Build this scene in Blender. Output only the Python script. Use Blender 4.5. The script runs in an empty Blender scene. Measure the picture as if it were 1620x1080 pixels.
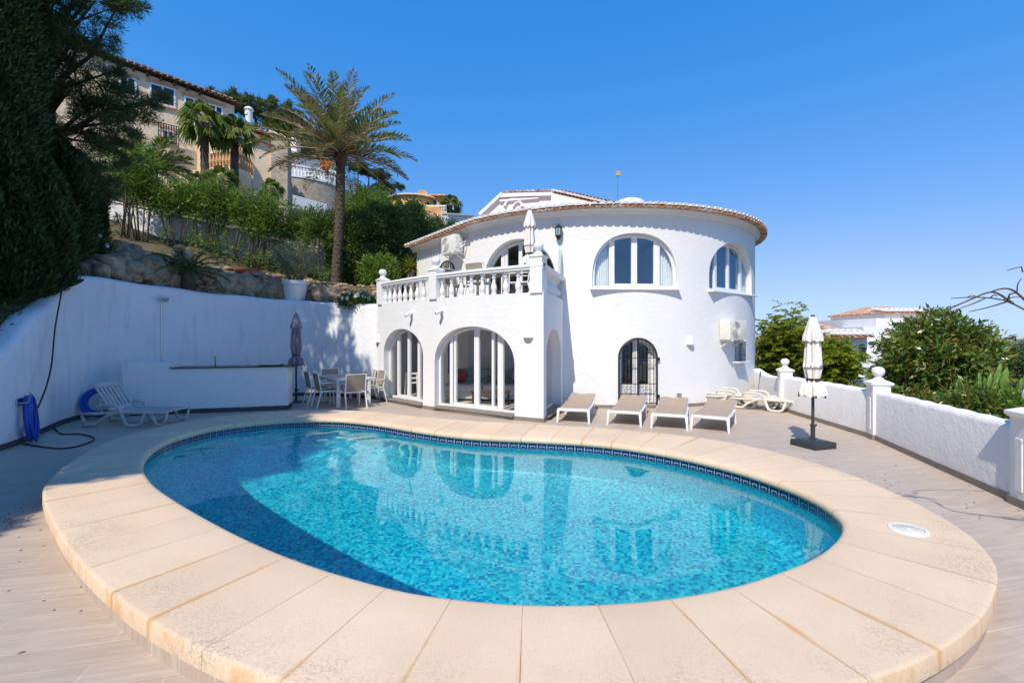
import bpy, bmesh, math, random
import numpy as np
from mathutils import Vector, Matrix
R_ = math.radians
sc = bpy.context.scene
COL = sc.collection

# ------------------------------------------------------------------ camera, sky, sun, exposure
FP, CX, H0, CH = 720.0, 810.0, 534.0, 1.8          # focal length in photo pixels, centre column, horizon row, eye height
cam_d = bpy.data.cameras.new('camera'); cam = bpy.data.objects.new('camera', cam_d); COL.objects.link(cam)
cam_d.sensor_width = 36; cam_d.lens = 16; cam_d.clip_end = 20000; cam_d.clip_start = 0.05
cam_d.shift_y = -6 / 1620
cam.location = (0, 0, CH); cam.rotation_euler = (R_(90), 0, 0)
sc.camera = cam
SUN_EL, SDX, SDY = R_(49), 0.400, 0.917            # the light travels towards +Y and a little +X
SD = Vector((SDX * math.cos(SUN_EL), SDY * math.cos(SUN_EL), -math.sin(SUN_EL)))
w = bpy.data.worlds.new('World'); sc.world = w; w.use_nodes = True
nt = w.node_tree; nt.nodes.clear()
sky = nt.nodes.new('ShaderNodeTexSky'); sky.sky_type = 'NISHITA'; sky.sun_disc = False
sky.sun_elevation = SUN_EL; sky.sun_rotation = math.atan2(-SDX, -SDY)
sky.air_density = 1.0; sky.dust_density = 0.15; sky.ozone_density = 3.0; sky.altitude = 0
EXPOSURE = 0.08
sep = nt.nodes.new('ShaderNodeSeparateColor'); cmb = nt.nodes.new('ShaderNodeCombineColor'); nt.links.new(sky.outputs[0], sep.inputs[0])
def _m(op, a, b):                                   # a polarised, saturated sky: each channel of the Sky Texture through its own tone curve
    n = nt.nodes.new('ShaderNodeMath'); n.operation = op
    for i, v in enumerate((a, b)):
        if isinstance(v, (int, float)): n.inputs[i].default_value = v
        else: nt.links.new(v, n.inputs[i])
    return n.outputs[0]
kx = 10 / 2 ** EXPOSURE
r2 = _m('MULTIPLY', sep.outputs[0], sep.outputs[0])
nt.links.new(_m('MULTIPLY', _m('DIVIDE', r2, _m('ADD', r2, 11.0)), .65 * kx), cmb.inputs[0])
nt.links.new(_m('MULTIPLY', _m('POWER', sep.outputs[1], .60), .21 * kx), cmb.inputs[1])
nt.links.new(_m('MULTIPLY', _m('POWER', sep.outputs[2], .30), .57 * kx), cmb.inputs[2])
bg = nt.nodes.new('ShaderNodeBackground'); bg.inputs['Strength'].default_value = 0.10
wo = nt.nodes.new('ShaderNodeOutputWorld')
nt.links.new(cmb.outputs[0], bg.inputs[0]); nt.links.new(bg.outputs[0], wo.inputs[0])
sl = bpy.data.lights.new('sun', 'SUN'); sl.energy = 4.6; sl.angle = R_(0.53); sl.color = (1.0, 0.91, 0.78)
so = bpy.data.objects.new('sun', sl); COL.objects.link(so); so.location = (-10, -20, 30)
so.rotation_euler = SD.to_track_quat('-Z', 'Y').to_euler()
sc.view_settings.view_transform = 'Standard'; sc.view_settings.look = 'None'
sc.view_settings.gamma = 1; sc.view_settings.exposure = EXPOSURE

# ------------------------------------------------------------------ helpers
def W(px, py, Y):
    return Vector(((px - CX) / FP * Y, Y, CH - (py - H0) / FP * Y))
def G(px, py, z=0.0):                               # the point of a level plane seen at that pixel
    Y = (CH - z) * FP / (py - H0)
    return Vector(((px - CX) / FP * Y, Y, z))

class MB:
    def __init__(s): s.v = []; s.f = []; s.uv = None
    def add(s, vs, fs):
        o = len(s.v); s.v.extend([tuple(p) for p in vs]); s.f.extend([tuple(i + o for i in f) for f in fs]); return s
    def box(s, c, size, rz=0, bev=0.0, rx=0, ry=0):
        bm = bmesh.new(); bmesh.ops.create_cube(bm, size=1)
        bmesh.ops.scale(bm, vec=size, verts=bm.verts)
        if bev > 0:
            bmesh.ops.bevel(bm, geom=list(bm.edges), offset=min(bev, min(size) * .45), segments=2, affect='EDGES', profile=.6)
        M = Matrix.Translation(c) @ Matrix.Rotation(rz, 4, 'Z') @ Matrix.Rotation(ry, 4, 'Y') @ Matrix.Rotation(rx, 4, 'X')
        bm.transform(M); return s.bm(bm)
    def bm(s, bm):
        bm.verts.index_update(); s.add([v.co for v in bm.verts], [[v.index for v in f.verts] for f in bm.faces]); bm.free(); return s
    def bar(s, a, b, wx, wz=None, bev=0.0):            # a beam of rectangular section from a to b
        a, b = Vector(a), Vector(b); d = b - a; wz = wz or wx
        q = d.to_track_quat('X', 'Z')
        bm = bmesh.new(); bmesh.ops.create_cube(bm, size=1); bmesh.ops.scale(bm, vec=(d.length, wx, wz), verts=bm.verts)
        if bev > 0: bmesh.ops.bevel(bm, geom=list(bm.edges), offset=bev, segments=2, affect='EDGES', profile=.6)
        bm.transform(Matrix.Translation((a + b) / 2) @ q.to_matrix().to_4x4()); return s.bm(bm)
    def tube(s, pts, r, seg=8, cap=True):
        pts = [Vector(p) for p in pts]; n = len(pts)
        rs = r if isinstance(r, (list, tuple)) else [r] * n
        o = len(s.v); prev = None
        for i, p in enumerate(pts):
            t = (pts[min(i + 1, n - 1)] - pts[max(i - 1, 0)])
            t = t.normalized() if t.length > 1e-9 else Vector((0, 0, 1))
            if prev is None:
                a = Vector((0, 0, 1)) if abs(t.z) < .9 else Vector((1, 0, 0)); u = t.cross(a).normalized()
            else:
                u = (prev - t * prev.dot(t)); u = u.normalized() if u.length > 1e-6 else t.orthogonal().normalized()
            prev = u; v = t.cross(u)
            for k in range(seg):
                an = 2 * math.pi * k / seg
                s.v.append(tuple(p + (u * math.cos(an) + v * math.sin(an)) * rs[i]))
        for i in range(n - 1):
            for k in range(seg):
                k2 = (k + 1) % seg
                s.f.append((o + i * seg + k, o + i * seg + k2, o + (i + 1) * seg + k2, o + (i + 1) * seg + k))
        if cap:
            s.f.append(tuple(o + k for k in range(seg))[::-1]); s.f.append(tuple(o + (n - 1) * seg + k for k in range(seg)))
        return s
    def lathe(s, prof, c=(0, 0, 0), seg=16, a0=0.0, a1=2 * math.pi):
        full = abs(a1 - a0 - 2 * math.pi) < 1e-6; m = seg if full else seg + 1; o = len(s.v)
        for (r, z) in prof:
            for k in range(m):
                a = a0 + (a1 - a0) * k / seg
                s.v.append((c[0] + r * math.cos(a), c[1] + r * math.sin(a), c[2] + z))
        for i in range(len(prof) - 1):
            for k in range(seg):
                k2 = (k + 1) % m
                s.f.append((o + i * m + k, o + i * m + k2, o + (i + 1) * m + k2, o + (i + 1) * m + k))
        return s
    def grid(s, rows, closed_u=False, closed_v=False):
        o = len(s.v); n = len(rows); m = len(rows[0])
        for r in rows: s.v.extend([tuple(p) for p in r])
        for i in range(n if closed_u else n - 1):
            i2 = (i + 1) % n
            for k in range(m if closed_v else m - 1):
                k2 = (k + 1) % m
                s.f.append((o + i * m + k, o + i2 * m + k, o + i2 * m + k2, o + i * m + k2))
        return s
    def prism(s, poly, z0, z1):
        n = len(poly); o = len(s.v)
        s.v += [(p[0], p[1], z0) for p in poly] + [(p[0], p[1], z1) for p in poly]
        s.f.append(tuple(o + i for i in range(n))[::-1]); s.f.append(tuple(o + n + i for i in range(n)))
        for i in range(n): s.f.append((o + i, o + (i + 1) % n, o + n + (i + 1) % n, o + n + i))
        return s
    def slab(s, pts, off):                              # a polygon in space extruded by the vector off
        n = len(pts); o = len(s.v); off = Vector(off)
        s.v += [tuple(p) for p in pts] + [tuple(Vector(p) + off) for p in pts]
        s.f.append(tuple(o + i for i in range(n))[::-1]); s.f.append(tuple(o + n + i for i in range(n)))
        for i in range(n): s.f.append((o + i, o + (i + 1) % n, o + n + (i + 1) % n, o + n + i))
        return s
    def ball(s, c, r, sub=2, scale=(1, 1, 1), noise=0.0, seed=0):
        bm = bmesh.new(); bmesh.ops.create_icosphere(bm, subdivisions=sub, radius=1)
        rn = random.Random(seed); ph = [rn.uniform(0, 6.28) for _ in range(9)]
        for v in bm.verts:
            k = 1
            if noise:
                x, y, z = v.co
                k += noise * (math.sin(3 * x + ph[0]) * math.sin(3.3 * y + ph[1]) + .7 * math.sin(6 * z + ph[2] + 2 * x) * math.sin(5 * x + ph[3]) + .4 * math.sin(11 * y + ph[4]) * math.sin(12 * z + ph[5]) + .3 * math.sin(17 * x + ph[6]) * math.sin(15 * y + ph[7]))
            v.co = Vector((v.co.x * scale[0], v.co.y * scale[1], v.co.z * scale[2])) * k * r + Vector(c)
        return s.bm(bm)
    def mesh(s, name):
        me = bpy.data.meshes.new(name); me.from_pydata(s.v, [], s.f); me.update(); return me

def wloc(o):
    v = Vector((0, 0, 0))
    while o is not None: v += o.location; o = o.parent
    return v

def obj(name, mb, mat, parent=None, smooth=False, world=False, fixn=True, loc=None):
    me = mb if isinstance(mb, bpy.types.Mesh) else mb.mesh(name)
    if fixn and not isinstance(mb, bpy.types.Mesh):
        bm = bmesh.new(); bm.from_mesh(me); bmesh.ops.recalc_face_normals(bm, faces=bm.faces); bm.to_mesh(me); bm.free()
    o = bpy.data.objects.new(name, me); COL.objects.link(o)
    if parent is not None:
        o.parent = parent
        if world: me.transform(Matrix.Translation(-wloc(parent)))
    if loc is not None: o.location = loc
    for m in (mat if isinstance(mat, (list, tuple)) else [mat]):
        if m is not None: me.materials.append(m)
    if smooth is True: me.polygons.foreach_set('use_smooth', [True] * len(me.polygons))
    elif smooth:
        me.polygons.foreach_set('use_smooth', [True] * len(me.polygons)); me.set_sharp_from_angle(angle=R_(smooth))
    return o
def npmesh(name, V, F):
    V = np.asarray(V, np.float32).reshape(-1, 3); F = np.asarray(F, np.int32); k = F.shape[1]
    me = bpy.data.meshes.new(name); me.vertices.add(len(V)); me.vertices.foreach_set('co', V.ravel())
    me.loops.add(F.size); me.loops.foreach_set('vertex_index', F.ravel())
    me.polygons.add(len(F)); me.polygons.foreach_set('loop_start', np.arange(0, F.size, k, dtype=np.int32))
    me.update(calc_edges=True); me.validate(); return me
def tag(o, label, cat, group=None, kind=None):
    if label: o['label'] = label
    if cat: o['category'] = cat
    if group: o['group'] = group
    if kind: o['kind'] = kind
    return o
def thing(name, label, cat, loc=(0, 0, 0), rz=0, group=None):
    o = bpy.data.objects.new(name, None); COL.objects.link(o); o.empty_display_size = .2
    o.location = loc; o.rotation_euler = (0, 0, rz); return tag(o, label, cat, group)
def struct(name, mb, mat, **k):
    o = obj(name, mb, mat, **k); o['kind'] = 'structure'; return o
def dup(root, loc=None, rz=None, label=None, group=None):
    r = root.copy(); COL.objects.link(r)
    if loc is not None: r.location = loc
    if rz is not None: r.rotation_euler = (0, 0, rz)
    if label: r['label'] = label
    if group: r['group'] = group
    for ch in list(root.children):
        c = ch.copy(); COL.objects.link(c); c.parent = r
        for g in list(ch.children):
            d = g.copy(); COL.objects.link(d); d.parent = c
    return r
def boolean_cut(o, cutters):
    par = o.parent; o.parent = None
    for i, c in enumerate(cutters):
        me = c.mesh('cut')
        bm = bmesh.new(); bm.from_mesh(me); bmesh.ops.recalc_face_normals(bm, faces=bm.faces); bm.to_mesh(me); bm.free()
        co = bpy.data.objects.new('cut', me); COL.objects.link(co); 
        m = o.modifiers.new('b', 'BOOLEAN'); m.operation = 'DIFFERENCE'; m.solver = 'EXACT'; m.object = co
        bpy.context.view_layer.update()
        dg = bpy.context.evaluated_depsgraph_get()
        nm = bpy.data.meshes.new_from_object(o.evaluated_get(dg))
        o.modifiers.clear(); old = o.data; o.data = nm
        bpy.data.objects.remove(co); bpy.data.meshes.remove(me)
        if old.users == 0: bpy.data.meshes.remove(old)
    o.parent = par
def crom(pts, n, closed=False):                         # Catmull-Rom, evenly resampled
    P = np.array([tuple(p) for p in pts], float); m = len(P); out = []
    rng_ = range(m if closed else m - 1)
    for i in rng_:
        g = lambda j: P[j % m] if closed else P[min(max(j, 0), m - 1)]
        p0, p1, p2, p3 = g(i - 1), g(i), g(i + 1), g(i + 2)
        for t in np.linspace(0, 1, 24, endpoint=False):
            out.append(.5 * ((2 * p1) + (-p0 + p2) * t + (2 * p0 - 5 * p1 + 4 * p2 - p3) * t * t + (-p0 + 3 * p1 - 3 * p2 + p3) * t ** 3))
    out.append(P[0] if closed else P[-1]); out = np.array(out)
    d = np.r_[0, np.cumsum(np.linalg.norm(np.diff(out, axis=0), axis=1))]
    s = np.linspace(0, d[-1], n, endpoint=not closed)
    return np.stack([np.interp(s, d, out[:, k]) for k in range(out.shape[1])], 1)

# ------------------------------------------------------------------ materials
def nmat(name):
    m = bpy.data.materials.new(name); m.use_nodes = True; t = m.node_tree
    return m, t, t.nodes['Principled BSDF'], t.nodes['Material Output']
def nd(t, typ, **kw):
    n = t.nodes.new(typ)
    for k, v in kw.items():
        if k in n.inputs.keys():
            if isinstance(v, bpy.types.NodeSocket): t.links.new(v, n.inputs[k])
            else: n.inputs[k].default_value = v
        else: setattr(n, k, v)
    return n
def c4(c): return (c[0], c[1], c[2], 1)
def ramp(t, fac, stops):
    r = nd(t, 'ShaderNodeValToRGB'); t.links.new(fac, r.inputs[0]); e = r.color_ramp.elements
    while len(e) < len(stops): e.new(.5)
    for el, (p, c) in zip(e, stops): el.position = p; el.color = c4(c) if len(c) == 3 else c
    return r.outputs[0]
def mixc(t, fac, a, b, mode='MIX'):
    n = nd(t, 'ShaderNodeMix', data_type='RGBA', blend_type=mode)
    for i, v in ((0, fac), (6, a), (7, b)):
        if isinstance(v, bpy.types.NodeSocket): t.links.new(v, n.inputs[i])
        else: n.inputs[i].default_value = c4(v) if isinstance(v, tuple) else v
    return n.outputs[2]
def mth(t, op, a, b=None, c=None):
    n = nd(t, 'ShaderNodeMath', operation=op)
    for i, v in enumerate((a, b, c)):
        if v is None: continue
        if isinstance(v, bpy.types.NodeSocket): t.links.new(v, n.inputs[i])
        else: n.inputs[i].default_value = v
    return n.outputs[0]
def noise(t, scale, detail=4, rough=.55, vec=None, out='Fac'):
    n = nd(t, 'ShaderNodeTexNoise', Scale=scale, Detail=detail, Roughness=rough)
    if vec is None: vec = nd(t, 'ShaderNodeTexCoord').outputs['Object']
    t.links.new(vec, n.inputs['Vector']); return n.outputs[out]
def mapping(t, vec, scale=(1, 1, 1), rot=(0, 0, 0), loc=(0, 0, 0)):
    m = nd(t, 'ShaderNodeMapping'); t.links.new(vec, m.inputs[0]); m.inputs['Scale'].default_value = scale
    m.inputs['Rotation'].default_value = rot; m.inputs['Location'].default_value = loc; return m.outputs[0]
def bump(t, b, h, strength, dist=.01):
    n = nd(t, 'ShaderNodeBump', Strength=strength, Distance=dist); t.links.new(h, n.inputs['Height']); t.links.new(n.outputs[0], b.inputs['Normal'])
def plain(name, col, rough=.5, metal=0, var=.15, scale=6, bs=0, bscale=60, bd=.003, spec=.5, col2=None):
    m, t, b, o = nmat(name); f = noise(t, scale)
    c2 = col2 or tuple(min(1, x * (1 - var)) for x in col)
    c1 = tuple(min(1, x * (1 + var * .5)) for x in col)
    t.links.new(ramp(t, f, [(.3, c2), (.7, c1)]), b.inputs['Base Color'])
    b.inputs['Roughness'].default_value = rough; b.inputs['Metallic'].default_value = metal; b.inputs['Specular IOR Level'].default_value = spec
    if bs: bump(t, b, noise(t, bscale, 3), bs, bd)
    return m
def stucco(name, col, dirt=.06, bs=.6, scale=14, dcol=(.45, .43, .38)):
    m, t, b, o = nmat(name); tc = nd(t, 'ShaderNodeTexCoord').outputs['Object']
    n1 = noise(t, .7, 5, .6, tc); n2 = noise(t, 5, 5, .65, mapping(t, tc, (1, 1, .18)))
    base = mixc(t, ramp(t, n1, [(.35, (0, 0, 0)), (.75, (1, 1, 1))]), col, tuple(c * .95 for c in col))
    base = mixc(t, mth(t, 'MULTIPLY', ramp(t, n2, [(.52, (0, 0, 0)), (.8, (1, 1, 1))]), dirt * 4), base, dcol)
    pz = nd(t, 'ShaderNodeSeparateXYZ'); t.links.new(nd(t, 'ShaderNodeNewGeometry').outputs['Position'], pz.inputs[0])
    foot = mth(t, 'MULTIPLY', ramp(t, pz.outputs[2], [(.08, (1, 1, 1)), (.42, (0, 0, 0))]), ramp(t, noise(t, 4, 6, .7, tc), [(.42, (0, 0, 0)), (.68, (1, 1, 1))]))
    base = mixc(t, mth(t, 'MULTIPLY', foot, .30), base, (.46, .40, .33))
    vo = nd(t, 'ShaderNodeTexVoronoi', feature='DISTANCE_TO_EDGE', Scale=.55); t.links.new(mixc(t, .12, tc, noise(t, 3, 4, .6, tc, 'Color')), vo.inputs['Vector'])
    crack = mth(t, 'MULTIPLY', mth(t, 'LESS_THAN', vo.outputs['Distance'], .0035), ramp(t, noise(t, .8, 3, .5, tc), [(.52, (0, 0, 0)), (.62, (1, 1, 1))]))
    base = mixc(t, mth(t, 'MULTIPLY', crack, .22), base, (.30, .28, .26))
    t.links.new(base, b.inputs['Base Color']); b.inputs['Roughness'].default_value = .85; b.inputs['Specular IOR Level'].default_value = .2
    h = mth(t, 'ADD', noise(t, scale, 4, .6, tc), mth(t, 'MULTIPLY', noise(t, scale * 4, 2, .5, tc), .35))
    bump(t, b, h, bs, .02); return m
def leafmat(name, cols, rough=.5, trans=.3, spec=.4):
    m, t, b, o = nmat(name); g = nd(t, 'ShaderNodeNewGeometry').outputs['Random Per Island']
    st = [(i / max(1, len(cols) - 1), c) for i, c in enumerate(cols)]
    c = ramp(t, g, st); n = noise(t, .9, 3)
    c = mixc(t, mth(t, 'MULTIPLY', n, .5), c, tuple(x * .8 for x in cols[0]))
    t.links.new(c, b.inputs['Base Color']); b.inputs['Roughness'].default_value = rough; b.inputs['Specular IOR Level'].default_value = spec
    tr = nd(t, 'ShaderNodeBsdfTranslucent'); t.links.new(mixc(t, .5, c, (.25, .35, .04)), tr.inputs[0])
    mx = nd(t, 'ShaderNodeMixShader'); mx.inputs[0].default_value = trans
    t.links.new(b.outputs[0], mx.inputs[1]); t.links.new(tr.outputs[0], mx.inputs[2]); t.links.new(mx.outputs[0], o.inputs[0]); return m

M = {}
M['white'] = stucco('white_render', (.80, .80, .79), dirt=.014, bs=.45, scale=11)
M['wallwhite'] = stucco('old_white_render', (.78, .78, .78), dirt=.11, bs=.6, scale=10)
M['trim'] = plain('white_trim', (.80, .80, .79), .7, var=.04, bs=.15, bscale=30)
M['pvc'] = plain('white_pvc', (.80, .80, .80), .35, var=.03)
M['plastic'] = plain('white_plastic', (.78, .77, .73), .4, var=.05)
M['oldplastic'] = plain('aged_plastic', (.66, .62, .54), .5, var=.12, scale=4)
M['greyplastic'] = plain('weathered_plastic', (.52, .49, .46), .5, var=.15, scale=5)
M['ivory'] = plain('ivory_plastic', (.76, .74, .67), .45, var=.1)
M['alu'] = plain('white_aluminium', (.76, .76, .75), .35, var=.04)
M['taupe'] = plain('taupe_sling', (.40, .31, .235), .8, var=.1, scale=9, bs=.5, bscale=240, bd=.002)
M['mesh'] = plain('chair_mesh', (.30, .25, .20), .8, var=.12, bs=.5, bscale=260, bd=.002)
M['black'] = plain('black_iron', (.015, .015, .016), .45, var=.2)
M['darkmetal'] = plain('dark_grey_metal', (.045, .05, .055), .45, var=.15)
M['base'] = plain('charcoal_plastic', (.035, .042, .048), .55, var=.15)
M['canvas'] = plain('cream_canvas', (.76, .73, .69), .9, var=.06, bs=.3, bscale=200)
M['canvas_dark'] = plain('mauve_canvas', (.22, .185, .235), .9, var=.1, bs=.3, bscale=200)
M['skirt'] = plain('grey_skirting', (.22, .19, .165), .6, var=.15)
M['darkskirt'] = plain('dark_skirting', (.06, .062, .068), .5, var=.15)
M['granite'] = plain('dark_granite', (.03, .03, .032), .25, var=.3, scale=40)
M['steel'] = plain('steel', (.6, .6, .6), .25, metal=1, var=.05)
M['hoseblue'] = plain('blue_hose', (.012, .07, .42), .4, var=.15)
M['hoseblack'] = plain('black_hose', (.012, .011, .012), .45, var=.1)
M['terracotta'] = plain('terracotta', (.50, .19, .085), .8, var=.3, scale=5, bs=.3)
M['bark'] = plain('bark', (.10, .075, .05), .95, var=.45, scale=7, bs=1, bscale=25, bd=.02)
M['palebark'] = plain('pale_bark', (.19, .16, .12), .9, var=.35, scale=9, bs=.8, bscale=30, bd=.01)
M['curtain'] = plain('curtain_cloth', (.80, .82, .78), .9, var=.05)
M['dark_room_sheet'] = plain('dark_room_navy', (.02, .035, .06), .8)  # dark colour standing in for the unlit room behind the right tower window
M['interior'] = plain('interior_paint', (.88, .87, .85), .8, var=.04)
M['sofa'] = plain('sofa_cloth', (.62, .60, .56), .9, var=.08, bs=.3, bscale=150)
M['greycloth'] = plain('grey_cloth', (.34, .34, .34), .9, var=.15, bs=.3, bscale=150)
M['tan'] = plain('tan_cloth', (.50, .40, .24), .9, var=.2, bs=.3, bscale=150)
M['red'] = plain('red_cloth', (.45, .07, .05), .8, var=.3)
M['lampglass'] = plain('frosted_lamp_glass', (.30, .40, .45), .15, var=.2)
M['shade_lamp'] = plain('plaster_lamp', (.74, .74, .73), .8, var=.03)
M['floor_in'] = plain('interior_floor', (.66, .60, .53), .35, var=.1)
M['wood'] = plain('dark_timber', (.09, .045, .022), .8, var=.3)
M['orange'] = plain('orange_dates', (.62, .22, .02), .6, var=.3, scale=12)
M['yellow'] = stucco('yellow_render', (.66, .44, .16), dirt=.04)
M['beige'] = stucco('beige_render', (.85, .67, .46), dirt=.06, bs=.9, scale=5, dcol=(.30, .23, .16))
M['peach'] = plain('peach_render', (.60, .34, .16), .85, var=.12)
M['petal'] = plain('white_petals', (.75, .74, .78), .7, var=.05)

# roof tiles: terracotta, lichen and white limewash in patches
m, t, b, o = nmat('roof_tile'); tc = nd(t, 'ShaderNodeTexCoord').outputs['Object']
rp = nd(t, 'ShaderNodeNewGeometry').outputs['Random Per Island']
c = ramp(t, rp, [(0, (.36, .14, .065)), (.35, (.50, .21, .095)), (.7, (.56, .32, .18)), (1, (.62, .46, .32))])
c = mixc(t, ramp(t, noise(t, 3.2, 5, .6, tc), [(.5, (0, 0, 0)), (.66, (1, 1, 1))]), c, (.66, .60, .53))
t.links.new(c, b.inputs['Base Color']); b.inputs['Roughness'].default_value = .9; bump(t, b, noise(t, 40, 3, .5, tc), .3, .004); M['tile'] = m
m, t, b, o = nmat('limewashed_tile'); tc = nd(t, 'ShaderNodeTexCoord').outputs['Object']
c = mixc(t, ramp(t, noise(t, 7, 4, .6, tc), [(.55, (0, 0, 0)), (.72, (1, 1, 1))]), (.76, .74, .71), (.50, .27, .14))
t.links.new(c, b.inputs['Base Color']); b.inputs['Roughness'].default_value = .9; M['tilewhite'] = m

# glass
m, t, b, o = nmat('window_glass'); t.nodes.remove(b)
tr = nd(t, 'ShaderNodeBsdfTransparent'); tr.inputs[0].default_value = (.72, .80, .80, 1)
gl = nd(t, 'ShaderNodeBsdfGlossy', Roughness=.0); gl.inputs[0].default_value = (1, 1, 1, 1)
iv = nd(t, 'ShaderNodeValue'); iv.outputs[0].default_value = 2.0; bf = nd(t, 'ShaderNodeNewGeometry').outputs['Backfacing']
fr = nd(t, 'ShaderNodeFresnel'); t.links.new(mth(t, 'POWER', iv.outputs[0], mth(t, 'SUBTRACT', 1, mth(t, 'MULTIPLY', bf, 2))), fr.inputs['IOR']); mx = nd(t, 'ShaderNodeMixShader')
t.links.new(fr.outputs[0], mx.inputs[0]); t.links.new(tr.outputs[0], mx.inputs[1]); t.links.new(gl.outputs[0], mx.inputs[2]); t.links.new(mx.outputs[0], o.inputs[0]); M['glass'] = m
m = m.copy(); m.name = 'upper_glass'; m.node_tree.nodes['Transparent BSDF'].inputs[0].default_value = (.95, .97, .97, 1); M['upperglass'] = m; m.node_tree.nodes['Glossy BSDF'].inputs[0].default_value = (.50, .80, 1, 1); m.node_tree.nodes['Value'].outputs[0].default_value = 2.5
m = m.copy(); m.name = 'clear_glass'; m.node_tree.nodes['Glossy BSDF'].inputs[0].default_value = (1, 1, 1, 1); m.node_tree.nodes['Value'].outputs[0].default_value = 1.45
m.node_tree.nodes['Transparent BSDF'].inputs[0].default_value = (.93, .95, .95, 1); M['clearglass'] = m
# water: refracting, with real waves in its mesh
m, t, b, o = nmat('pool_water'); t.nodes.remove(b)
gl = nd(t, 'ShaderNodeBsdfGlass', Roughness=.0, IOR=1.40); gl.inputs[0].default_value = (.86, .985, 1.0, 1)
t.links.new(gl.outputs[0], o.inputs[0]); M['water'] = m
# glass mosaic of the basin
m, t, b, o = nmat('pool_mosaic'); tc = nd(t, 'ShaderNodeTexCoord').outputs['UV']
v1 = nd(t, 'ShaderNodeVectorMath', operation='SCALE'); t.links.new(tc, v1.inputs[0]); v1.inputs['Scale'].default_value = 1 / .030
v2 = nd(t, 'ShaderNodeVectorMath', operation='FLOOR'); t.links.new(v1.outputs[0], v2.inputs[0])
wn = nd(t, 'ShaderNodeTexWhiteNoise', noise_dimensions='2D'); t.links.new(v2.outputs[0], wn.inputs['Vector'])
c = ramp(t, wn.outputs['Value'], [(0, (.0, .25, .46)), (.12, (.0, .36, .56)), (.35, (.0, .56, .69)), (.7, (.012, .70, .78)), (1, (.14, .82, .84))])
t.links.new(c, b.inputs['Base Color']); b.inputs['Roughness'].default_value = .4; M['mosaic'] = m
# greek-key band: white frames with a hook on navy tiles
m, t, b, o = nmat('tile_band'); uv = nd(t, 'ShaderNodeTexCoord').outputs['UV']
sx = nd(t, 'ShaderNodeSeparateXYZ'); t.links.new(uv, sx.inputs[0])
fu = mth(t, 'FRACT', sx.outputs[0]); fv = sx.outputs[1]
du = mth(t, 'ABSOLUTE', mth(t, 'SUBTRACT', fu, .5)); dv = mth(t, 'ABSOLUTE', mth(t, 'SUBTRACT', fv, .5))
mxd = mth(t, 'MAXIMUM', du, dv)
edge = mth(t, 'GREATER_THAN', mxd, .45)
ring = mth(t, 'MULTIPLY', mth(t, 'GREATER_THAN', mxd, .2), mth(t, 'LESS_THAN', mxd, .26))
gap = mth(t, 'MULTIPLY', mth(t, 'LESS_THAN', fv, .5), mth(t, 'GREATER_THAN', fu, .5))
ring = mth(t, 'MULTIPLY', ring, mth(t, 'SUBTRACT', 1, gap))
k = mth(t, 'MAXIMUM', edge, ring)
t.links.new(mixc(t, k, (.008, .028, .13), (.30, .39, .44)), b.inputs['Base Color']); b.inputs['Roughness'].default_value = .2; M['band'] = m
# pool coping: cast stone, joints with dirt and rust runs
m, t, b, o = nmat('cast_stone_coping'); uv = nd(t, 'ShaderNodeTexCoord').outputs['UV']; tc = nd(t, 'ShaderNodeTexCoord').outputs['Object']
sx = nd(t, 'ShaderNodeSeparateXYZ'); t.links.new(uv, sx.inputs[0])
un = mth(t, 'ADD', sx.outputs[0], mth(t, 'MULTIPLY', mth(t, 'SUBTRACT', noise(t, 3, 3, .5, tc), .5), .02))
fu = mth(t, 'FRACT', un); dj = mth(t, 'MINIMUM', fu, mth(t, 'SUBTRACT', 1, fu))
cell = mth(t, 'FLOOR', un); wn = nd(t, 'ShaderNodeTexWhiteNoise', noise_dimensions='1D'); t.links.new(cell, wn.inputs['W'])
base = ramp(t, noise(t, 1.1, 6, .6, tc), [(.3, (.69, .515, .35)), (.7, (.77, .60, .43))])
base = mixc(t, mth(t, 'MULTIPLY', wn.outputs[0], .45), base, (.60, .455, .32))
n_s = noise(t, 90, 2, .6, tc); base = mixc(t, mth(t, 'MULTIPLY', ramp(t, n_s, [(.55, (0, 0, 0)), (.72, (1, 1, 1))]), .28), base, (.40, .33, .26))
n_r = noise(t, 1.0, 4, .6, mapping(t, tc, (1, 1, 1), (0, 0, 0), (7, 3, 0)))
sd_ = nd(t, 'ShaderNodeTexWhiteNoise', noise_dimensions='1D'); t.links.new(mth(t, 'ADD', mth(t, 'ROUND', un), .37), sd_.inputs['W'])
amt = mth(t, 'MULTIPLY', ramp(t, sd_.outputs[0], [(.10, (0, 0, 0)), (.55, (1, 1, 1))]), ramp(t, n_r, [(.38, (0, 0, 0)), (.58, (1, 1, 1))]))
wid = mth(t, 'ADD', mth(t, 'MULTIPLY', mth(t, 'MULTIPLY', amt, noise(t, 6, 3, .6, tc)), .11), .004)
rust = ramp(t, mth(t, 'DIVIDE', dj, wid), [(.35, (1, 1, 1)), (1, (0, 0, 0))])
base = mixc(t, mth(t, 'MULTIPLY', mth(t, 'MULTIPLY', rust, amt), .62), base, (.60, .31, .10))
dk = noise(t, 1.7, 6, .7, tc); soot = ramp(t, dk, [(.46, (0, 0, 0)), (.66, (1, 1, 1))])
vv = sx.outputs[1]; oute = mth(t, 'MULTIPLY', soot, ramp(t, vv, [(.45, (.10, .10, .10)), (.90, (.9, .9, .9))]))
grit = ramp(t, noise(t, 45, 5, .8, tc), [(.47, (0, 0, 0)), (.56, (1, 1, 1))])
base = mixc(t, mth(t, 'MULTIPLY', mth(t, 'MULTIPLY', oute, grit), .75), base, (.30, .26, .22))
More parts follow.
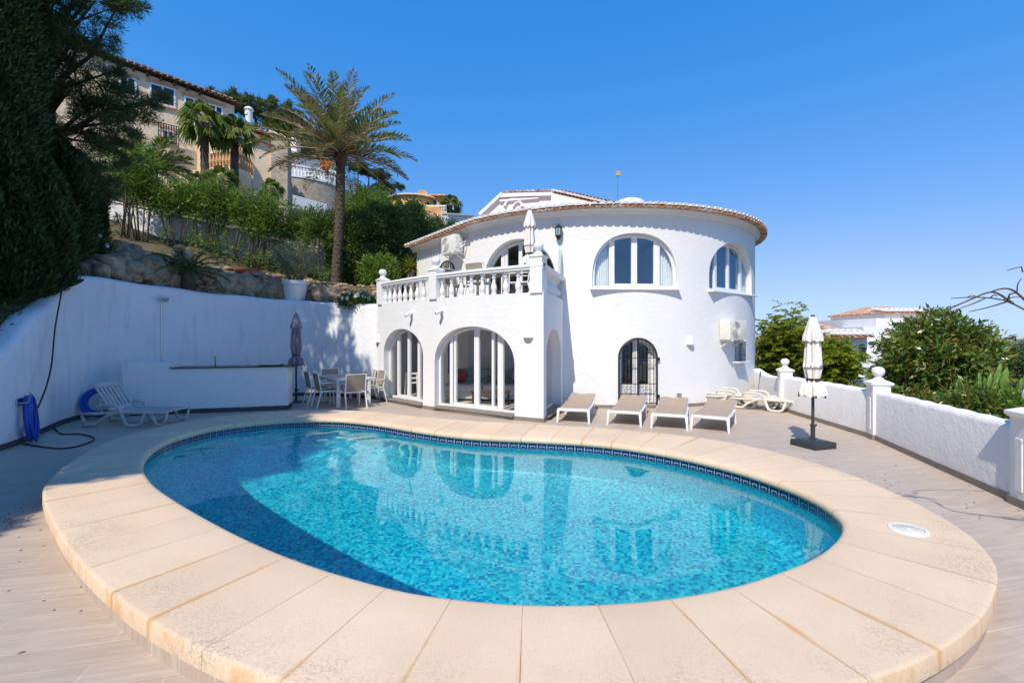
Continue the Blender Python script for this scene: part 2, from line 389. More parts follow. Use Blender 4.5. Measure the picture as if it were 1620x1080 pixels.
base = mixc(t, mth(t, 'MULTIPLY', ramp(t, vv, [(.965, (0, 0, 0)), (.985, (1, 1, 1))]), mth(t, 'MULTIPLY', ramp(t, noise(t, 4, 5, .7, mapping(t, tc, (1, 1, .4), (0, 0, 0), (3, 9, 0))), [(.48, (0, 0, 0)), (.62, (1, 1, 1))]), .65)), base, (.58, .33, .12))
jl = ramp(t, noise(t, 2.2, 4, .6, tc), [(.35, (.25, .25, .25)), (.7, (1, 1, 1))])
base = mixc(t, mth(t, 'MULTIPLY', mth(t, 'LESS_THAN', dj, .005), jl), base, (.26, .17, .09))
t.links.new(base, b.inputs['Base Color']); b.inputs['Roughness'].default_value = .9; b.inputs['Specular IOR Level'].default_value = .2
bump(t, b, mth(t, 'SUBTRACT', n_s, mth(t, 'MULTIPLY', mth(t, 'LESS_THAN', dj, .01), 1.5)), .35, .004); M['coping'] = m
# terrace: wood-look porcelain planks
m, t, b, o = nmat('terrace_planks'); tc = nd(t, 'ShaderNodeTexCoord').outputs['Object']
mp = mapping(t, tc, (1, 1, 1), (0, 0, R_(-14)))
br = nd(t, 'ShaderNodeTexBrick', Scale=1.0); t.links.new(mp, br.inputs['Vector'])
br.inputs['Brick Width'].default_value = 1.2; br.inputs['Row Height'].default_value = .2; br.inputs['Mortar Size'].default_value = .004
br.inputs['Mortar Smooth'].default_value = .1; br.offset = .37
br.inputs['Color1'].default_value = (.45, .375, .31, 1); br.inputs['Color2'].default_value = (.51, .43, .36, 1); br.inputs['Mortar'].default_value = (.60, .50, .41, 1)
st = noise(t, 3.0, 6, .65, mapping(t, mp, (.7, 9, 1)))
c = mixc(t, ramp(t, st, [(.38, (0, 0, 0)), (.7, (.75, .75, .75))]), br.outputs[0], (.37, .285, .22))
c = mixc(t, mth(t, 'MULTIPLY', ramp(t, noise(t, .8, 5, .65, tc), [(.5, (0, 0, 0)), (.75, (1, 1, 1))]), .4), c, (.56, .45, .36))
t.links.new(c, b.inputs['Base Color']); b.inputs['Roughness'].default_value = .55; b.inputs['Specular IOR Level'].default_value = .35; bump(t, b, st, .12, .003); M['terrace'] = m
# hillside ground
m, t, b, o = nmat('hillside_ground'); tc = nd(t, 'ShaderNodeTexCoord').outputs['Object']
c = ramp(t, noise(t, .5, 8, .65, tc), [(.35, (.05, .06, .02)), (.48, (.09, .085, .04)), (.6, (.15, .12, .075)), (.78, (.28, .21, .15))])
c = mixc(t, ramp(t, noise(t, 9, 4, .7, tc), [(.45, (0, 0, 0)), (.7, (1, 1, 1))]), c, (.16, .105, .065))
t.links.new(c, b.inputs['Base Color']); b.inputs['Roughness'].default_value = 1; bump(t, b, noise(t, 6, 6, .7, tc), .8, .1); M['ground'] = m
# rocks
def rockmat(name, a, bb, cc):
    m, t, b, o = nmat(name); tc = nd(t, 'ShaderNodeTexCoord').outputs['Object']
    c = ramp(t, noise(t, 3.5, 8, .7, tc), [(.3, a), (.5, bb), (.7, cc)])
    rp = nd(t, 'ShaderNodeNewGeometry').outputs['Random Per Island']
    c = mixc(t, mth(t, 'MULTIPLY', rp, .45), c, a)
    t.links.new(c, b.inputs['Base Color']); b.inputs['Roughness'].default_value = .95; bump(t, b, noise(t, 7, 8, .72, tc), 1, .06); return m
M['rock'] = rockmat('limestone', (.22, .155, .095), (.46, .34, .22), (.64, .52, .38))
M['rubble'] = rockmat('rubble_stone', (.26, .18, .11), (.46, .33, .21), (.56, .46, .34))
M['stonewall'] = rockmat('rough_masonry', (.36, .29, .20), (.52, .43, .32), (.62, .53, .42))
# foliage
M['cypress'] = leafmat('cypress_leaf', [(.016, .042, .010), (.03, .07, .016), (.055, .10, .025)], trans=.12)
M['pine'] = leafmat('pine_needles', [(.035, .07, .02), (.07, .115, .035), (.12, .15, .06)], trans=.25)
M['oleander'] = leafmat('oleander_leaf', [(.065, .15, .018), (.13, .25, .03), (.26, .37, .06)], trans=.4)
M['shrub'] = leafmat('shrub_leaf', [(.03, .07, .012), (.06, .12, .02), (.12, .19, .04)], trans=.28)
M['palm'] = leafmat('palm_leaflet', [(.13, .17, .045), (.25, .27, .08), (.44, .42, .20)], trans=.2)
M['palmdry'] = leafmat('dry_palm_leaflet', [(.24, .19, .12), (.36, .29, .19), (.46, .38, .26)], trans=.2)
M['fan'] = leafmat('fan_palm_leaf', [(.07, .13, .02), (.13, .19, .03), (.26, .27, .05)], trans=.3)
M['mimosa'] = leafmat('feathery_leaf', [(.16, .25, .014), (.34, .40, .025), (.58, .50, .04)], trans=.5)
M['glossy'] = leafmat('glossy_leaf', [(.05, .12, .016), (.10, .21, .03), (.20, .28, .045), (.30, .30, .05), (.26, .10, .03)], rough=.3, trans=.25, spec=.6)
M['cactus'] = plain('cactus_skin', (.15, .24, .03), .5, var=.5, scale=4, col2=(.06, .12, .018))
M['olive'] = leafmat('olive_leaf', [(.13, .15, .09), (.22, .24, .16), (.33, .34, .26)], trans=.2)
M['cone'] = leafmat('golden_conifer_leaf', [(.09, .14, .01), (.16, .21, .015), (.24, .27, .02)], trans=.2)
M['yucca'] = leafmat('yucca_leaf', [(.12, .17, .02), (.24, .26, .03), (.36, .33, .05)], trans=.3)
M['cycad'] = leafmat('cycad_leaf', [(.025, .055, .015), (.05, .085, .02), (.08, .12, .03)], trans=.15)
M['scrub'] = leafmat('scrub_leaf', [(.03, .055, .015), (.06, .085, .025), (.11, .12, .045)], trans=.2)
M['litter'] = leafmat('dry_litter', [(.16, .07, .02), (.26, .12, .04), (.32, .18, .08)], trans=.1)

# ------------------------------------------------------------------ terrain, sea, far hills
WL = [(-8.3, -8, 1.5), (-8.1, 0, 1.5), (-8.0, 4, 1.5), (-8.0, 6, 1.5), (-8.15, 7.24, 1.58), (-8.55, 8.1, 2.08), (-8.8, 8.5, 2.28), (-9.05, 8.92, 2.42),
      (-9.28, 9.32, 2.60), (-9.42, 9.65, 2.84), (-9.52, 9.95, 3.08), (-9.58, 10.25, 3.20), (-9.62, 11.2, 3.22), (-9.2, 12.3, 3.16), (-8.4, 13.3, 3.08), (-7.3, 13.95, 3.0), (-6.2, 14.1, 2.93), (-5.1, 13.85, 2.87), (-3.85, 13.3, 2.80)]
wl = crom(WL, 120)
def hillz(x, y):
    u = -.8 * x + .6 * y
    z = 2.95 + .40 * (u - 13.8) + .10 * np.clip(u - 36, 0, None)
    z = np.where(z > 26, 26 + 8 * (1 - np.exp(-(z - 26) / 16)), z)
    z = np.where(z < -16, -16 - 14 * (1 - np.exp((z + 16) / 22)), z)
    return z
wd = np.gradient(wl[:, :2], axis=0); wd /= np.linalg.norm(wd, axis=1)[:, None]
wn = np.stack([-wd[:, 1], wd[:, 0]], 1)                # outward, away from the terrace
yard = [tuple(p) for p in (wl[:, :2] + wn * .22)] + [(-3.7, 16.6), (-1.7, 20.5), (3, 22.7), (8, 21.5), (8.6, 17), (7.75, 14), (6.9, 11.3), (6.55, 8.1), (5.6, 4.8), (5.1, 0), (4.9, -9), (-8.4, -9)]
def inside(x, y, poly):
    r = np.zeros(x.shape, bool); n = len(poly)
    for i in range(n):
        x1, y1 = poly[i]; x2, y2 = poly[(i + 1) % n]
        c = ((y1 > y) != (y2 > y)) & (x < (x2 - x1) * (y - y1) / (y2 - y1 + 1e-12) + x1); r ^= c
    return r
def terrain(x, y):
    x = np.asarray(x, float); y = np.asarray(y, float); sh = x.shape; xf = x.ravel(); yf = y.ravel()
    z = hillz(xf, yf) + .12 * np.sin(xf * 1.7 + 1) * np.sin(yf * 1.3) + .06 * np.sin(xf * 4.1) * np.sin(yf * 3.7 + 2)
    near = (xf > -20) & (xf < -2) & (yf > -10) & (yf < 24)
    if near.any():
        px, py = xf[near], yf[near]; d2 = (px[:, None] - wl[None, :, 0]) ** 2 + (py[:, None] - wl[None, :, 1]) ** 2
        k = d2.argmin(1); d = np.sqrt(d2[np.arange(len(k)), k]); s = np.clip((d - 1.0) / 3.0, 0, 1); s = s * s * (3 - 2 * s)
        q = np.clip((d - .75) / .7, 0, 1); st = wl[k, 2] - .14 + .62 * q * q * (3 - 2 * q) + .16 * d; z[near] = st * (1 - s) + z[near] * s
    r = xf > 4.8
    z[r] = np.minimum(z[r], -1.3 - .25 * np.clip(xf[r] - 6, 0, 8))
    z[inside(xf, yf, yard)] = -1.9
    return z.reshape(sh)
def tz(x, y): return float(terrain(np.array([x]), np.array([y]))[0])
xs = np.unique(np.r_[np.linspace(-700, -60, 33), np.linspace(-60, -12, 65), np.linspace(-12, -3, 61), np.linspace(-3, 12, 46), np.linspace(12, 60, 49), np.linspace(60, 900, 43)])
ys = np.unique(np.r_[np.linspace(-120, -9, 22), np.linspace(-9, 3, 41), np.linspace(3, 18, 101), np.linspace(18, 60, 57), np.linspace(60, 160, 41), np.linspace(160, 900, 38)])
X, Y = np.meshgrid(xs, ys, indexing='ij'); Z = terrain(X, Y)
n, m2 = X.shape; idx = np.arange(n * m2).reshape(n, m2)
F = np.stack([idx[:-1, :-1], idx[1:, :-1], idx[1:, 1:], idx[:-1, 1:]], -1).reshape(-1, 4)
g = struct('hillside', npmesh('hillside', np.stack([X, Y, Z], -1), F), M['ground']); g.data.polygons.foreach_set('use_smooth', [True] * len(g.data.polygons))
b = MB().box((2000, 4000, -32.5), (16000, 12000, 1)); m, t, bb, o = nmat('sea_water'); bb.inputs['Base Color'].default_value = (.05, .12, .2, 1); bb.inputs['Roughness'].default_value = .3
struct('sea', b, m)
m, t, bb, o = nmat('far_hills'); tc = nd(t, 'ShaderNodeTexCoord').outputs['Object']
t.links.new(ramp(t, noise(t, .05, 9, .75, tc), [(.35, (.05, .075, .045)), (.55, (.10, .115, .06)), (.68, (.25, .21, .15))]), bb.inputs['Base Color']); bb.inputs['Roughness'].default_value = 1; M['farhill'] = m
def hills(name, ctrl, Y0, depth, mat, seed, base=-33):
    rn = np.random.RandomState(seed); xs_ = np.linspace(ctrl[0][0], ctrl[-1][0], 160); top = np.interp(xs_, [c[0] for c in ctrl], [c[1] for c in ctrl])
    rows = []
    for k in range(24):
        v = k / 23; prof = math.sin(v * math.pi) ** .8
        zz = base + (top - base) * prof + rn.randn(160).cumsum() * 0 + prof * (np.sin(xs_ / 13 + k) * .5 + np.sin(xs_ / 5.3 + 2 * k) * .25) * (top.max() - base) * .03
        rows.append([(x, Y0 + depth * (v - .5) * 2 * .9, z) for x, z in zip(xs_, zz)])
    return struct(name, MB().grid(rows), mat, smooth=True)
hills('far_hill', [(150, -20), (230, -12), (300, -4.5), (345, -1.5), (395, -2.0), (450, .8), (520, 1.6), (640, .5)], 430, 120, M['farhill'], 2)
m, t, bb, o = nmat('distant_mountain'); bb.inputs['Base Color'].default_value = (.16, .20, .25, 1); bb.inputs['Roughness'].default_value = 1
hills('distant_mountain', [(1500, -30), (1900, 40), (2150, 78), (2350, 92), (2480, 80), (2700, 46), (3000, 8), (3400, -30)], 3400, 300, m, 4)
b = MB(); pts = crom([(352, 335, -16.5), (356, 352, -10), (362, 362, -6.2), (388, 372, -4.0), (420, 385, -2.6), (452, 398, .2)], 40)
b.grid([[(p[0] - 2.6, p[1] - 1, p[2] + 1.3), (p[0] + 2.6, p[1] + 1.2, p[2] + 2.6)] for p in pts])
m, t, bb, o = nmat('dusty_road'); bb.inputs['Base Color'].default_value = (.5, .44, .36, 1); bb.inputs['Roughness'].default_value = 1
struct('far_road', b, m)

# ------------------------------------------------------------------ terrace and swimming pool
IN = [(225, 735), (236, 714), (262, 697), (300, 684), (350, 673), (420, 665), (480, 661.5), (540, 662), (600, 668), (650, 676), (700, 683), (760, 688.5), (850, 692.5), (950, 699), (1050, 713), (1150, 735), (1230, 760), (1290, 786), (1325, 811), (1335, 830), (1325, 851), (1290, 878), (1230, 903), (1150, 927), (1050, 944), (950, 952), (840, 953), (750, 947), (650, 934), (560, 912), (480, 887), (400, 855), (330, 820), (270, 785), (238, 760)]
OUT = [(67, 778), (84, 752), (120, 724), (170, 698), (230, 680), (300, 665), (400, 653), (480, 648.5), (540, 648.5), (600, 651.5), (660, 658), (740, 664.5), (860, 671), (960, 677), (1060, 686), (1160, 700), (1260, 723), (1360, 755), (1450, 795), (1520, 835), (1562, 872), (1579, 905), (1571, 947), (1544, 986), (1489, 1027), (1412, 1062)]
ZC = .22
inn = [G(x, y, ZC).xy for x, y in IN]; outp = [G(x, y, ZC).xy for x, y in OUT] + [Vector((1.25, 1.99)), Vector((.6, 1.88)), Vector((0, 1.85)), Vector((-.6, 1.93))] + [G(x, y, ZC).xy for x, y in [(401, 1062), (306, 1021), (236, 982), (183, 943), (122, 884), (84, 828)]]
NI = 360
ci = crom(inn, NI, True); co_ = crom(outp, 1440, True)
k = ((ci[:, None, :] - co_[None]) ** 2).sum(-1).argmin(1)
ku = np.unwrap(k / 1440 * 2 * math.pi); ker = np.ones(25) / 25
ext = np.r_[ku[-12:] - (ku[-1] - ku[0] > 0) * 2 * math.pi + (ku[-1] - ku[0] < 0) * 2 * math.pi, ku, ku[:12] + (1 if ku[-1] > ku[0] else -1) * 2 * math.pi]
ku = np.convolve(ext, ker, 'valid')
ko = co_[np.round(ku / (2 * math.pi) * 1440).astype(int) % 1440]
mid = (ci + ko) / 2; al = np.r_[0, np.cumsum(np.linalg.norm(np.diff(np.r_[mid, mid[:1]], axis=0), axis=1))]
NS = round(al[-1] / .50)                                # number of slabs
def ring(rows, vs, name, mat, parent, ucount, smooth=40):
    mb = MB(); mm = len(rows)
    R2 = [list(r) + [r[0]] for r in rows]
    me = bpy.data.meshes.new(name); L = len(R2[0]); V = [tuple(p) for r in R2 for p in r]
    Fs = [(i * L + j, i * L + j + 1, (i + 1) * L + j + 1, (i + 1) * L + j) for i in range(mm - 1) for j in range(L - 1)]
    me.from_pydata(V, [], Fs); uvl = me.uv_layers.new(name='UVMap')
    us = al / al[-1] * ucount
    for p in me.polygons:
        for li in p.loop_indices:
            vi = me.loops[li].vertex_index; uvl.data[li].uv = (us[vi % L], vs[vi // L])
    o = obj(name, me, mat, parent, smooth=smooth); return o
pool = thing('swimming_pool', 'kidney shaped pool lined with turquoise mosaic and rimmed with pale cast stone', 'pool')
dirv = ko - ci; wid = np.linalg.norm(dirv, axis=1)[:, None]; dn = dirv / wid
def rw(off_in, z, from_out=False):
    p = (ko + dn * off_in) if from_out else (ci + dn * off_in); return [(a, b_, z) for a, b_ in p]
rows = [rw(.03, ZC - .10), rw(.0, ZC - .085), rw(-.012, ZC - .06), rw(-.008, ZC - .03), rw(.012, ZC - .008), rw(.045, ZC)]
rows += [[(a, b_, ZC) for a, b_ in ci + dn * (.045 + (wid - .075) * f)] for f in (.25, .5, .75)]
rows += [rw(-.03, ZC, True), rw(-.014, ZC - .001, True), rw(-.004, ZC - .006, True), rw(0, ZC - .016, True), rw(0, ZC - .105, True), rw(-.03, ZC - .112, True)]
ring(rows, [0, 0, 0, 0, .05, .08, .25, .5, .75, .95, .965, .975, .985, 1, 1], 'coping', M['coping'], pool, NS)
ring([rw(-.028, ZC - .11, True), rw(-.028, -.02, True)], [0, 1], 'step_riser', M['terrace'], pool, NS)
nband = round(al[-1] / .155)
ring([rw(.03, ZC - .09), rw(.03, -.075)], [1.0, -.1], 'tile_band', M['band'], pool, nband)
# basin: walls and a floor that deepens towards the middle
cen = ci.mean(0); bas = MB()
ZF = -1.35
rows = [rw(.03, -.06), rw(.03, -.6), rw(.03, ZF + .1), rw(-.07, ZF)]
me_rows = [list(r) + [r[0]] for r in rows]
for f in (.75, .5, .25, .0):
    q = cen + (ci - cen) * f * .97; me_rows.append([(a, b_, ZF - .10 * (1 - f)) for a, b_ in q] + [(q[0][0], q[0][1], ZF - .10 * (1 - f))])
me = bpy.data.meshes.new('basin'); L = NI + 1; V = [p for r in me_rows for p in r]
Fs = [(i * L + j, i * L + j + 1, (i + 1) * L + j + 1, (i + 1) * L + j) for i in range(len(me_rows) - 1) for j in range(L - 1)]
me.from_pydata(V, [], Fs); uvl = me.uv_layers.new(name='UVMap'); acc = [al, al, al, al]
for p in me.polygons:
    r0 = p.index // (L - 1)
    for li in p.loop_indices:
        vi = me.loops[li].vertex_index; c_ = V[vi]
        uvl.data[li].uv = (al[vi % L], c_[2]) if r0 < 3 else (c_[0], c_[1])
obj('basin', me, M['mosaic'], pool, smooth=50)
ZW = .058
from mathutils.geometry import delaunay_2d_cdt
q = ci + dn * .028; gx = np.arange(q[:, 0].min(), q[:, 0].max(), .055); gy = np.arange(q[:, 1].min(), q[:, 1].max(), .055)
GX, GY = np.meshgrid(gx, gy); ins = inside(GX.ravel(), GY.ravel(), [tuple(p) for p in cen + (q - cen) * .985])
pts = [Vector(p) for p in q] + [Vector((a + .012 * math.sin(b_ * 40), b_)) for a, b_ in zip(GX.ravel()[ins], GY.ravel()[ins])]
vo, eo, fo, *_r = delaunay_2d_cdt(pts, [(i, (i + 1) % NI) for i in range(NI)], [list(range(NI))], 1, 1e-5)
def wave(x, y):
    h = 0; rng_w = random.Random(21)
    for L_, A_ in ((1.5, 1.0), (1.1, .8), (.8, .62), (.62, .50), (.47, .34), (.36, .24), (.29, .15)):
        for k_ in range(3):
            a = rng_w.uniform(0, 6.283); h += A_ * math.sin(2 * math.pi / L_ * (x * math.cos(a) + y * math.sin(a)) + rng_w.uniform(0, 6.28))
    s_ = 1 / (1 + math.exp(-((y - .55 * x) - 8.6) * 1.6))        # livelier at the far left end, by the inlet
    return h * (.00026 + .0034 * s_)
wm = bpy.data.meshes.new('water'); wm.from_pydata([(p.x, p.y, ZW + wave(p.x, p.y)) for p in vo], [], fo); wm.update()
if wm.polygons[0].normal.z < 0: wm.flip_normals()
wm.polygons.foreach_set('use_smooth', [True] * len(wm.polygons))
wo_ = obj('water', wm, M['water']); wo_['kind'] = 'structure'
sl.cycles.is_caustics_light = True; wo_.cycles.is_caustics_caster = True
for o_ in pool.children: o_.cycles.is_caustics_receiver = True
# terrace sheet with a hole for the pool
tp = crom([(p[0], p[1]) for p in yard], 300, True)
bm = bmesh.new()
def loop(pts, z):
    vs = [bm.verts.new((p[0], p[1], z)) for p in pts]; return [bm.edges.new((vs[i], vs[(i + 1) % len(vs)])) for i in range(len(vs))]
inner_hole = ko - dn * .25
e1 = loop([(p[0], p[1]) for p in yard], 0); e2 = loop(inner_hole[::3], 0)
bmesh.ops.triangle_fill(bm, use_beauty=True, use_dissolve=False, edges=e1 + e2)
for f in bm.faces:
    if f.normal.z < 0: f.normal_flip()
me = bpy.data.meshes.new('terrace'); bm.to_mesh(me); bm.free()
struct('terrace', me, M['terrace'])
# lid of the skimmer in the coping
c = G(1437, 838, ZC)
sk = thing('skimmer_lid', 'round white plastic lid let into the stone rim of the pool', 'lid', c)
obj('lid_disc', MB().lathe([(0, .012), (.095, .012), (.10, .008), (.10, .001)], seg=40), M['oldplastic'], sk, smooth=40)
obj('lid_ring', MB().lathe([(.104, .002), (.106, .014), (.13, .013), (.136, .001)], seg=40), M['plastic'], sk, smooth=40)
obj('lid_grip', MB().lathe([(0, .019), (.02, .018), (.026, .0125)], seg=20), M['oldplastic'], sk, smooth=40)

# ------------------------------------------------------------------ left retaining wall
rw_ = thing('retaining_wall', 'tall curving white rendered wall along the left side of the terrace', 'wall')
th = .42; rows = []
for i in range(len(wl)):
    p = wl[i, :2]; nn_ = wn[i]; zt = wl[i, 2] + .015 * math.sin(i * .9)
    prof = [(0, -.15), (0, zt - .14), (.02, zt - .075), (.065, zt - .025), (.13, zt), (th * .6, zt), (th - .06, zt - .03), (th, zt - .14), (th, zt - .9)]
    rows.append([(p[0] + nn_[0] * a, p[1] + nn_[1] * a, z) for a, z in prof])
obj('wall_body', MB().grid(rows), M['wallwhite'], rw_, smooth=60)
rows = []
for i in range(len(wl)):
    p = wl[i, :2]; nn_ = wn[i]
    rows.append([(p[0] - nn_[0] * a, p[1] - nn_[1] * a, z) for a, z in [(-.005, .1), (.012, .1), (.014, .098), (.014, -.1)]])
obj('skirting', MB().grid(rows), M['darkskirt'], rw_)
# ------------------------------------------------------------------ right parapet wall
PL = [(7.45, 14.05), (6.68, 11.3), (6.42, 8.1), (5.42, 4.80), (4.95, 1.0), (4.7, -4)]
pw = thing('parapet_wall', 'low white rendered wall with ball topped pillars along the right of the terrace', 'wall')
for (a, b_) in zip(PL[:-1], PL[1:]):
    a, b_ = Vector((*a, 0)), Vector((*b_, 0)); d = (b_ - a).normalized(); n_ = Vector((-d.y, d.x, 0))    # outward (+X) when walking towards the camera
    if n_.x < 0: n_ = -n_
    rows = []
    for j in range(41):
        p = a.lerp(b_, j / 40); zt = .86 + .006 * math.sin(j * 1.3)
        if a.y > 14: zt = .86 - .10 * math.sin(math.pi * j / 40)
        rows.append([tuple(p + n_ * o_ + Vector((0, 0, z))) for o_, z in [(0, -.12), (0, zt - .07), (.02, zt - .03), (.06, zt - .005), (.12, zt), (.18, zt - .005), (.22, zt - .03), (.24, zt - .07), (.24, -2.2)]])
    obj('wall_panel', MB().grid(rows), M['white'], pw, smooth=60)
    obj('skirting', MB().grid([[tuple(p + n_ * o_ + Vector((0, 0, z))) for o_, z in [(.0, .085), (-.014, .085), (-.014, -.02)]] for p in (a, b_)]), M['skirt'], pw)
def pillar_mesh(w, h):
    return MB().box((0, 0, h / 2 - .1), (w, w, h + .2), bev=.012)
ballp = [(0, .235), (.03, .232), (.06, .22), (.085, .195), (.095, .165), (.097, .14), (.085, .10), (.06, .072), (.045, .06), (.05, .045), (.075, .03), (.085, .0)]
for (x, y) in [PL[1], PL[2], PL[3]]:
    d = Vector((PL[2][0] - PL[3][0], PL[2][1] - PL[3][1], 0)); rz = math.atan2(d.y, d.x)
    q = obj('pillar', pillar_mesh(.27, .97), M['trim'], pw, loc=(x + .10, y, 0)); q.rotation_euler = (0, 0, rz)
    obj('pillar_plinth', MB().box((0, 0, .045), (.30, .30, .09)), M['skirt'], q)
    for s in (-1, 1): obj('niche_panel', MB().box((0, s * .138, .45), (.10, .012, .56), bev=.005), M['trim'], q)
    obj('pillar_cap', MB().lathe([(.0, .09), (.09, .085), (.22, .04), (.235, .03), (.235, 0), (.19, -.035)], seg=4, a0=R_(45), a1=R_(405)), M['trim'], q, loc=(0, 0, .975))
    obj('ball_finial', MB().lathe(ballp, seg=24), M['trim'], q, smooth=50, loc=(0, 0, 1.05))

# ------------------------------------------------------------------ the white villa
TC, TR = Vector((2.9, 17.1, 0)), 5.5
villa = thing('white_villa', 'white two storey villa with a round tower and arched windows behind the pool', 'house', TC)
def tpt(a, r=TR, z=0): return Vector((TC.x + r * math.sin(a), TC.y - r * math.cos(a), z))
def thit(px, r=TR):
    dx, dy = (px - CX) / FP, 1.0; A = dx * dx + dy * dy; B = -2 * (dx * TC.x + dy * TC.y); C = TC.x ** 2 + TC.y ** 2 - r * r
    t_ = (-B - math.sqrt(max(0, B * B - 4 * A * C))) / (2 * A); x, y = dx * t_, dy * t_; return math.atan2(x - TC.x, TC.y - y)
ZE, ZB = 5.06, 2.77
def ringwall(r0, r1, z0, z1, seg=128):
    return MB().lathe([(r0, z0), (r0, z1), (r1, z1), (r1, z0), (r0, z0)], c=TC, seg=seg)
def arch_outline(hw, z0, zs, z1, n=20, p=2.0):
    o_ = [(-hw, z0)]
    for i in range(n + 1):
        a = math.pi - math.pi * i / n; cx_, sx_ = math.cos(a), math.sin(a)
        o_.append((hw * math.copysign(abs(cx_) ** (2 / p), cx_), zs + (z1 - zs) * abs(sx_) ** (2 / p)))
    o_.append((hw, z0)); return o_
def arch_cut(c, u, nrm, hw, z0, zs, z1, d_out=.7, d_in=.9, p=2.0):
    pts = [c + u * x + Vector((0, 0, z)) + nrm * d_out for x, z in arch_outline(hw, z0, zs, z1, p=p)]
    return MB().slab(pts, -nrm * (d_out + d_in))
def arch_frame(parent, name, c, u, nrm, hw, z0, zs, z1, mull, ft=.07, mw=.05, dep=.07, p=2.0, bars=(), frame='pvc', curtains=(), glass='glass'):
    fr_ = MB(); oo = arch_outline(hw, z0, zs, z1, p=p); ii = arch_outline(hw - ft, z0 + ft, zs, z1 - ft, p=p)
    T = lambda x, z, d: c + u * x + Vector((0, 0, z)) + nrm * d
    n_ = len(oo); rows = [[T(x, z, d) for x, z in q] for q, d in ((oo, -dep / 2), (oo, dep / 2), (ii, dep / 2), (ii, -dep / 2), (oo, -dep / 2))]
    fr_.grid(rows, closed_v=True)
    zt = lambda x: zs + (z1 - ft * .6 - zs) * max(0, 1 - abs(x / (hw - ft * .6)) ** p) ** (1 / p)
    for mx_, mw_ in mull:
        fr_.box(T(mx_, (z0 + zt(mx_)) / 2, .004), (mw_, dep * .96, zt(mx_) - z0 - .004), rz=math.atan2(u.y, u.x), bev=.006)
    for x0, x1, z, h in bars:
        fr_.box(T((x0 + x1) / 2, z, .006), (x1 - x0, dep * .9, h), rz=math.atan2(u.y, u.x), bev=.005)
    f = obj(name, fr_, M[frame], parent, world=True)
    g_ = MB(); g_.add([T(x, z, 0) for x, z in ii], [tuple(range(len(ii)))[::-1]]); obj('pane', g_, M[glass], f, world=True, fixn=False)
    for x0, x1, zz0 in curtains:
        cm = MB(); rows = []
        for j in range(41):
            x = x0 + (x1 - x0) * j / 40; rows.append([T(x, z, -.12 + .022 * math.sin(j * 1.15) + .008 * math.sin(j * 2.7)) for z in (zz0, max(zz0 + .1, zt(x) - .02))])
        obj('curtain', cm.grid(rows), M['curtain'], f, world=True, smooth=True)
    return f
wall = obj('tower_wall', ringwall(TR, TR - .38, -.1, ZE), M['white'], villa, world=False)
def tower_open(p0, p1):
    a0, a1 = thit(p0), thit(p1); A, B_ = tpt(a0), tpt(a1); c = (A + B_) / 2; u = (B_ - A).normalized(); nrm = Vector((u.y, -u.x, 0)); return c, u, nrm, (B_ - A).length / 2
cuts = []; T1 = tower_open(937, 1070.5); T2 = tower_open(1122, 1189); TD = tower_open(978, 1040); TB = tower_open(765, 879); TS = tower_open(1162.5, 1172.5)
cuts.append(arch_cut(*T1[:3], T1[3], 3.05, 3.36, 4.47, p=2.35)); cuts.append(arch_cut(*T2[:3], T2[3], 3.05, 3.50, 4.45, p=2.1))
cuts.append(arch_cut(*TD[:3], TD[3], .08, 1.30, 1.80)); cuts.append(arch_cut(*TB[:3], TB[3], 2.72, 3.35, 4.48))
cuts.append(arch_cut(*TS[:3], TS[3], 1.15, 1.75, 1.78, p=6))
hole = [tpt(R_(a), r) for a, r in ((-50, TR + .5), (-23, TR + .5), (-23, TR - .6), (-50, TR - .6))]
cuts.append(MB().prism([(p.x, p.y) for p in hole], .02, 2.42))
boolean_cut(wall, cuts); wall.data.transform(Matrix.Translation(-TC)); wall.data.set_sharp_from_angle(angle=R_(25))
obj('floor_slab', MB().lathe([(0, 2.42), (TR - .3, 2.42), (TR - .3, 2.66), (0, 2.66)], seg=64), M['interior'], villa)
obj('ground_floor', MB().lathe([(0, .06), (TR - .02, .06), (TR - .02, -.1)], seg=64), M['floor_in'], villa)
obj('upper_floor', MB().lathe([(0, 2.69), (TR - .37, 2.69), (TR - .37, 2.661)], seg=64), M['floor_in'], villa)
obj('ceiling', MB().lathe([(0, 4.9), (TR - .3, 4.9), (TR - .3, 5.05), (0, 5.05)], seg=64), M['interior'], villa)
pt = MB()                                               # partitions that divide the rooms inside
pt.box((0, .6, 3.75), (9.5, .12, 2.2)); pt.box((0, 0.9, 1.2), (9.0, .12, 2.3)); pt.box((-3.0, -3.1, 1.2), (3.9, .1, 2.3)); pt.box((1.75, -1.9, 3.75), (.12, 4.7, 2.1)); pt.box((-1.2, -2.1, 3.75), (.12, 5.0, 2.1)); pt.box((-1.0, -1.6, 1.2), (.12, 4.8, 2.2))
obj('partition_wall', pt, M['interior'], villa)
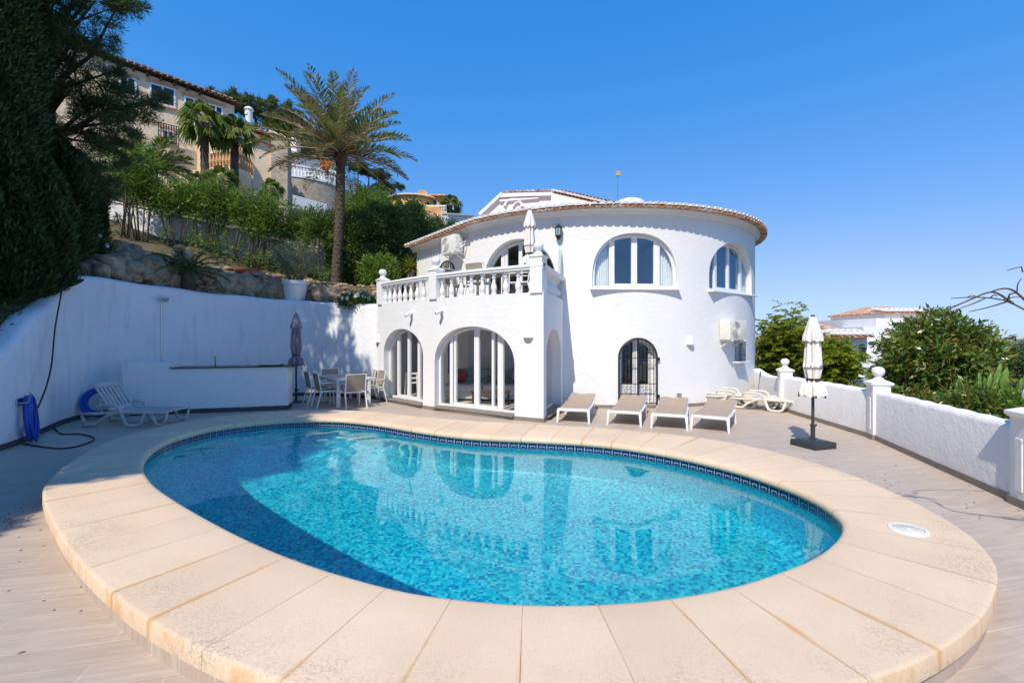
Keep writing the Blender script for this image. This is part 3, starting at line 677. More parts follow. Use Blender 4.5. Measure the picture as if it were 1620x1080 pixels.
# windows of the tower
c, u, nr, hw = T1
arch_frame(villa, 'arched_window', c - nr * .10, u, nr, hw, 3.07, 3.36, 4.46, [(-hw * .525, .14), (.01, .15), (hw * .545, .16)], p=2.35, mw=.05, curtains=[(-hw + .05, -hw * .58, 3.1), (hw * .56, hw - .05, 3.1)], bars=[(-hw * .52, hw * .54, 3.15, .09)], glass='upperglass')
obj('window_sill', MB().box(c - nr * .01 + Vector((0, 0, 3.035)), (hw * 2 + .12, .34, .035), rz=math.atan2(u.y, u.x), bev=.008), M['trim'], villa, world=True)
c, u, nr, hw = T2
arch_frame(villa, 'arched_window', c - nr * .12, u, nr, hw, 3.07, 3.50, 4.44, [(-hw * .60, .12), (-.02, .11), (hw * .58, .12)], p=2.1, curtains=[(hw * .6, hw - .05, 3.1)], bars=[(-hw * .6, hw * .58, 3.15, .09)], glass='upperglass')
obj('dark_room_sheet', MB().box(c - nr * .30 + u * -.15 + Vector((0, 0, 3.75)), (hw * 1.9, .02, 1.6), rz=math.atan2(u.y, u.x)), M['dark_room_sheet'], villa, world=True)  # added sheet that hides the sunlit inner wall, so the room looks dark
obj('window_sill', MB().box(c - nr * .0 + Vector((0, 0, 3.035)), (hw * 2 + .12, .32, .035), rz=math.atan2(u.y, u.x), bev=.008), M['trim'], villa, world=True)
# garden door behind its iron grille
c, u, nr, hw = TD; c = c + nr * .01
arch_frame(villa, 'garden_door', c - nr * .26, u, nr, hw, .08, 1.30, 1.80, [(0, .12), (-hw + .09, .12), (hw - .09, .12)], ft=.09, bars=[(-hw, hw, .30, .42), (-hw, hw, .55, .06)])
gr = MB(); T = lambda x, z, d=0: c + u * x + Vector((0, 0, z)) + nr * d
oo = arch_outline(hw, .10, 1.30, 1.80, n=28)
gr.tube([T(x * .97, z - .02) for x, z in oo], .024, 6)
gr.bar(T(0, .1), T(0, 1.78), .075, .03); gr.bar(T(-hw, .12), T(hw, .12), .03); gr.bar(T(-hw, .62), T(hw, .62), .018); gr.bar(T(-hw, 1.28), T(hw, 1.28), .018)
za = lambda x: 1.30 + .50 * math.sqrt(max(0, 1 - (x / hw) ** 2)) - .02
for i in range(1, 10):
    x = -hw + 2 * hw * i / 10
    if i == 5: continue
    gr.tube([T(x, .12), T(x, za(x))], .0075, 5, cap=False)
for sx_ in (-1, 1):
    cx_ = sx_ * hw * .5
    for zc_, r_ in ((.45, .06), (.36, .05), (1.36, .06)):
        for dd in (-1, 1):
            gr.tube([T(cx_ + dd * (.065 - r_ * (1 - k_ / 16) * math.cos(k_ * .55)), zc_ + r_ * (1 - k_ / 16) * math.sin(k_ * .55), .005) for k_ in range(16)], .006, 5)
for z in (.3, 1.25):
    gr.box(T(hw + .02, z, .02), (.05, .05, .09), rz=math.atan2(u.y, u.x))
obj('door_grille', gr, M['black'], villa, world=True)
# small barred window low on the right
c, u, nr, hw = TS
wf = arch_frame(villa, 'small_window', c - nr * .15, u, nr, hw, 1.15, 1.75, 1.78, [], ft=.04, p=6)
gr = MB(); T = lambda x, z, d=0: c + u * x + Vector((0, 0, z)) + nr * d
for i in range(6): gr.tube([T(-hw + 2 * hw * i / 5, 1.14, .12), T(-hw + 2 * hw * i / 5, 1.80, .12)], .009, 5)
for z in (1.16, 1.32, 1.62, 1.78): gr.bar(T(-hw - .02, z, .12), T(hw + .02, z, .12), .014)
for z in (1.16, 1.78):
    for s in (-1, 1): gr.bar(T(s * hw, z, .12), T(s * hw, z, -.05), .014)
obj('window_grille', gr, M['black'], wf, world=True)
obj('window_sill', MB().box(c + nr * .06 + Vector((0, 0, 1.12)), (hw * 2 + .3, .26, .035), rz=math.atan2(u.y, u.x)), M['trim'], villa, world=True)
# balcony door, arched
c, u, nr, hw = TB
arch_frame(villa, 'balcony_door', c - nr * .17, u, nr, hw, 2.72, 3.35, 4.46, [(-hw * .5, .12), (-hw * .40, .08), (0, .11), (hw * .40, .08), (hw * .5, .12)], ft=.08, bars=[(-hw * .5, hw * .5, 2.80, .1)])
# left wing
J0, J1, J2 = tpt(R_(-50.0)), Vector((-3.42, 16.35, 0)), Vector((-1.6, 20.3, 0))
def offset_poly(P, d):
    out = []
    for i in range(len(P)):
        a = P[max(i - 1, 0)]; b_ = P[i]; c_ = P[min(i + 1, len(P) - 1)]
        n1 = None if i == 0 else Vector(((b_ - a).y, -(b_ - a).x, 0)).normalized(); n2 = None if i == len(P) - 1 else Vector(((c_ - b_).y, -(c_ - b_).x, 0)).normalized()
        if n1 is None: m_ = n2
        elif n2 is None: m_ = n1
        else: m_ = (n1 + n2).normalized(); m_ = m_ / max(.4, m_.dot(n1))
        out.append(b_ + m_ * d)
    return out
def polywall(P, th_, z0, z1):                           # P runs left to right as seen from outside; outside is to the right of travel
    I = offset_poly(P, -th_); return MB().grid([[Vector((p.x, p.y, z)) for p, z in ((a, z0), (a, z1), (b_, z1), (b_, z0))] for a, b_ in zip(P, I)], closed_v=True)
def close_ends(mb, n):
    L_ = len(mb.v); mb.f.append((0, 1, 2, 3)); mb.f.append((L_ - 1, L_ - 2, L_ - 3, L_ - 4)); return mb
WP = [J2, J1, J0 + (J0 - J1).normalized() * .0]
wing = obj('wing_wall', close_ends(polywall(WP, .35, -.1, ZE - .02), 3), M['white'], villa)
wu = (J0 - J1).normalized(); wnrm = Vector((wu.y, -wu.x, 0))
def wing_hit(px):
    k_ = (px - CX) / FP; s = (J1.x - k_ * J1.y) / (k_ * wu.y - wu.x); return J1 + wu * s
A, B_ = wing_hit(693), wing_hit(721); WC, WHW = (A + B_) / 2, (B_ - A).length / 2
boolean_cut(wing, [arch_cut(WC, wu, wnrm, WHW, 2.95, 3.75, 4.27)]); wing.data.transform(Matrix.Translation(-TC))
ww = arch_frame(villa, 'wing_window', WC - wnrm * .2, wu, wnrm, WHW, 2.95, 3.75, 4.27, [(0, .07)], ft=.06)
gr = MB(); T = lambda x, z, d=0: WC + wu * x + Vector((0, 0, z)) + wnrm * d
gr.tube([T(x * .96, z, .02) for x, z in arch_outline(WHW, 2.97, 3.75, 4.25)], .02, 6)
for i in range(1, 8):
    x = -WHW + 2 * WHW * i / 8; gr.tube([T(x, 2.97, .02), T(x, 3.75 + .5 * math.sqrt(1 - (x / WHW) ** 2), .02)], .011, 5)
for z in (3.1, 3.7): gr.bar(T(-WHW, z, .02), T(WHW, z, .02), .02)
gr.tube([T(.17 * math.cos(a * .3), 3.9 + .17 * math.sin(a * .3), .03) for a in range(22)], .012, 5)
obj('window_grille', gr, M['black'], ww, world=True)
# balcony block: bowed front with two arches, side with one
P0, P1, P2 = Vector((-3.92, 13.28, 0)), Vector((-2.0, 11.36, 0)), Vector((.67, 9.65, 0))
def circ3(a, b_, c_):
    ax, ay, bx, by, cx_, cy = a.x, a.y, b_.x, b_.y, c_.x, c_.y
    D = 2 * (ax * (by - cy) + bx * (cy - ay) + cx_ * (ay - by))
    return Vector((((ax ** 2 + ay ** 2) * (by - cy) + (bx ** 2 + by ** 2) * (cy - ay) + (cx_ ** 2 + cy ** 2) * (ay - by)) / D, ((ax ** 2 + ay ** 2) * (cx_ - bx) + (bx ** 2 + by ** 2) * (ax - cx_) + (cx_ ** 2 + cy ** 2) * (bx - ax)) / D, 0))
BC = circ3(P0, P1, P2); BR = (P0 - BC).length
an0, an2 = math.atan2(P0.y - BC.y, P0.x - BC.x), math.atan2(P2.y - BC.y, P2.x - BC.x)
if an0 < 0: an0 += 2 * math.pi
if an2 < 0: an2 += 2 * math.pi
def bpt(s): a = an0 + (an2 - an0) * s; return BC + Vector((math.cos(a), math.sin(a), 0)) * BR
def bfind(px):
    ss = np.linspace(-.05, 1.05, 2000); return float(ss[np.argmin([abs(CX + FP * bpt(s).x / bpt(s).y - px) for s in ss])])
SIDE = Vector((1.36, 11.9, 0))
front = [bpt(s) for s in np.linspace(0, 1, 25)]
BP = [Vector((-3.55, 16.2, 0))] + [bpt(s) for s in np.linspace(0, .92, 23)] + [P2, SIDE]
blk = obj('balcony_wall', close_ends(polywall(BP, .36, -.1, ZB), len(BP)), M['white'], villa)
def block_open(p0, p1):
    A, B_ = bpt(bfind(p0)), bpt(bfind(p1)); c = (A + B_) / 2; u = (B_ - A).normalized(); return c, u, Vector((u.y, -u.x, 0)), (B_ - A).length / 2
O1, O2 = block_open(607, 669), block_open(687.5, 814)
su = (SIDE - P2).normalized(); sn = Vector((su.y, -su.x, 0))
def side_hit(px):
    k_ = (px - CX) / FP; s = (P2.x - k_ * P2.y) / (k_ * su.y - su.x); return P2 + su * s
A, B_ = side_hit(864.5), side_hit(887.5); O3 = ((A + B_) / 2, su, sn, (B_ - A).length / 2)
boolean_cut(blk, [arch_cut(*O1[:3], O1[3], .09, 1.35, 2.04), arch_cut(*O2[:3], O2[3], .09, 1.20, 2.06, p=2.15), arch_cut(*O3[:3], O3[3], .09, 1.40, 2.0, d_in=.55)])
blk.data.transform(Matrix.Translation(-TC)); blk.data.set_sharp_from_angle(angle=R_(25))
c, u, nr, hw = O1
arch_frame(villa, 'sliding_door', c - nr * .22, u, nr, hw, .11, 1.35, 2.02, [(-hw * .52, .10), (0.02, .10), (hw * .52, .10)], ft=.05, bars=[(-hw * .5, hw * .5, .17, .09)], glass='clearglass')
c, u, nr, hw = O2
f2 = arch_frame(villa, 'sliding_door', c - nr * .20, u, nr, hw, .11, 1.20, 2.04, [(-hw * .66, .10), (-hw * .56, .06), (0.0, .14), (hw * .40, .06), (hw * .58, .15)], ft=.05, p=2.15, bars=[(-hw * .6, hw * .5, .17, .09)], glass='clearglass')
c, u, nr, hw = O3
arch_frame(villa, 'side_door', c - nr * .22, u, nr, hw, .11, 1.40, 1.98, [], ft=.05, glass='clearglass')
sk_ = MB()
for O_ in (O1, O2, O3):
    c, u, nr, hw = O_; sk_.box(c - nr * .10 + Vector((0, 0, .085)), (hw * 2 - .01, .36, .03), rz=math.atan2(u.y, u.x))
obj('door_sill', sk_, M['skirt'], villa, world=True)
IN_ = offset_poly(BP, -.34)
obj('balcony_floor', MB().prism([(p.x, p.y) for p in IN_] + [(1.0, 13.2), (-1.6, 15.2)], 2.45, 2.68), M['floor_in'], villa, world=True)
obj('loggia_floor', MB().prism([(p.x, p.y) for p in offset_poly(BP, -.1)] + [(1.0, 13.2), (-1.6, 15.2)], -.05, .075), M['floor_in'], villa, world=True)
b = MB()
def skirt(P, h=.085, o_=.012):
    E = offset_poly(P, o_); b.grid([[Vector((p.x, p.y, z)) for p, z in ((q, h), (p_, h), (p_, -.05))] for q, p_ in zip(P, E)])
skirt([tpt(R_(a)) for a in np.linspace(-16, 75, 40)]); skirt(BP[1:])
obj('skirting', b, M['skirt'], villa, world=True)
# balustrade
bal = MB(); rail_pts = front
def railsweep(mb, P, prof):
    offs = [offset_poly(P, o_) for o_, z in prof]
    mb.grid([[Vector((offs[k_][i].x, offs[k_][i].y, prof[k_][1])) for k_ in range(len(prof))] for i in range(len(P))], closed_v=True)
rprof = [(.02, 3.27), (.02, 3.30), (.045, 3.32), (.045, 3.36), (.02, 3.375), (-.20, 3.375), (-.225, 3.36), (-.225, 3.32), (-.20, 3.30), (-.20, 3.27)]
railsweep(bal, front, rprof); railsweep(bal, [P2, SIDE], rprof)
balus = obj('balustrade', bal, M['trim'], villa, world=True)
bprof = [(.0, 0), (.062, 0), (.062, .045), (.045, .055), (.05, .075), (.066, .12), (.072, .16), (.062, .21), (.043, .265), (.032, .32), (.030, .36), (.047, .375), (.050, .39), (.034, .405), (.040, .435), (.058, .455), (.058, .505), (0, .505)]
bme = MB().lathe(bprof, seg=14).mesh('baluster'); bme.materials.append(M['trim']); bme.polygons.foreach_set('use_smooth', [True] * len(bme.polygons)); bme.set_sharp_from_angle(angle=R_(40))
cl = offset_poly(front, -.09); arcl = np.r_[0, np.cumsum([(cl[i + 1] - cl[i]).length for i in range(len(cl) - 1)])]
pier_s = [float(bfind(601) ), float(bfind(685.5)), .985]
def clpt(s): L_ = s * arcl[-1]; return Vector((np.interp(L_, arcl, [p.x for p in cl]), np.interp(L_, arcl, [p.y for p in cl]), 0))
spots = []
for s0, s1, nb in ((pier_s[0], pier_s[1], 9), (pier_s[1], pier_s[2], 9)):
    spots += [clpt(s0 + (s1 - s0) * (i + .75) / (nb + .5)) for i in range(nb)]
sc_ = [P2 - sn * .09 + su * (.28 + i * .212) for i in range(9)]
for p in spots + sc_:
    q = bpy.data.objects.new('baluster', bme); COL.objects.link(q); q.parent = balus; q.location = Vector((p.x, p.y, ZB - .002)) - TC
def balcony_pier(p, rz, w, h):
    q = obj('balcony_pier', MB().box((0, 0, h / 2 - .02), (w, w, h), bev=.012), M['trim'], villa, loc=Vector((p.x, p.y, ZB)) - TC); q.rotation_euler = (0, 0, rz)
    obj('pier_cap', MB().lathe([(0, .10), (.06, .095), (w * .70, .04), (w * .82, .03), (w * .82, 0), (w * .70, -.03)], seg=4, a0=R_(45), a1=R_(405)), M['trim'], q, loc=(0, 0, h - .02))
    obj('ball_finial', MB().lathe([(r * 1.15, z * 1.1) for r, z in ballp], seg=24), M['trim'], q, smooth=50, loc=(0, 0, h + .055))
    return q
fu_ = lambda s: (bpt(min(1, s + .02)) - bpt(s - .02))
for s, w_, h in ((pier_s[0], .27, .70), (pier_s[1], .27, .72), (.972, .29, .78)):
    p = clpt(s) if s < .9 else P2 + Vector((-.10, .17, 0)); d = fu_(min(s, .97)); balcony_pier(p, math.atan2(d.y, d.x), w_, h)
# glass wind screen by the tower wall, eaves, cornice and tiles
obj('wind_screen', MB().slab([SIDE - sn * .05 - su * s_ + Vector((0, 0, z)) for s_, z in ((.06, 2.8), (.06, 4.05), (.42, 4.05), (.62, 3.42), (.62, 2.8))], sn * .012), M['glass'], villa, world=True)
A_END = R_(-52)
cor = [(TR - .01, 4.90), (TR + .03, 4.90), (TR + .03, 4.94), (TR + .055, 4.96), (TR + .07, 5.0), (TR + .13, 5.05), (TR + .15, 5.06), (TR + .15, 5.10), (TR - .1, 5.10)]
def tower_lathe(prof, a0, a1, seg=160):
    return MB().grid([[tpt(a0 + (a1 - a0) * i / seg, r, z) for r, z in prof] for i in range(seg + 1)])
obj('cornice', tower_lathe(cor, A_END, R_(250)), M['trim'], villa, world=True, smooth=30)
WE = [J1 - wu * .28, J0 + wu * .25]
def lin_sweep(mb, a, b_, nrm, prof): mb.grid([[p + nrm * o_ + Vector((0, 0, z)) for o_, z in prof] for p in (a, b_)]); return mb
obj('wing_cornice', lin_sweep(MB(), WE[0], WE[1] - wu * .2, wnrm, [(r - TR, z - .03) for r, z in cor]), M['trim'], villa, world=True, smooth=30)
def tile(mb_cover, mb_white, mb_pan, base, outd, side, rise, first=0.0, w_=.088, courses=3, clen=.42, seg=7, sh=1.0):
    # a column of barrel tiles going up the slope; base at the eave tip, outd = outward horizontal unit vector
    up = (-outd * math.cos(rise) + Vector((0, 0, math.sin(rise)))); nz = up.cross(side); nz = nz if nz.z > 0 else -nz
    for j in range(courses):
        s0, s1 = j * clen - (.0 if j else 0), (j + 1) * clen + .07; k0, k1 = (1 - .055 * j) , (1 - .055 * (j + 1)); lift0, lift1 = .022, .0
        rows = []
        for s, k_, lf in ((s0, k0 * 1.0, lift0), (s1, k1 * .84, lift1)):
            rows.append([base + up * s + side * (w_ * sh * k_ * math.cos(math.pi * q / seg)) + nz * (w_ * .8 * k_ * math.sin(math.pi * q / seg) + lf + .012) for q in range(seg + 1)])
        (mb_white if j == 0 else mb_cover).grid(rows)
        if j == 0:
            mb_white.add(rows[0], [tuple(range(seg + 1))])
            lip = [p - nz * .022 for p in rows[0]]
    # the pan: an upturned channel beneath, sticking out a little
    off = side * (w_ * 1.12)
    rows = []
    for s, k_ in ((-.012, 1.0), (clen * courses, .80)):
        rows.append([base + off * (1 if s < 0 else .85) + up * s + side * (w_ * .98 * k_ * math.cos(math.pi * q / seg)) + nz * (-w_ * .55 * k_ * math.sin(math.pi * q / seg) + .016) for q in range(seg + 1)])
    mb_pan.grid(rows); mb_pan.grid([[p - nz * .014 for p in r] for r in rows]); mb_pan.grid([rows[0], [p - nz * .014 for p in rows[0]]])
RE = TR + .335; nt_ = round((R_(250) - A_END) * RE / .197)
cov, whi, pan = MB(), MB(), MB()
for i in range(nt_):
    a = A_END + (R_(250) - A_END) * (i + .5) / nt_
    if a > R_(110): continue
    od = Vector((math.sin(a), -math.cos(a), 0)); sd = Vector((math.cos(a), math.sin(a), 0))
    tile(cov, whi, pan, tpt(a, RE, 5.085 + .004 * math.sin(i * 2.1)), od, sd, R_(13))
nw = round((WE[1] - WE[0]).length / .197)
cov_w, whi_w, pan_w = MB(), MB(), MB()
for i in range(nw):
    p = WE[0] + (WE[1] - WE[0]) * (i + .5) / nw + wnrm * .36 + Vector((0, 0, 5.05))
    tile(cov_w, whi_w, pan_w, p, wnrm, wu, R_(13))
obj('wing_tiles', cov_w, M['tile'], villa, world=True, smooth=50, fixn=False); obj('wing_eave_tiles', whi_w, M['tilewhite'], villa, world=True, smooth=50, fixn=False); obj('wing_pan_tiles', pan_w, M['tile'], villa, world=True, smooth=50, fixn=False)
roof = obj('roof_tiles', cov, M['tile'], villa, world=True, smooth=50, fixn=False)
obj('eave_tiles', whi, M['tilewhite'], villa, world=True, smooth=50, fixn=False); obj('pan_tiles', pan, M['tile'], villa, world=True, smooth=50, fixn=False)
obj('roof_deck', MB().lathe([(RE - .005, 5.07), (RE - .005, 5.082), (TR - .7, 5.34), (0, 6.2)], seg=90), M['tile'], villa, smooth=30)
obj('wing_roof_deck', MB().slab([WE[0] + wnrm * .3 + Vector((0, 0, 5.05)), WE[1] + wnrm * .3 + Vector((0, 0, 5.05)), WE[1] - wnrm * 2.5 + Vector((0, 0, 5.7)), WE[0] - wnrm * 2.5 + Vector((0, 0, 5.7))], (0, 0, .02)), M['tile'], villa, world=True)
# the raised roof behind: white gable with tiled ridge and a lower tiled return
Yg = 16.2; gp = [W(758, 345, Yg), W(794, 310, Yg), W(872, 307, Yg), W(905, 322, Yg), W(905, 350, Yg)]
gab = MB().slab([gp[0] - Vector((0, 0, .8))] + gp + [gp[-1] - Vector((0, 0, .8))], (0.5, 3.0, 0)); obj('roof_gable', gab, M['white'], villa, world=True)
b = MB(); b.slab([W(789, 312, Yg - .12), W(796, 305.5, Yg - .12), W(873, 303.5, Yg - .12), W(873, 309, Yg - .12)], (.05, .12, 0)); b.bar(W(790, 318, Yg - .04), W(852, 313, Yg - .04), .09, .07); b.bar(W(758, 340, Yg - .05), W(794, 306.5, Yg - .05), .16, .1)
b.tube([W(812 + 14 * math.cos(a), 330 - 16 * math.sin(a), Yg - .04) for a in np.linspace(.2, 2.9, 12)], .05, 6); b.tube([W(820 + 8 * math.cos(a), 329 - 9 * math.sin(a), Yg - .04) for a in np.linspace(.2, 2.9, 12)], .04, 6)
obj('gable_moulding', b, M['trim'], villa, world=True)
cov, whi, pan = MB(), MB(), MB()
A, B_ = W(872, 303, Yg - .3), W(955, 322, Yg - 1.2); d = (B_ - A); sd = Vector((d.x, d.y, 0)).normalized(); nn2 = Vector((sd.y, -sd.x, 0)); cnt = 14
for i in range(cnt): tile(cov, whi, pan, A + d * (i + .5) / cnt, nn2, d.normalized(), R_(14), courses=4)
A2, B2 = W(796, 306, Yg - .1), W(872, 303.5, Yg - .1)
for i in range(9): tile(cov, cov, pan, A2 + (B2 - A2) * (i + .5) / 9 + Vector((0, 0, .0)), Vector((0, -1, 0)), Vector((1, 0, 0)), R_(10), courses=3)
obj('gable_tiles', cov, M['tile'], villa, world=True, smooth=50, fixn=False); obj('gable_eave_tiles', whi, M['tilewhite'], villa, world=True, smooth=50, fixn=False); obj('gable_pan_tiles', pan, M['tile'], villa, world=True, smooth=50, fixn=False)
obj('return_wall', MB().slab([A + Vector((0, 0, -.05)), B_ + Vector((0, 0, -.05)), B_ + Vector((0, 0, -1.0)), A + Vector((0, 0, -1.6))], (0.3, .9, 0)).slab([A + Vector((0, .1, 0)), B_ + Vector((0, .1, 0)), B_ + Vector((.6, 1.8, .3)), A + Vector((.6, 1.8, .3))], (0, 0, -.04)), M['interior'], villa, world=True)
obj('roof_dome', MB().lathe([(0, .2), (.2, .19), (.38, .12), (.5, -.02), (.55, -.3)], c=W(997, 325, 14.0) - TC, seg=24), M['trim'], villa, smooth=True)
an = thing('roof_antenna', 'thin grey pole with a small yellowish box on top standing on the villa roof', 'antenna', W(977, 316, 14))
obj('mast', MB().tube([(0, 0, -.25), (0, 0, .78)], .016, 8), M['steel'], an); obj('antenna_box', MB().box((.02, -.02, .80), (.15, .05, .14), rz=.3, bev=.01), M['tan'], an); obj('cross_arm', MB().bar((-.03, 0, .70), (.09, 0, .72), .012), M['steel'], an)

# ------------------------------------------------------------------ things fixed to the villa
def place(root, p, nrm): root.location = p; root.rotation_euler = (0, 0, math.atan2(nrm.y, nrm.x) + math.pi / 2)   # local -Y looks along nrm
def aircon(label, mat):
    r = thing('air_conditioner', label, 'air conditioner', group='air conditioners on the villa wall')
    obj('casing', MB().box((0, -.24, .26), (.80, .30, .52), bev=.02), M[mat], r, smooth=40)
    f = MB()
    for k in range(7): f.lathe([(.035 + .028 * k, 0), (.035 + .028 * k, .012), (.043 + .028 * k, .012), (.043 + .028 * k, 0)], seg=28)
    for k in range(6): a = k * math.pi / 3; f.bar((0, 0, .006), (.21 * math.cos(a), .21 * math.sin(a), .006), .008)
    me = f.mesh('g'); me.transform(Matrix.Translation((-.13, -.392, .27)) @ Matrix.Rotation(R_(90), 4, 'X'))
    obj('fan_grille', me, M[mat], r)
    d = MB().lathe([(0, 0), (.22, 0)], seg=28).mesh('d'); d.transform(Matrix.Translation((-.13, -.3915, .27)) @ Matrix.Rotation(R_(90), 4, 'X')); obj('fan_opening', d, M['greycloth'], r)
    obj('side_panel', MB().box((.405, -.24, .30), (.02, .24, .34), bev=.008).box((.418, -.2, .36), (.012, .06, .1)).box((.418, -.28, .22), (.012, .05, .08)), M[mat], r)
    b = MB()
    for s in (-.3, .3): b.bar((s, 0, -.02), (s, -.42, -.02), .04).bar((s, -.01, .0), (s, -.01, -.25), .035).bar((s, -.02, -.22), (s, -.34, -.03), .02)
    obj('bracket', b, M['plastic'], r)
    obj('pipe', MB().tube([(.41, -.22, .12), (.50, -.2, .12), (.52, -.1, .22), (.50, -.02, .45), (.47, 0, .62)], .018, 8).tube([(.41, -.26, .2), (.49, -.24, .2), (.55, -.1, .3), (.52, 0, .5)], .012, 8), M['plastic'], r, smooth=True)
    return r
p = wing_hit(731); p.z = W(0, 401, p.y).z
a1 = aircon('white air conditioner box high under the left eave beside the small barred arch', 'plastic'); place(a1, p - wu * .2, wnrm)
a = thit(1151); p = tpt(a); p.z = W(0, 537, p.y).z; p = p - Vector((math.sin(a), -math.cos(a), 0)) * .07
a2 = aircon('ivory air conditioner box above the small barred window low on the round tower', 'ivory'); nrm = Vector((math.sin(a), -math.cos(a), 0)); place(a2, p, nrm)
# lantern
a = thit(885); p = tpt(a); p.z = W(0, 381, p.y).z
ln = thing('wall_lantern', 'black framed glass lantern on the tower wall right of the balcony arch', 'wall lamp'); place(ln, p, Vector((math.sin(a), -math.cos(a), 0)))
obj('lantern_frame', MB().lathe([(0, -.10), (.03, -.09), (.085, 0), (.09, .015), (.08, .02)], c=(0, -.1, .1), seg=8).lathe([(.09, .2), (.10, .215), (.075, .25), (.03, .285), (.012, .32), (0, .33)], c=(0, -.1, .1), seg=8).box((0, -.012, .2), (.09, .024, .16)), M['black'], ln)
b = MB()
for k in range(8): an_ = k * math.pi / 4; b.bar((.082 * math.cos(an_), -.1 + .082 * math.sin(an_), .11), (.09 * math.cos(an_), -.1 + .09 * math.sin(an_), .31), .010)
obj('glazing_bar', b, M['black'], ln); obj('lantern_glass', MB().lathe([(.078, .02), (.085, .2)], c=(0, -.1, .1), seg=8), M['lampglass'], ln)
def cone_lamp(label, p, nrm):
    r = thing('plaster_lamp', label, 'wall lamp', group='half cone plaster lamps on the villa wall'); place(r, p, nrm)
    pr = MB().lathe([(.045, .24), (.06, .23), (.115, 0), (.105, 0), (.05, .22)], seg=18, a0=math.pi, a1=2 * math.pi)
    obj('lamp_shade', pr, M['shade_lamp'], r, smooth=50); obj('lamp_base', MB().box((0, -.01, .12), (.10, .02, .2)), M['shade_lamp'], r)
a = thit(1091); p = tpt(a); p.z = W(0, 545, p.y).z
cone_lamp('white half cone lamp on the round tower left of the ivory air conditioner', p, Vector((math.sin(a), -math.cos(a), 0)))
s = bfind(836); p = bpt(s); p.z = W(0, 534, p.y).z; d = fu_(min(.97, s)).normalized(); cone_lamp('white half cone lamp on the balcony block at the right of the wide arch', p, Vector((d.y, -d.x, 0)))
s = bfind(598); p = bpt(s); p.z = W(0, 541, p.y).z; d = fu_(s + .02).normalized(); cone_lamp('white half cone lamp left of the narrow arch, by the retaining wall', p, Vector((d.y, -d.x, 0)))
for px, py, lab in ((653, 497, 'small white spotlight on the balcony front above the narrow arch'), (701, 493, 'small white spotlight on the balcony front above the wide arch')):
    s = bfind(px); p = bpt(s); p.z = W(0, py, p.y).z; d = fu_(s).normalized(); nrm = Vector((d.y, -d.x, 0))
    r = thing('spotlight', lab, 'spotlight', group='spotlights on the balcony front'); place(r, p, nrm)
    obj('spot_head', MB().tube([(-.05, -.05, .02), (.0, -.12, .0), (-.05, -.20, -.04)], [.04, .048, .044], 12), M['trim'], r, smooth=40); obj('spot_glass', MB().tube([(-.052, -.203, -.042), (-.056, -.208, -.044)], .04, 12), M['black'], r); obj('spot_mount', MB().box((-.02, -.03, .03), (.08, .06, .06), bev=.01), M['trim'], r)
a = thit(1074); p = tpt(a); p.z = W(0, 626, p.y).z
r = thing('wall_socket', 'small grey socket box low on the tower wall right of the garden door', 'socket'); place(r, p, Vector((math.sin(a), -math.cos(a), 0)))
obj('socket_box', MB().box((0, -.02, 0), (.11, .05, .13), bev=.008), M['skirt'], r); obj('socket_cover', MB().box((0, -.048, .01), (.08, .012, .08), bev=.004), M['steel'], r)
# living room seen through the glass
so_ = thing('sofa', 'long pale sofa behind the wide glass doors of the villa', 'sofa', (-.75, 12.75, .075), R_(-8))
obj('sofa_base', MB().box((0, 0, .17), (2.3, .85, .22), bev=.03), M['sofa'], so_, smooth=40); obj('seat_cushion', MB().box((-.55, -.05, .36), (1.08, .8, .18), bev=.05).box((.55, -.05, .36), (1.08, .8, .18), bev=.05), M['sofa'], so_, smooth=60)
obj('backrest', MB().box((0, .36, .55), (2.3, .2, .55), bev=.06), M['greycloth'], so_, smooth=60); obj('armrest', MB().box((1.2, 0, .38), (.18, .9, .55), bev=.05), M['sofa'], so_, smooth=60)
for dx, mt_, r_, lab in ((.35, 'tan', .22, 'round tan cushion on the middle of the pale sofa'), (-.75, 'red', .20, 'red patterned cushion at the left end of the pale sofa'), (.95, 'greycloth', .24, 'grey square cushion at the right end of the pale sofa')):
    p = so_.matrix_basis @ Vector((dx, .02, .62)); p = Vector(so_.location) + Matrix.Rotation(R_(-8), 3, 'Z') @ Vector((dx, .12, .64 if mt_ != 'tan' else .66))
    tag(obj('cushion', MB().ball((0, 0, 0), r_, 3, (1, .38, .95)), M[mt_], smooth=True, loc=p), lab, 'cushion', 'cushions on the sofa')
ct = thing('coffee_table', 'low pale table in front of the sofa behind glass', 'table', (-.55, 11.75, .075), R_(-20)); obj('table_top', MB().box((0, 0, .34), (.95, .45, .04), bev=.01), M['wood'], ct)
for sx_ in (-1, 1):
    for sy_ in (-1, 1): obj('leg', MB().box((sx_ * .42, sy_ * .18, .16), (.04, .04, .32)), M['wood'], ct)
p = Vector((-1.62, 12.3, 1.75)); tw = MB().grid([[p + Vector((-.11 + .22 * i / 10, .03 * math.sin(i * 1.9), -.95 * j / 8 + .05 * math.sin(i))) for j in range(9)] for i in range(11)])
tw.tube([p + Vector((-.16, 0, .02)), p + Vector((.16, 0, .02))], .012, 6); me = tw.mesh('towel')
tag(obj('towel', me, M['hoseblue'], smooth=True), 'blue towel hanging behind the left pane of the wide doors', 'towel')
st_ = thing('stacked_stools', 'stack of pale plastic stools behind the narrow glass doors', 'stool', (-2.9, 13.3, .08))
for k_ in range(3): obj('seat', MB().box((0, 0, .42 + .13 * k_), (.36, .36, .035), bev=.015), M['plastic'], st_)
for sx_ in (-1, 1):
    for sy_ in (-1, 1): obj('leg', MB().bar((sx_ * .19, sy_ * .19, 0), (sx_ * .15, sy_ * .15, .68), .035), M['plastic'], st_)

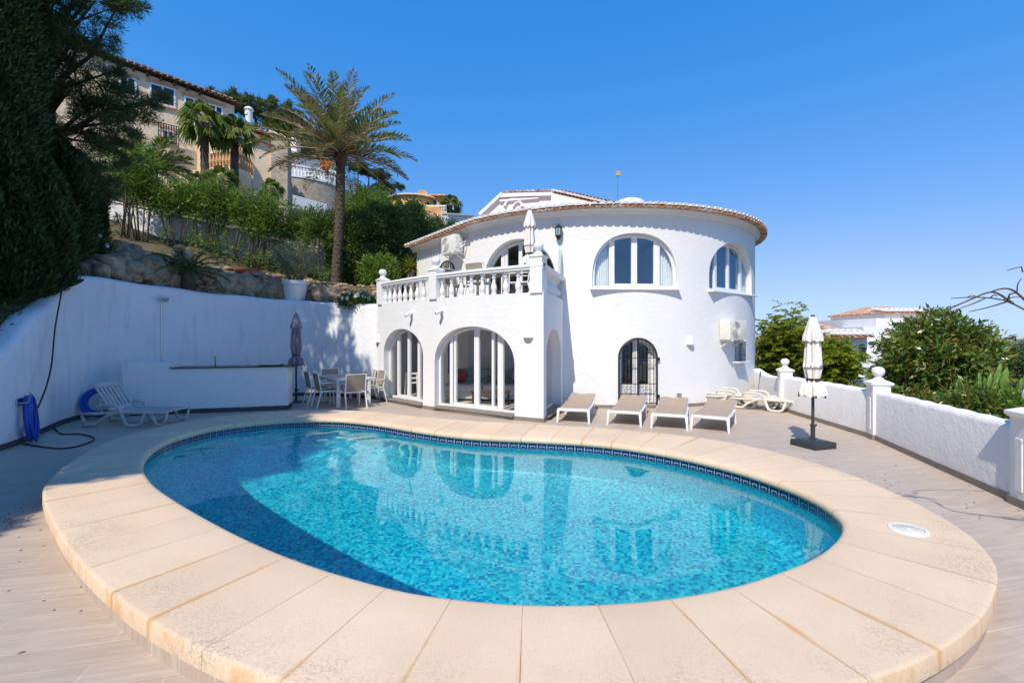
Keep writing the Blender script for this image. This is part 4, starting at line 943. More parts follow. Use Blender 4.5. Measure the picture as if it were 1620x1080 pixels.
# ------------------------------------------------------------------ parasols
def parasol(name, label, cat, loc, H, zb, mat, base, rad=.155, seed=1, polemat='darkmetal', rz=0):
    r = thing(name, label, cat, loc, rz, 'closed parasols'); rn = random.Random(seed); nf = 8; S = 64
    ph = [rn.uniform(-.35, .35) for _ in range(nf)]
    def row(z, rr, amp, sag=0.0):
        out = []
        for k in range(S):
            a = 2 * math.pi * k / S; f = .5 + .5 * math.cos(nf * a + .5 * math.sin(z * 5) + ph[int(k / S * nf)] * .6)
            q = rr * (1 - amp * (1 - f)); out.append((q * math.cos(a), q * math.sin(a), z + sag * (f - .5)))
        return out
    zt = H - .07; ztie = zb + .33 * (H - zb) * .62
    prof = [(zt, .035, .0), (zt - .06, .07, .12), (H - .30, rad * .62, .35), (H - .55, rad * .78, .42), (H - .85, rad * .92, .45), (ztie + .2, rad * .92, .45), (ztie + .05, rad * .72, .4), (ztie, rad * .62, .3), (ztie - .05, rad * .72, .35), (zb + .18, rad * 1.15, .45), (zb + .05, rad * 1.35, .5)]
    rows = []
    for i in range(len(prof) - 1):
        for tt in (0, .33, .66): rows.append(row(*[prof[i][k] * (1 - tt) + prof[i + 1][k] * tt for k in range(3)]))
    rows.append(row(zb, rad * 1.42, .5, .05))
    obj('canopy', MB().grid(rows, closed_v=True), M[mat], r, smooth=True)
    rows = [row(zt + .055, .03, 0), row(zt + .04, .05, .05), row(zt - .1, rad * .62, .15), row(zt - .26, rad * .95, .28), row(zt - .35, rad * 1.0, .34, .03)]
    obj('top_vent', MB().grid(rows, closed_v=True), M[mat], r, smooth=True)
    obj('pole', MB().tube([(0, 0, .02), (0, 0, H - .02)], .024, 14).tube([(0, 0, H - .03), (0, 0, H + .015)], .03, 10), M[polemat], r, smooth=40)
    obj('tie_strap', MB().lathe([(rad * .63, -.02), (rad * .66, 0), (rad * .63, .02)], c=(0, 0, ztie), seg=32).box((0, -rad * .66, ztie), (.07, .02, .035)), M['black'], r, smooth=True)
    b = MB()
    for k in (0, 2, 3, 5, 6): a = 2 * math.pi * k / nf + .1; b.tube([(rad * 1.28 * math.cos(a), rad * 1.28 * math.sin(a), zb + .05), (rad * 1.30 * math.cos(a), rad * 1.30 * math.sin(a), zb - .02)], [.010, .014], 6)
    obj('rib_tip', b, M['black'], r)
    if base == 'slab':
        bb = MB().box((0, 0, .055), (.46, .46, .09), bev=.012); bb.box((-.15, 0, .01), (.16, .46, .03)).box((.15, 0, .01), (.16, .46, .03)); bb.box((0, 0, .105), (.34, .34, .012), bev=.005)
        obj('foot_slab', bb, M['base'], r, smooth=30)
    else: obj('foot_disc', MB().lathe([(0, .05), (.06, .05), (.22, .035), (.25, .02), (.25, 0)], seg=32), M['base'], r, smooth=40)
    obj('pole_collar', MB().tube([(0, 0, .05), (0, 0, .33)], .034, 14).tube([(0, 0, .33), (0, 0, .37)], .042, 14).box((.055, 0, .35), (.05, .03, .03), bev=.005), M['base'], r, smooth=40); return r
p = G(1286, 706); parasol('parasol', 'closed cream parasol on a square charcoal base right of the loungers', 'parasol', p, 2.16, .84, 'canvas', 'slab', .155, 3, rz=R_(18))
p = G(468.5, 636); parasol('parasol', 'closed mauve grey parasol on a round foot between bar and dining table', 'parasol', p, 2.47, 1.02, 'canvas_dark', 'disc', .17, 5, 'black')
pb = W(838, 470, 10.7); pb.z = 2.68; parasol('parasol', 'closed off white parasol standing up on the balcony behind the balustrade', 'parasol', pb, 2.13, .82, 'canvas', 'disc', .15, 8)

# ------------------------------------------------------------------ sling sun loungers
def sling_lounger(label):
    r = thing('sun_lounger', label, 'sun lounger', group='taupe sling loungers in a row by the tower')
    L_, wd_, zs = 1.86, .60, .285; rise = .17; hinge = 1.12
    zf = lambda y: zs + (0 if y < hinge else (y - hinge) * math.tan(R_(8)))
    ys_ = [0.0, .05, .2, .4, .6, .8, 1.0, 1.10, 1.16, 1.3, 1.5, 1.7, 1.80, 1.85, 1.86]
    rows = []
    for y in ys_:
        e = .0; hw = wd_ / 2 - (.06 if y > 1.855 else (.02 if y > 1.84 else 0))
        rows.append([(x * hw, y, zf(y) + .032 - .018 * (1 - x * x) - .012 * (abs(x) == 1) - (.02 if y == 0 else 0)) for x in (-1, -.94, -.6, -.2, .2, .6, .94, 1)])
    top = MB().grid(rows); top.grid([[(a, b_, c_ - .02) for a, b_, c_ in q] for q in rows]); top.grid([rows[0], [(a, b_ - .005, c_ - .03) for a, b_, c_ in rows[0]]]); top.grid([rows[-1], [(a, b_ + .004, c_ - .03) for a, b_, c_ in rows[-1]]])
    obj('sling', top, M['taupe'], r, smooth=50)
    f = MB()
    for s in (-1, 1):
        f.tube([(s * .285, y, zf(y) - .005) for y in (.03, .5, hinge, 1.5, 1.82)], .024, 8)
        f.tube([(s * .31, .06, zs - .02), (s * .31, .6, zs - .035), (s * .31, 1.25, zs - .02)], .026, 8)
    f.tube([(-.285, 1.82, zf(1.82) - .005), (.285, 1.82, zf(1.82) - .005)], .022, 8)
    f.box((0, .02, zs - .015), (.60, .06, .06), bev=.022).bar((-.3, .62, zs - .05), (.3, .62, zs - .05), .04)
    obj('frame', f, M['plastic'], r, smooth=50)
    for s in (-1, 1):
        for y, k_ in ((.05, 1), (1.12, -1)):
            lg = MB(); pts = [(s * .30, y, zs + .01), (s * .318, y - .015 * k_, zs - .03), (s * .325, y - .03 * k_, .15), (s * .335, y - .04 * k_, 0)]
            rows = [[(x + s * 0 + dx, yy + dy, z) for dx, dy in ((-q * .8, -q), (q * .8, -q), (q * .8, q), (-q * .8, q))] for (x, yy, z), q in zip(pts, (.036, .036, .028, .022))]
            lg.grid(rows, closed_v=True); lg.f.append(tuple(range(len(lg.v) - 4, len(lg.v)))); lg.f.append((0, 1, 2, 3)); obj('leg', lg, M['plastic'], r, smooth=50)
    obj('strut', MB().tube([(-.2, 1.05, .15), (-.2, 1.5, zf(1.5) - .03)], .012, 6).tube([(.2, 1.05, .15), (.2, 1.5, zf(1.5) - .03)], .012, 6).tube([(-.31, 1.05, .16), (.31, 1.05, .16)], .014, 6), M['plastic'], r)
    return r
lab = ['taupe sling lounger nearest the balcony block, leftmost of the row of four', 'taupe sling lounger in front of the black garden door, second from the balcony', 'taupe sling lounger just right of the garden door, third from the balcony', 'taupe sling lounger nearest the cream parasol, rightmost of the row of four']
L0 = None
for k_, (fl, fr) in enumerate((((884, 667), (930, 670.7)), ((964, 671), (1011, 675.5)), ((1034, 676.6), (1084, 681.4)), ((1097, 680), (1149.5, 685.3)))):
    a, b_ = G(*fl), G(*fr); d = b_ - a; rz = math.atan2(d.y, d.x) + R_((9, 8, 7, 0)[k_]); c = (a + b_) / 2
    if L0 is None: L0 = sling_lounger(lab[0]); q = L0
    else: q = dup(L0, label=lab[k_])
    q.location = c; q.rotation_euler = (0, 0, rz)
# ------------------------------------------------------------------ moulded plastic loungers
def plastic_lounger(label, back, mat, group=None):
    r = thing('plastic_lounger', label, 'sun lounger', group=group); L_ = 1.95
    def slats(x0, x1, ang, n_, org):
        m_ = MB(); R = Matrix.Translation(org) @ Matrix.Rotation(-ang, 4, 'Y')
        mm = MB(); ln_ = x1 - x0
        mm.box((ln_ / 2 * 1.0, -.30, 0), (ln_, .055, .035), bev=.012).box((ln_ / 2, .30, 0), (ln_, .055, .035), bev=.012).box((.05, 0, 0), (.10, .64, .035), bev=.012).box((ln_ - .06, 0, 0), (.12, .64, .035), bev=.014)
        for k in range(n_): y = -.24 + .48 * (k + .5) / n_; mm.box((ln_ / 2, y, .003), (ln_ - .1, .48 / n_ * .60, .02), bev=.006)
        me = mm.mesh('s'); me.transform(R); return me
    obj('seat', slats(0, 1.28, 0, 6, (.0, 0, .33)), M[mat], r)
    R = slats(0, .72, math.pi - back, 5, (.0, 0, .345)); obj('backrest', R, M[mat], r)
    for s in (-1, 1):
        b = MB(); y = s * .335
        b.tube([(-.58, y, .03), (-.50, y, .045), (-.40, y, .05), (-.30, y, .05), (-.16, y, .18), (.02, y, .28), (.1, y, .30)], [.045, .04, .035, .035, .035, .035, .035], 8)
        b.tube([(-.62, y, .25), (-.56, y, .12), (-.52, y, .04)], .03, 8); b.tube([(-.64, y, .28), (-.3, y, .29), (.1, y, .31), (.7, y, .31), (1.27, y, .31)], .032, 8)
        b.tube([(.27, y, .30), (.33, y, .10), (.40, y, .03), (.60, y, .03), (.69, y, .08), (.76, y, .28)], .032, 8)
        b.tube([(.92, y, .30), (1.0, y, .10), (1.05, y, .04), (1.16, y, .05), (1.22, y, .14), (1.25, y, .29)], .028, 8)
        obj('side_frame', b, M[mat], r, smooth=True)
        obj('armrest', MB().tube([(-.30, y, .40), (-.24, y * 1.03, .46), (0, y * 1.05, .475), (.14, y * 1.05, .465), (.22, y * 1.04, .40), (.28, y * 1.0, .20), (.34, y, .06), (.36, y, .02)], [.025, .032, .034, .034, .034, .032, .03, .03], 8), M[mat], r, smooth=True)
    if back > .3: [obj('prop', MB().tube([(-.30, y, .30), (-.34, y, .62)], .016, 6), M[mat], r) for y in (-.2, .2)]
    return r
pl = plastic_lounger('grey white slatted plastic lounger with raised back in the shade by the left wall', R_(57), 'greyplastic'); pl.scale = (.92, .92, .92); pl.location = (-8.12, 9.5, 0); pl.rotation_euler = (0, 0, R_(0))
q = plastic_lounger('aged cream plastic lounger folded flat beside the first ball topped pillar', R_(2), 'oldplastic', 'aged plastic loungers at the far end of the parapet'); q.location = G(1216, 650) + Vector((-.1, .35, 0)); q.rotation_euler = (0, 0, R_(-40)); q.scale = (.9, .9, .9)
q2 = dup(q, loc=Vector(q.location) + Vector((-.45, .55, 0)), rz=R_(-32), label='aged cream plastic lounger half hidden between the tower and its twin'); 
tag(obj('flat_stone', MB().ball((0, 0, 0), .17, 3, (1.25, .9, .45), .12, 4), M['tan'], smooth=True, loc=G(1173, 644) + Vector((0, .05, .05))), 'flat sandy stone lying at the foot of the tower', 'stone')
po = thing('cleaning_pole', 'thin grey pole leaning against the parapet near the tower', 'pole', G(1197, 642)); p1 = W(1203, 589, 12.9) - Vector(po.location)
obj('shaft', MB().tube([(0, 0, 0), tuple(p1)], .012, 8), M['steel'], po); obj('grip', MB().tube([tuple(p1 * .86), tuple(p1 * 1.01)], .016, 8), M['black'], po)

# ------------------------------------------------------------------ dining set
def chair(label, group):
    r = thing('garden_chair', label, 'chair', group=group); al_ = .013
    obj('seat', MB().box((0, .0, .43), (.48, .46, .018), bev=.006), M['mesh'], r)
    bk = MB().grid([[(x, .22 + .07 * (z - .47) / .4 + .02 * (1 - (x / .23) ** 2), z) for x in np.linspace(-.23, .23, 9)] for z in np.linspace(.47, .87, 7)]); bk.grid([[(x, .235 + .07 * (z - .47) / .4 + .02 * (1 - (x / .23) ** 2), z) for x in np.linspace(-.23, .23, 9)] for z in np.linspace(.47, .87, 7)])
    obj('backrest', bk, M['mesh'], r, smooth=True)
    f = MB()
    f.bar((-.25, -.23, .425), (.25, -.23, .425), .028).bar((-.25, .22, .425), (.25, .22, .425), .028); f.bar((-.25, .298, .875), (.25, .298, .875), .022)
    for s in (-1, 1): f.bar((s * .25, -.23, .425), (s * .25, .22, .425), .028)
    obj('frame', f, M['alu'], r)
    for s in (-1, 1):
        obj('armrest', MB().box((s * .265, .0, .64), (.04, .50, .022), bev=.006), M['alu'], r)
        obj('leg', MB().bar((s * .262, -.25, 0), (s * .262, -.235, .635), .03, .024), M['alu'], r)
        obj('leg', MB().bar((s * .262, .33, 0), (s * .255, .22, .43), .03, .024).bar((s * .255, .22, .42), (s * .25, .30, .88), .03, .022), M['alu'], r)
    return r
TCEN = Vector((-4.62, 12.55, 0)); TA = math.atan2(.785, -.62)      # long axis of the table
tb = thing('dining_table', 'rectangular outdoor table with white legs and grey top by the retaining wall', 'table', TCEN, TA)
obj('table_top', MB().box((0, 0, .722), (1.50, .86, .018), bev=.004), M['greycloth'], tb); b = MB()
for s in (-1, 1): b.box((0, s * .445, .712), (1.56, .05, .05), bev=.008).box((s * .765, 0, .712), (.05, .84, .05), bev=.008)
obj('rim', b, M['alu'], tb)
for sx_ in (-1, 1):
    for sy_ in (-1, 1): obj('leg', MB().box((sx_ * .735, sy_ * .41, .345), (.075, .075, .69), bev=.008), M['alu'], tb)
ch0 = None; ax = Vector((math.cos(TA), math.sin(TA), 0)); sx2 = Vector((-ax.y, ax.x, 0))   # sx2 points to the bar side
for off, face, lb in (((-.98, .12), 0, 'garden chair with its taupe back to the pool at the near end of the table'), ((-.35, .56), -90, 'garden chair on the bar side of the table, nearer the pool'), ((.36, .60), -90, 'garden chair on the bar side of the table, nearer the wall'), ((1.02, .0), 180, 'garden chair at the far end of the table against the retaining wall'), ((-.30, -.66), 90, 'garden chair beside the narrow arch, facing the table'), ((.42, -.66), 90, 'garden chair behind the table in the corner by the villa')):
    p = TCEN + ax * off[0] + sx2 * off[1]
    if ch0 is None: ch0 = chair(lb, 'chairs around the dining table'); q = ch0
    else: q = dup(ch0, label=lb)
    d = Matrix.Rotation(R_(face), 3, 'Z') @ ax; q.location = p; q.rotation_euler = (0, 0, math.atan2(d.y, d.x) + math.pi / 2)
# set on the balcony
bt = thing('balcony_table', 'taupe topped table on the balcony behind the white balusters', 'table', (-.55, 11.35, 2.68), R_(-32)); obj('table_top', MB().box((0, 0, .68), (1.4, .8, .04), bev=.01), M['mesh'], bt)
for sx_ in (-1, 1):
    for sy_ in (-1, 1): obj('leg', MB().box((sx_ * .62, sy_ * .33, .33), (.05, .05, .66)), M['greycloth'], bt)
for (x, y, rz, lb) in ((-1.35, 11.55, 60, 'taupe chair on the balcony at the left end of the table'), (-.75, 10.95, 150, 'taupe chair on the balcony with its back to the balusters'), (.25, 10.95, -110, 'taupe chair on the balcony near the parasol')):
    dup(ch0, loc=(x, y, 2.68), rz=R_(rz), label=lb, group='chairs on the balcony')
# ------------------------------------------------------------------ bar
b0, b1 = Vector((-8.95, 10.45, 0)), Vector((-5.60, 11.36, 0)); bu = (b1 - b0).normalized(); br_z = math.atan2(bu.y, bu.x); LB = (b1 - b0).length
bar = thing('outdoor_bar', 'white rendered outdoor bar with a dark worktop along the retaining wall', 'bar', b0, br_z)
w0 = .92
obj('cabinet', MB().box((w0 + (LB - w0) / 2 + .001, .31, .59), (LB - w0, .62, .96), bev=.006), M['trim'], bar)
obj('side_cabinet', MB().box((w0 / 2, .33, .66), (w0, .66, 1.10), bev=.008), M['trim'], bar)
obj('plinth', MB().box((LB / 2, .33, .055), (LB - .01, .62, .11)), M['darkskirt'], bar)
obj('worktop', MB().box((w0 + (LB - w0) / 2 + .13, .32, 1.085), (LB - w0 + .22, .72, .028), bev=.005), M['granite'], bar)
p = b0 + bu * 1.75 + Vector((-bu.y, bu.x, 0)) * .4
tp_ = thing('tap', 'chrome tap standing on the dark worktop of the bar', 'tap', p + Vector((0, 0, 1.099)), br_z); obj('spout', MB().tube([(0, 0, 0), (0, 0, .2), (0, -.03, .24), (0, -.1, .25), (0, -.13, .22)], .012, 8), M['steel'], tp_, smooth=True); obj('tap_lever', MB().bar((0, 0, .1), (.06, 0, .13), .014), M['steel'], tp_)
p = b0 + bu * (LB - .50) + Vector((-bu.y, bu.x, 0)) * .36
hb = thing('hob_lid', 'flat grey glass lid lying on the right half of the bar worktop', 'lid', p + Vector((0, 0, 1.10)), br_z); obj('lid_plate', MB().box((0, 0, .03), (.62, .48, .014), bev=.004), M['steel'], hb); obj('hinge_bar', MB().bar((-.28, .22, .012), (.28, .22, .012), .024), M['black'], hb)
# ------------------------------------------------------------------ hoses, flood light
def wallpt(y): k_ = int(np.argmin(abs(wl[:70, 1] - y))); return Vector((wl[k_, 0], wl[k_, 1], 0)), Vector((-wn[k_, 0], -wn[k_, 1], 0))
p, nrm = wallpt(8.75)
hr = thing('hose_hanger', 'grey wall hanger with two prongs holding the blue hose', 'hanger', p, 0); b = MB()
sd = Vector((-nrm.y, nrm.x, 0))
for s in (-.12, .12): b.tube([sd * s + Vector((0, 0, .70)), sd * s + nrm * .14 + Vector((0, 0, .70)), sd * s * 1.15 + nrm * .17 + Vector((0, 0, .86))], .014, 6)
obj('prong', b, M['steel'], hr); obj('back_plate', MB().box(nrm * .012 + Vector((0, 0, .72)), (.02, .36, .12), rz=math.atan2(nrm.y, nrm.x)), M['steel'], hr)
rn = random.Random(5); b = MB(); pts = []
for k_ in range(11):
    w_ = .13 + rn.uniform(-.03, .03); dpt = .05 + .015 * (k_ % 7) + rn.uniform(0, .02); zb = rn.uniform(.03, .22); sh = rn.uniform(-.05, .06)
    for j in range(14):
        a = 2 * math.pi * j / 14; z = (zb + .80) / 2 + (.80 - zb) / 2 * math.cos(a); k2 = .45 + .55 * (z < .55) if False else (.55 + .6 * (.8 - z))
        pts.append(p + sd * (w_ * math.sin(a) * k2 + sh * (.8 - z)) + nrm * (dpt + .10 * (.8 - z) * .5) + Vector((0, 0, z)))
b.tube(pts, .021, 8); tag(obj('coiled_hose', b, M['hoseblue'], smooth=True), 'thick blue pool hose hung in long loops on the left wall', 'hose', 'blue pool hoses')
b = MB(); pts = []; c = Vector((-9.22, 10.22, .36)); tilt = Matrix.Rotation(R_(62), 3, 'X'); tz_ = Matrix.Rotation(R_(38), 3, 'Z')
for j in range(9 * 28):
    a = 2 * math.pi * j / 28; r_ = .27 + .035 * math.sin(j * .11) + .02 * (j // 28 % 3); pts.append(c + tz_ @ (tilt @ Vector((r_ * math.cos(a), r_ * math.sin(a), -.06 + .016 * (j / 28)))))
b.tube(pts, .019, 7); tag(obj('coiled_hose', b, M['hoseblue'], smooth=True), 'thick blue pool hose coiled in a ring behind the shaded plastic lounger', 'hose', 'blue pool hoses')
pA = W(88, 458, 8.95); pA.x += .12
hp = crom([pA + Vector((-.15, .1, .12)), pA, W(87, 520, 8.78), W(80, 585, 8.35), W(62, 640, 7.95), G(30, 698, .015), G(45, 703, .015), G(100, 709, .015), G(140, 700, .015), G(148, 692, .015), G(125, 686, .015), G(98, 686, .015), G(85, 676, .03)], 90)
tag(obj('garden_hose', MB().tube(hp, .013, 8), M['hoseblack'], smooth=True), 'thin black hose hanging from the wall top and trailing over the tiles', 'hose')
kf = int(np.argmin([abs(CX + FP * q[0] / q[1] - 252) + 100 * (q[1] < 10.3) for q in wl])); p = Vector((wl[kf, 0], wl[kf, 1], 0)); nrm = Vector((-wn[kf, 0], -wn[kf, 1], 0))
fl = thing('flood_light', 'small flood light on the left wall with a cable running down to the bar', 'flood light', p); zf_ = W(0, 474, p.y).z
rzf = math.atan2(nrm.y, nrm.x)
obj('housing', MB().box(nrm * .13 + Vector((0, 0, zf_ + .02)), (.07, .20, .14), rz=rzf, bev=.012, ry=R_(35)), M['ivory'], fl); obj('lamp_glass', MB().box(nrm * .162 + Vector((0, 0, zf_ - .003)), (.01, .17, .11), rz=rzf, ry=R_(35)), M['lampglass'], fl)
obj('bracket', MB().bar(Vector((0, 0, zf_ - .02)), nrm * .11 + Vector((0, 0, zf_)), .03), M['steel'], fl); obj('conduit', MB().tube([nrm * .012 + Vector((0, 0, zf_ - .02)), nrm * .014 + Vector((.0, 0, 1.0))], .012, 6), M['steel'], fl)

# ------------------------------------------------------------------ foliage builders
class LV:
    def __init__(s, seed=0): s.V = []; s.r = np.random.RandomState(seed)
    def leaves(s, C, L, Wd, D=None, spread=.6, fold=.25, jit=.3):
        C = np.asarray(C, float).reshape(-1, 3); n = len(C); r = s.r
        d = r.randn(n, 3)
        if D is not None: d = np.asarray(D, float) / np.maximum(1e-6, np.linalg.norm(D, axis=1))[:, None] + d * spread * .58
        d /= np.linalg.norm(d, axis=1)[:, None]; q = np.cross(d, r.randn(n, 3)); q /= np.linalg.norm(q, axis=1)[:, None]; up = np.cross(d, q)
        l = (L * (1 + jit * (r.rand(n) * 2 - 1)))[:, None]; w_ = (Wd * (1 + jit * (r.rand(n) * 2 - 1)))[:, None]
        s.V.append(np.stack([C, C + d * l * .45 + q * w_ / 2 + up * w_ * fold, C + d * l, C + d * l * .45 - q * w_ / 2 + up * w_ * fold], 1)); return s
    def raw(s, Q): s.V.append(np.asarray(Q, float).reshape(-1, 4, 3)); return s
    def build(s, name, mat, parent=None, world=False):
        V = np.concatenate(s.V).reshape(-1, 3)
        if world and parent is not None: V = V - np.array(wloc(parent))
        F = np.arange(len(V)).reshape(-1, 4); return obj(name, npmesh(name, V, F), mat, parent)
def blob(r, n, c, rad, shell=.45):                       # points in an ellipsoid, denser to the outside
    d = r.randn(n, 3); d /= np.linalg.norm(d, axis=1)[:, None]; q = (shell + (1 - shell) * r.rand(n)) [:, None] ** .6
    return np.asarray(c) + d * q * np.asarray(rad), d
def crown_points(r, c, rad, nclump, per, clr, shell=.5):
    cc, dd = blob(r, nclump, c, rad, shell); P = []; D = []
    for q, d0 in zip(cc, dd):
        k = clr * (.6 + .8 * r.rand()); d = r.randn(per, 3); d /= np.linalg.norm(d, axis=1)[:, None]
        P.append(q + d * (r.rand(per)[:, None] ** .5) * k * np.array([1, 1, .75])); D.append(d + d0 * .6 + [0, 0, .15])
    return np.concatenate(P), np.concatenate(D), cc
def limbs(mb, base, tips, r0, rn, split=.45, seg=6):
    base = Vector(base)
    for tp_ in tips:
        t_ = Vector(tp_); m_ = base.lerp(t_, split) + Vector((rn.uniform(-.1, .1), rn.uniform(-.1, .1), rn.uniform(0, .12))) * (t_ - base).length
        mb.tube([base, base.lerp(m_, .6), m_, m_.lerp(t_, .6), t_], [r0, r0 * .8, r0 * .55, r0 * .35, r0 * .15], seg)
def bush(name, label, cat, base, c, rad, nclump, per, clr, L, Wd, mat, seed, group=None, stems=6, r0=.03, shell=.5, bark='palebark', spread=1.0):
    t_ = thing(name, label, cat, base, 0, group); lv = LV(seed); P, D, cc = crown_points(lv.r, np.array(c) , np.array(rad), nclump, per, clr, shell)
    lv.leaves(P, L, Wd, D, spread); lv.build('crown', M[mat], t_, True); mb = MB(); rn = random.Random(seed)
    for k in range(stems):
        q = cc[rn.randrange(len(cc))]; b0_ = Vector(base) + Vector((rn.uniform(-.12, .12), rn.uniform(-.12, .12), -.1)); limbs(mb, b0_, [q], r0, rn)
    obj('trunk' if stems <= 2 else 'stems', mb, M[bark], t_, world=True, smooth=True); return t_
def pinnate(lv, base, az, el, length, droop, nl, ll, lw, vee=.5, r=None, thick=None, tw=.1):
    base = np.array(base, float); h = np.array([math.cos(az), math.sin(az), 0]); pts = []; p = base.copy(); e = el; st = length / nl
    for i in range(nl + 1):
        pts.append(p.copy()); p = p + (h * math.cos(e) + np.array([0, 0, math.sin(e)])) * st; e -= droop / nl * (.4 + 1.2 * i / nl)
    pts = np.array(pts); T = np.gradient(pts, axis=0); T /= np.linalg.norm(T, axis=1)[:, None]; S = np.array([-h[1], h[0], 0]); U = np.cross(S, T) * -1
    U = np.where(U[:, 2:3] < 0, -U, U) if abs(el) < 1.4 else U
    C = []; D = []; LL = []
    for i in range(2, nl + 1):
        f = i / nl; k = ll * (math.sin(math.pi * min(1, .12 + .86 * f)) ** .6)
        for sg in (-1, 1):
            C.append(pts[i]); D.append(S * sg * .8 + T[i] * .75 + U[i] * vee + r.randn(3) * tw); LL.append(k)
    C = np.array(C); D = np.array(D); D /= np.linalg.norm(D, axis=1)[:, None]; LL = np.array(LL)[:, None]
    q = np.cross(D, np.array([0, 0, 1.0]) + r.randn(len(D), 3) * .4); q /= np.linalg.norm(q, axis=1)[:, None]; dn_ = np.array([0, 0, -1.0]) * LL * .12
    lv.raw(np.stack([C, C + D * LL * .45 + q * lw / 2, C + D * LL + dn_, C + D * LL * .45 - q * lw / 2], 1))
    return pts
def feather_palm(name, label, base, top, r0, r1, nf, length, seed, leaf='palm', dry=10, fruit=False, up=1.25, down=-.5, ll=.5, group=None):
    t_ = thing(name, label, 'palm tree', base, 0, group); lv, ld = LV(seed), LV(seed + 1); r = lv.r; base, top = Vector(base), Vector(top); mb = MB(); ra = MB()
    n_ = 60; pts = []; rs = []
    for i in range(n_ + 1):
        f = i / n_; p = base.lerp(top, f) + Vector((.06 * math.sin(f * 2.2), .03 * math.sin(f * 3), 0)); pts.append(p + Vector((0, 0, -.2 if i == 0 else 0))); k = r0 + (r1 - r0) * f + (.05 if f > .93 else 0); rs.append(k * (1 + .07 * (i % 2)) + (.05 * max(0, .06 - f) / .06))
    mb.tube(pts, rs, 14)
    for i in range(260):                                # stubs of old leaf bases
        f = (i + .5) / 260; a = i * 2.39996; p = base.lerp(top, f) + Vector((.06 * math.sin(f * 2.2), .03 * math.sin(f * 3), 0)); k = r0 + (r1 - r0) * f + (.06 if f > .93 else 0); o_ = Vector((math.cos(a), math.sin(a), 0))
        mb.tube([p + o_ * k * .85, p + o_ * (k * 1.05 + .02) + Vector((0, 0, .06))], [.026, .012], 5)
    for i in range(nf):
        f = (i + .5) / nf; el = up - (up - down) * f ** .85; az = i * 2.39996 + r.randn() * .12; dryf = (nf - i) < dry
        pts = pinnate(ld if dryf or (r.rand() < .14) else lv, np.array(top) + [math.cos(az) * r1 * .6, math.sin(az) * r1 * .6, .1 * (1 - f)], az, el, length * (.85 + .25 * r.rand()) * (1 if f > .2 else .9), .42 + .40 * r.rand(), 62, ll, .044, r=r, tw=.16)
        ra.tube([tuple(p) for p in pts[::9]], [.028 - .0034 * k for k in range(len(pts[::9]))], 5)
    lv.build('crown', M[leaf], t_, True); ld.build('dry_fronds', M['palmdry'], t_, True); obj('trunk', mb, M['bark'], t_, world=True, smooth=False); obj('frond_stalks', ra, M['tan'], t_, world=True, smooth=True)
    if fruit:
        for dx, dy, dz in ((.32, -.5, .42), (.42, -.45, .25), (-.30, -.45, -.62)):
            b = MB(); rr = random.Random(seed)
            for k in range(110): b.ball(Vector(top) + Vector((dx + rr.gauss(0, .09), dy + rr.gauss(0, .08), dz + rr.gauss(0, .11))), .032, 1)
            b.tube([Vector(top) + Vector((dx * .3, dy * .3, dz + .25)), Vector(top) + Vector((dx * .8, dy * .8, dz + .22)), Vector(top) + Vector((dx, dy, dz))], .02, 5); obj('fruit_cluster', b, M['orange'], t_, world=True)
    return t_
def fan_palm(label, base, top, r0, nf, rad, seed, group='fan palms below the beige house', leaf='fan'):
    t_ = thing('fan_palm', label, 'palm tree', base, 0, group); lv = LV(seed); r = lv.r; mb = MB(); st = MB(); base, top = Vector(base), Vector(top)
    if (top - base).length > .3:
        mb.tube([base.lerp(top, i / 24) - Vector((0, 0, .3 if i == 0 else 0)) for i in range(25)], [r0 * (1.15 - .3 * i / 24) * (1 + .1 * (i % 2)) + (.06 if i > 20 else 0) for i in range(25)], 10); obj('trunk', mb, M['bark'], t_, world=True)
    for i in range(nf):
        f = (i + .5) / nf; el = 1.4 - 2.2 * f; az = i * 2.39996; h = np.array([math.cos(az), math.sin(az), 0]); d = h * math.cos(el) + np.array([0, 0, math.sin(el)])
        pet = rad * .5 * (.8 + .4 * r.rand()); c = np.array(top) + d * pet; st.tube([tuple(top), tuple(c)], [.02, .012], 5)
        S = np.array([-h[1], h[0], 0]); tl = r.randn() * .7; S = S * math.cos(tl) + np.cross(d, S) * math.sin(tl); n_ = 18; A = np.linspace(-1.5, 1.5, n_); D = np.cos(A)[:, None] * d + np.sin(A)[:, None] * S + np.array([0, 0, -.34]) * np.abs(A)[:, None] + r.randn(n_, 3) * .04
        D /= np.linalg.norm(D, axis=1)[:, None]; LL = (rad * .62 * (.7 + .3 * np.cos(A)))[:, None]; C = np.repeat(c[None], n_, 0); up = np.cross(d, S); q = np.cross(D, up); q /= np.linalg.norm(q, axis=1)[:, None]
        wv = rad * .05; lv.raw(np.stack([C, C + D * LL * .55 + q * wv, C + D * LL + np.array([0, 0, -.6]) * LL, C + D * LL * .55 - q * wv], 1))
    lv.build('crown', M[leaf], t_, True); obj('frond_stalks', st, M['tan'], t_, world=True); return t_
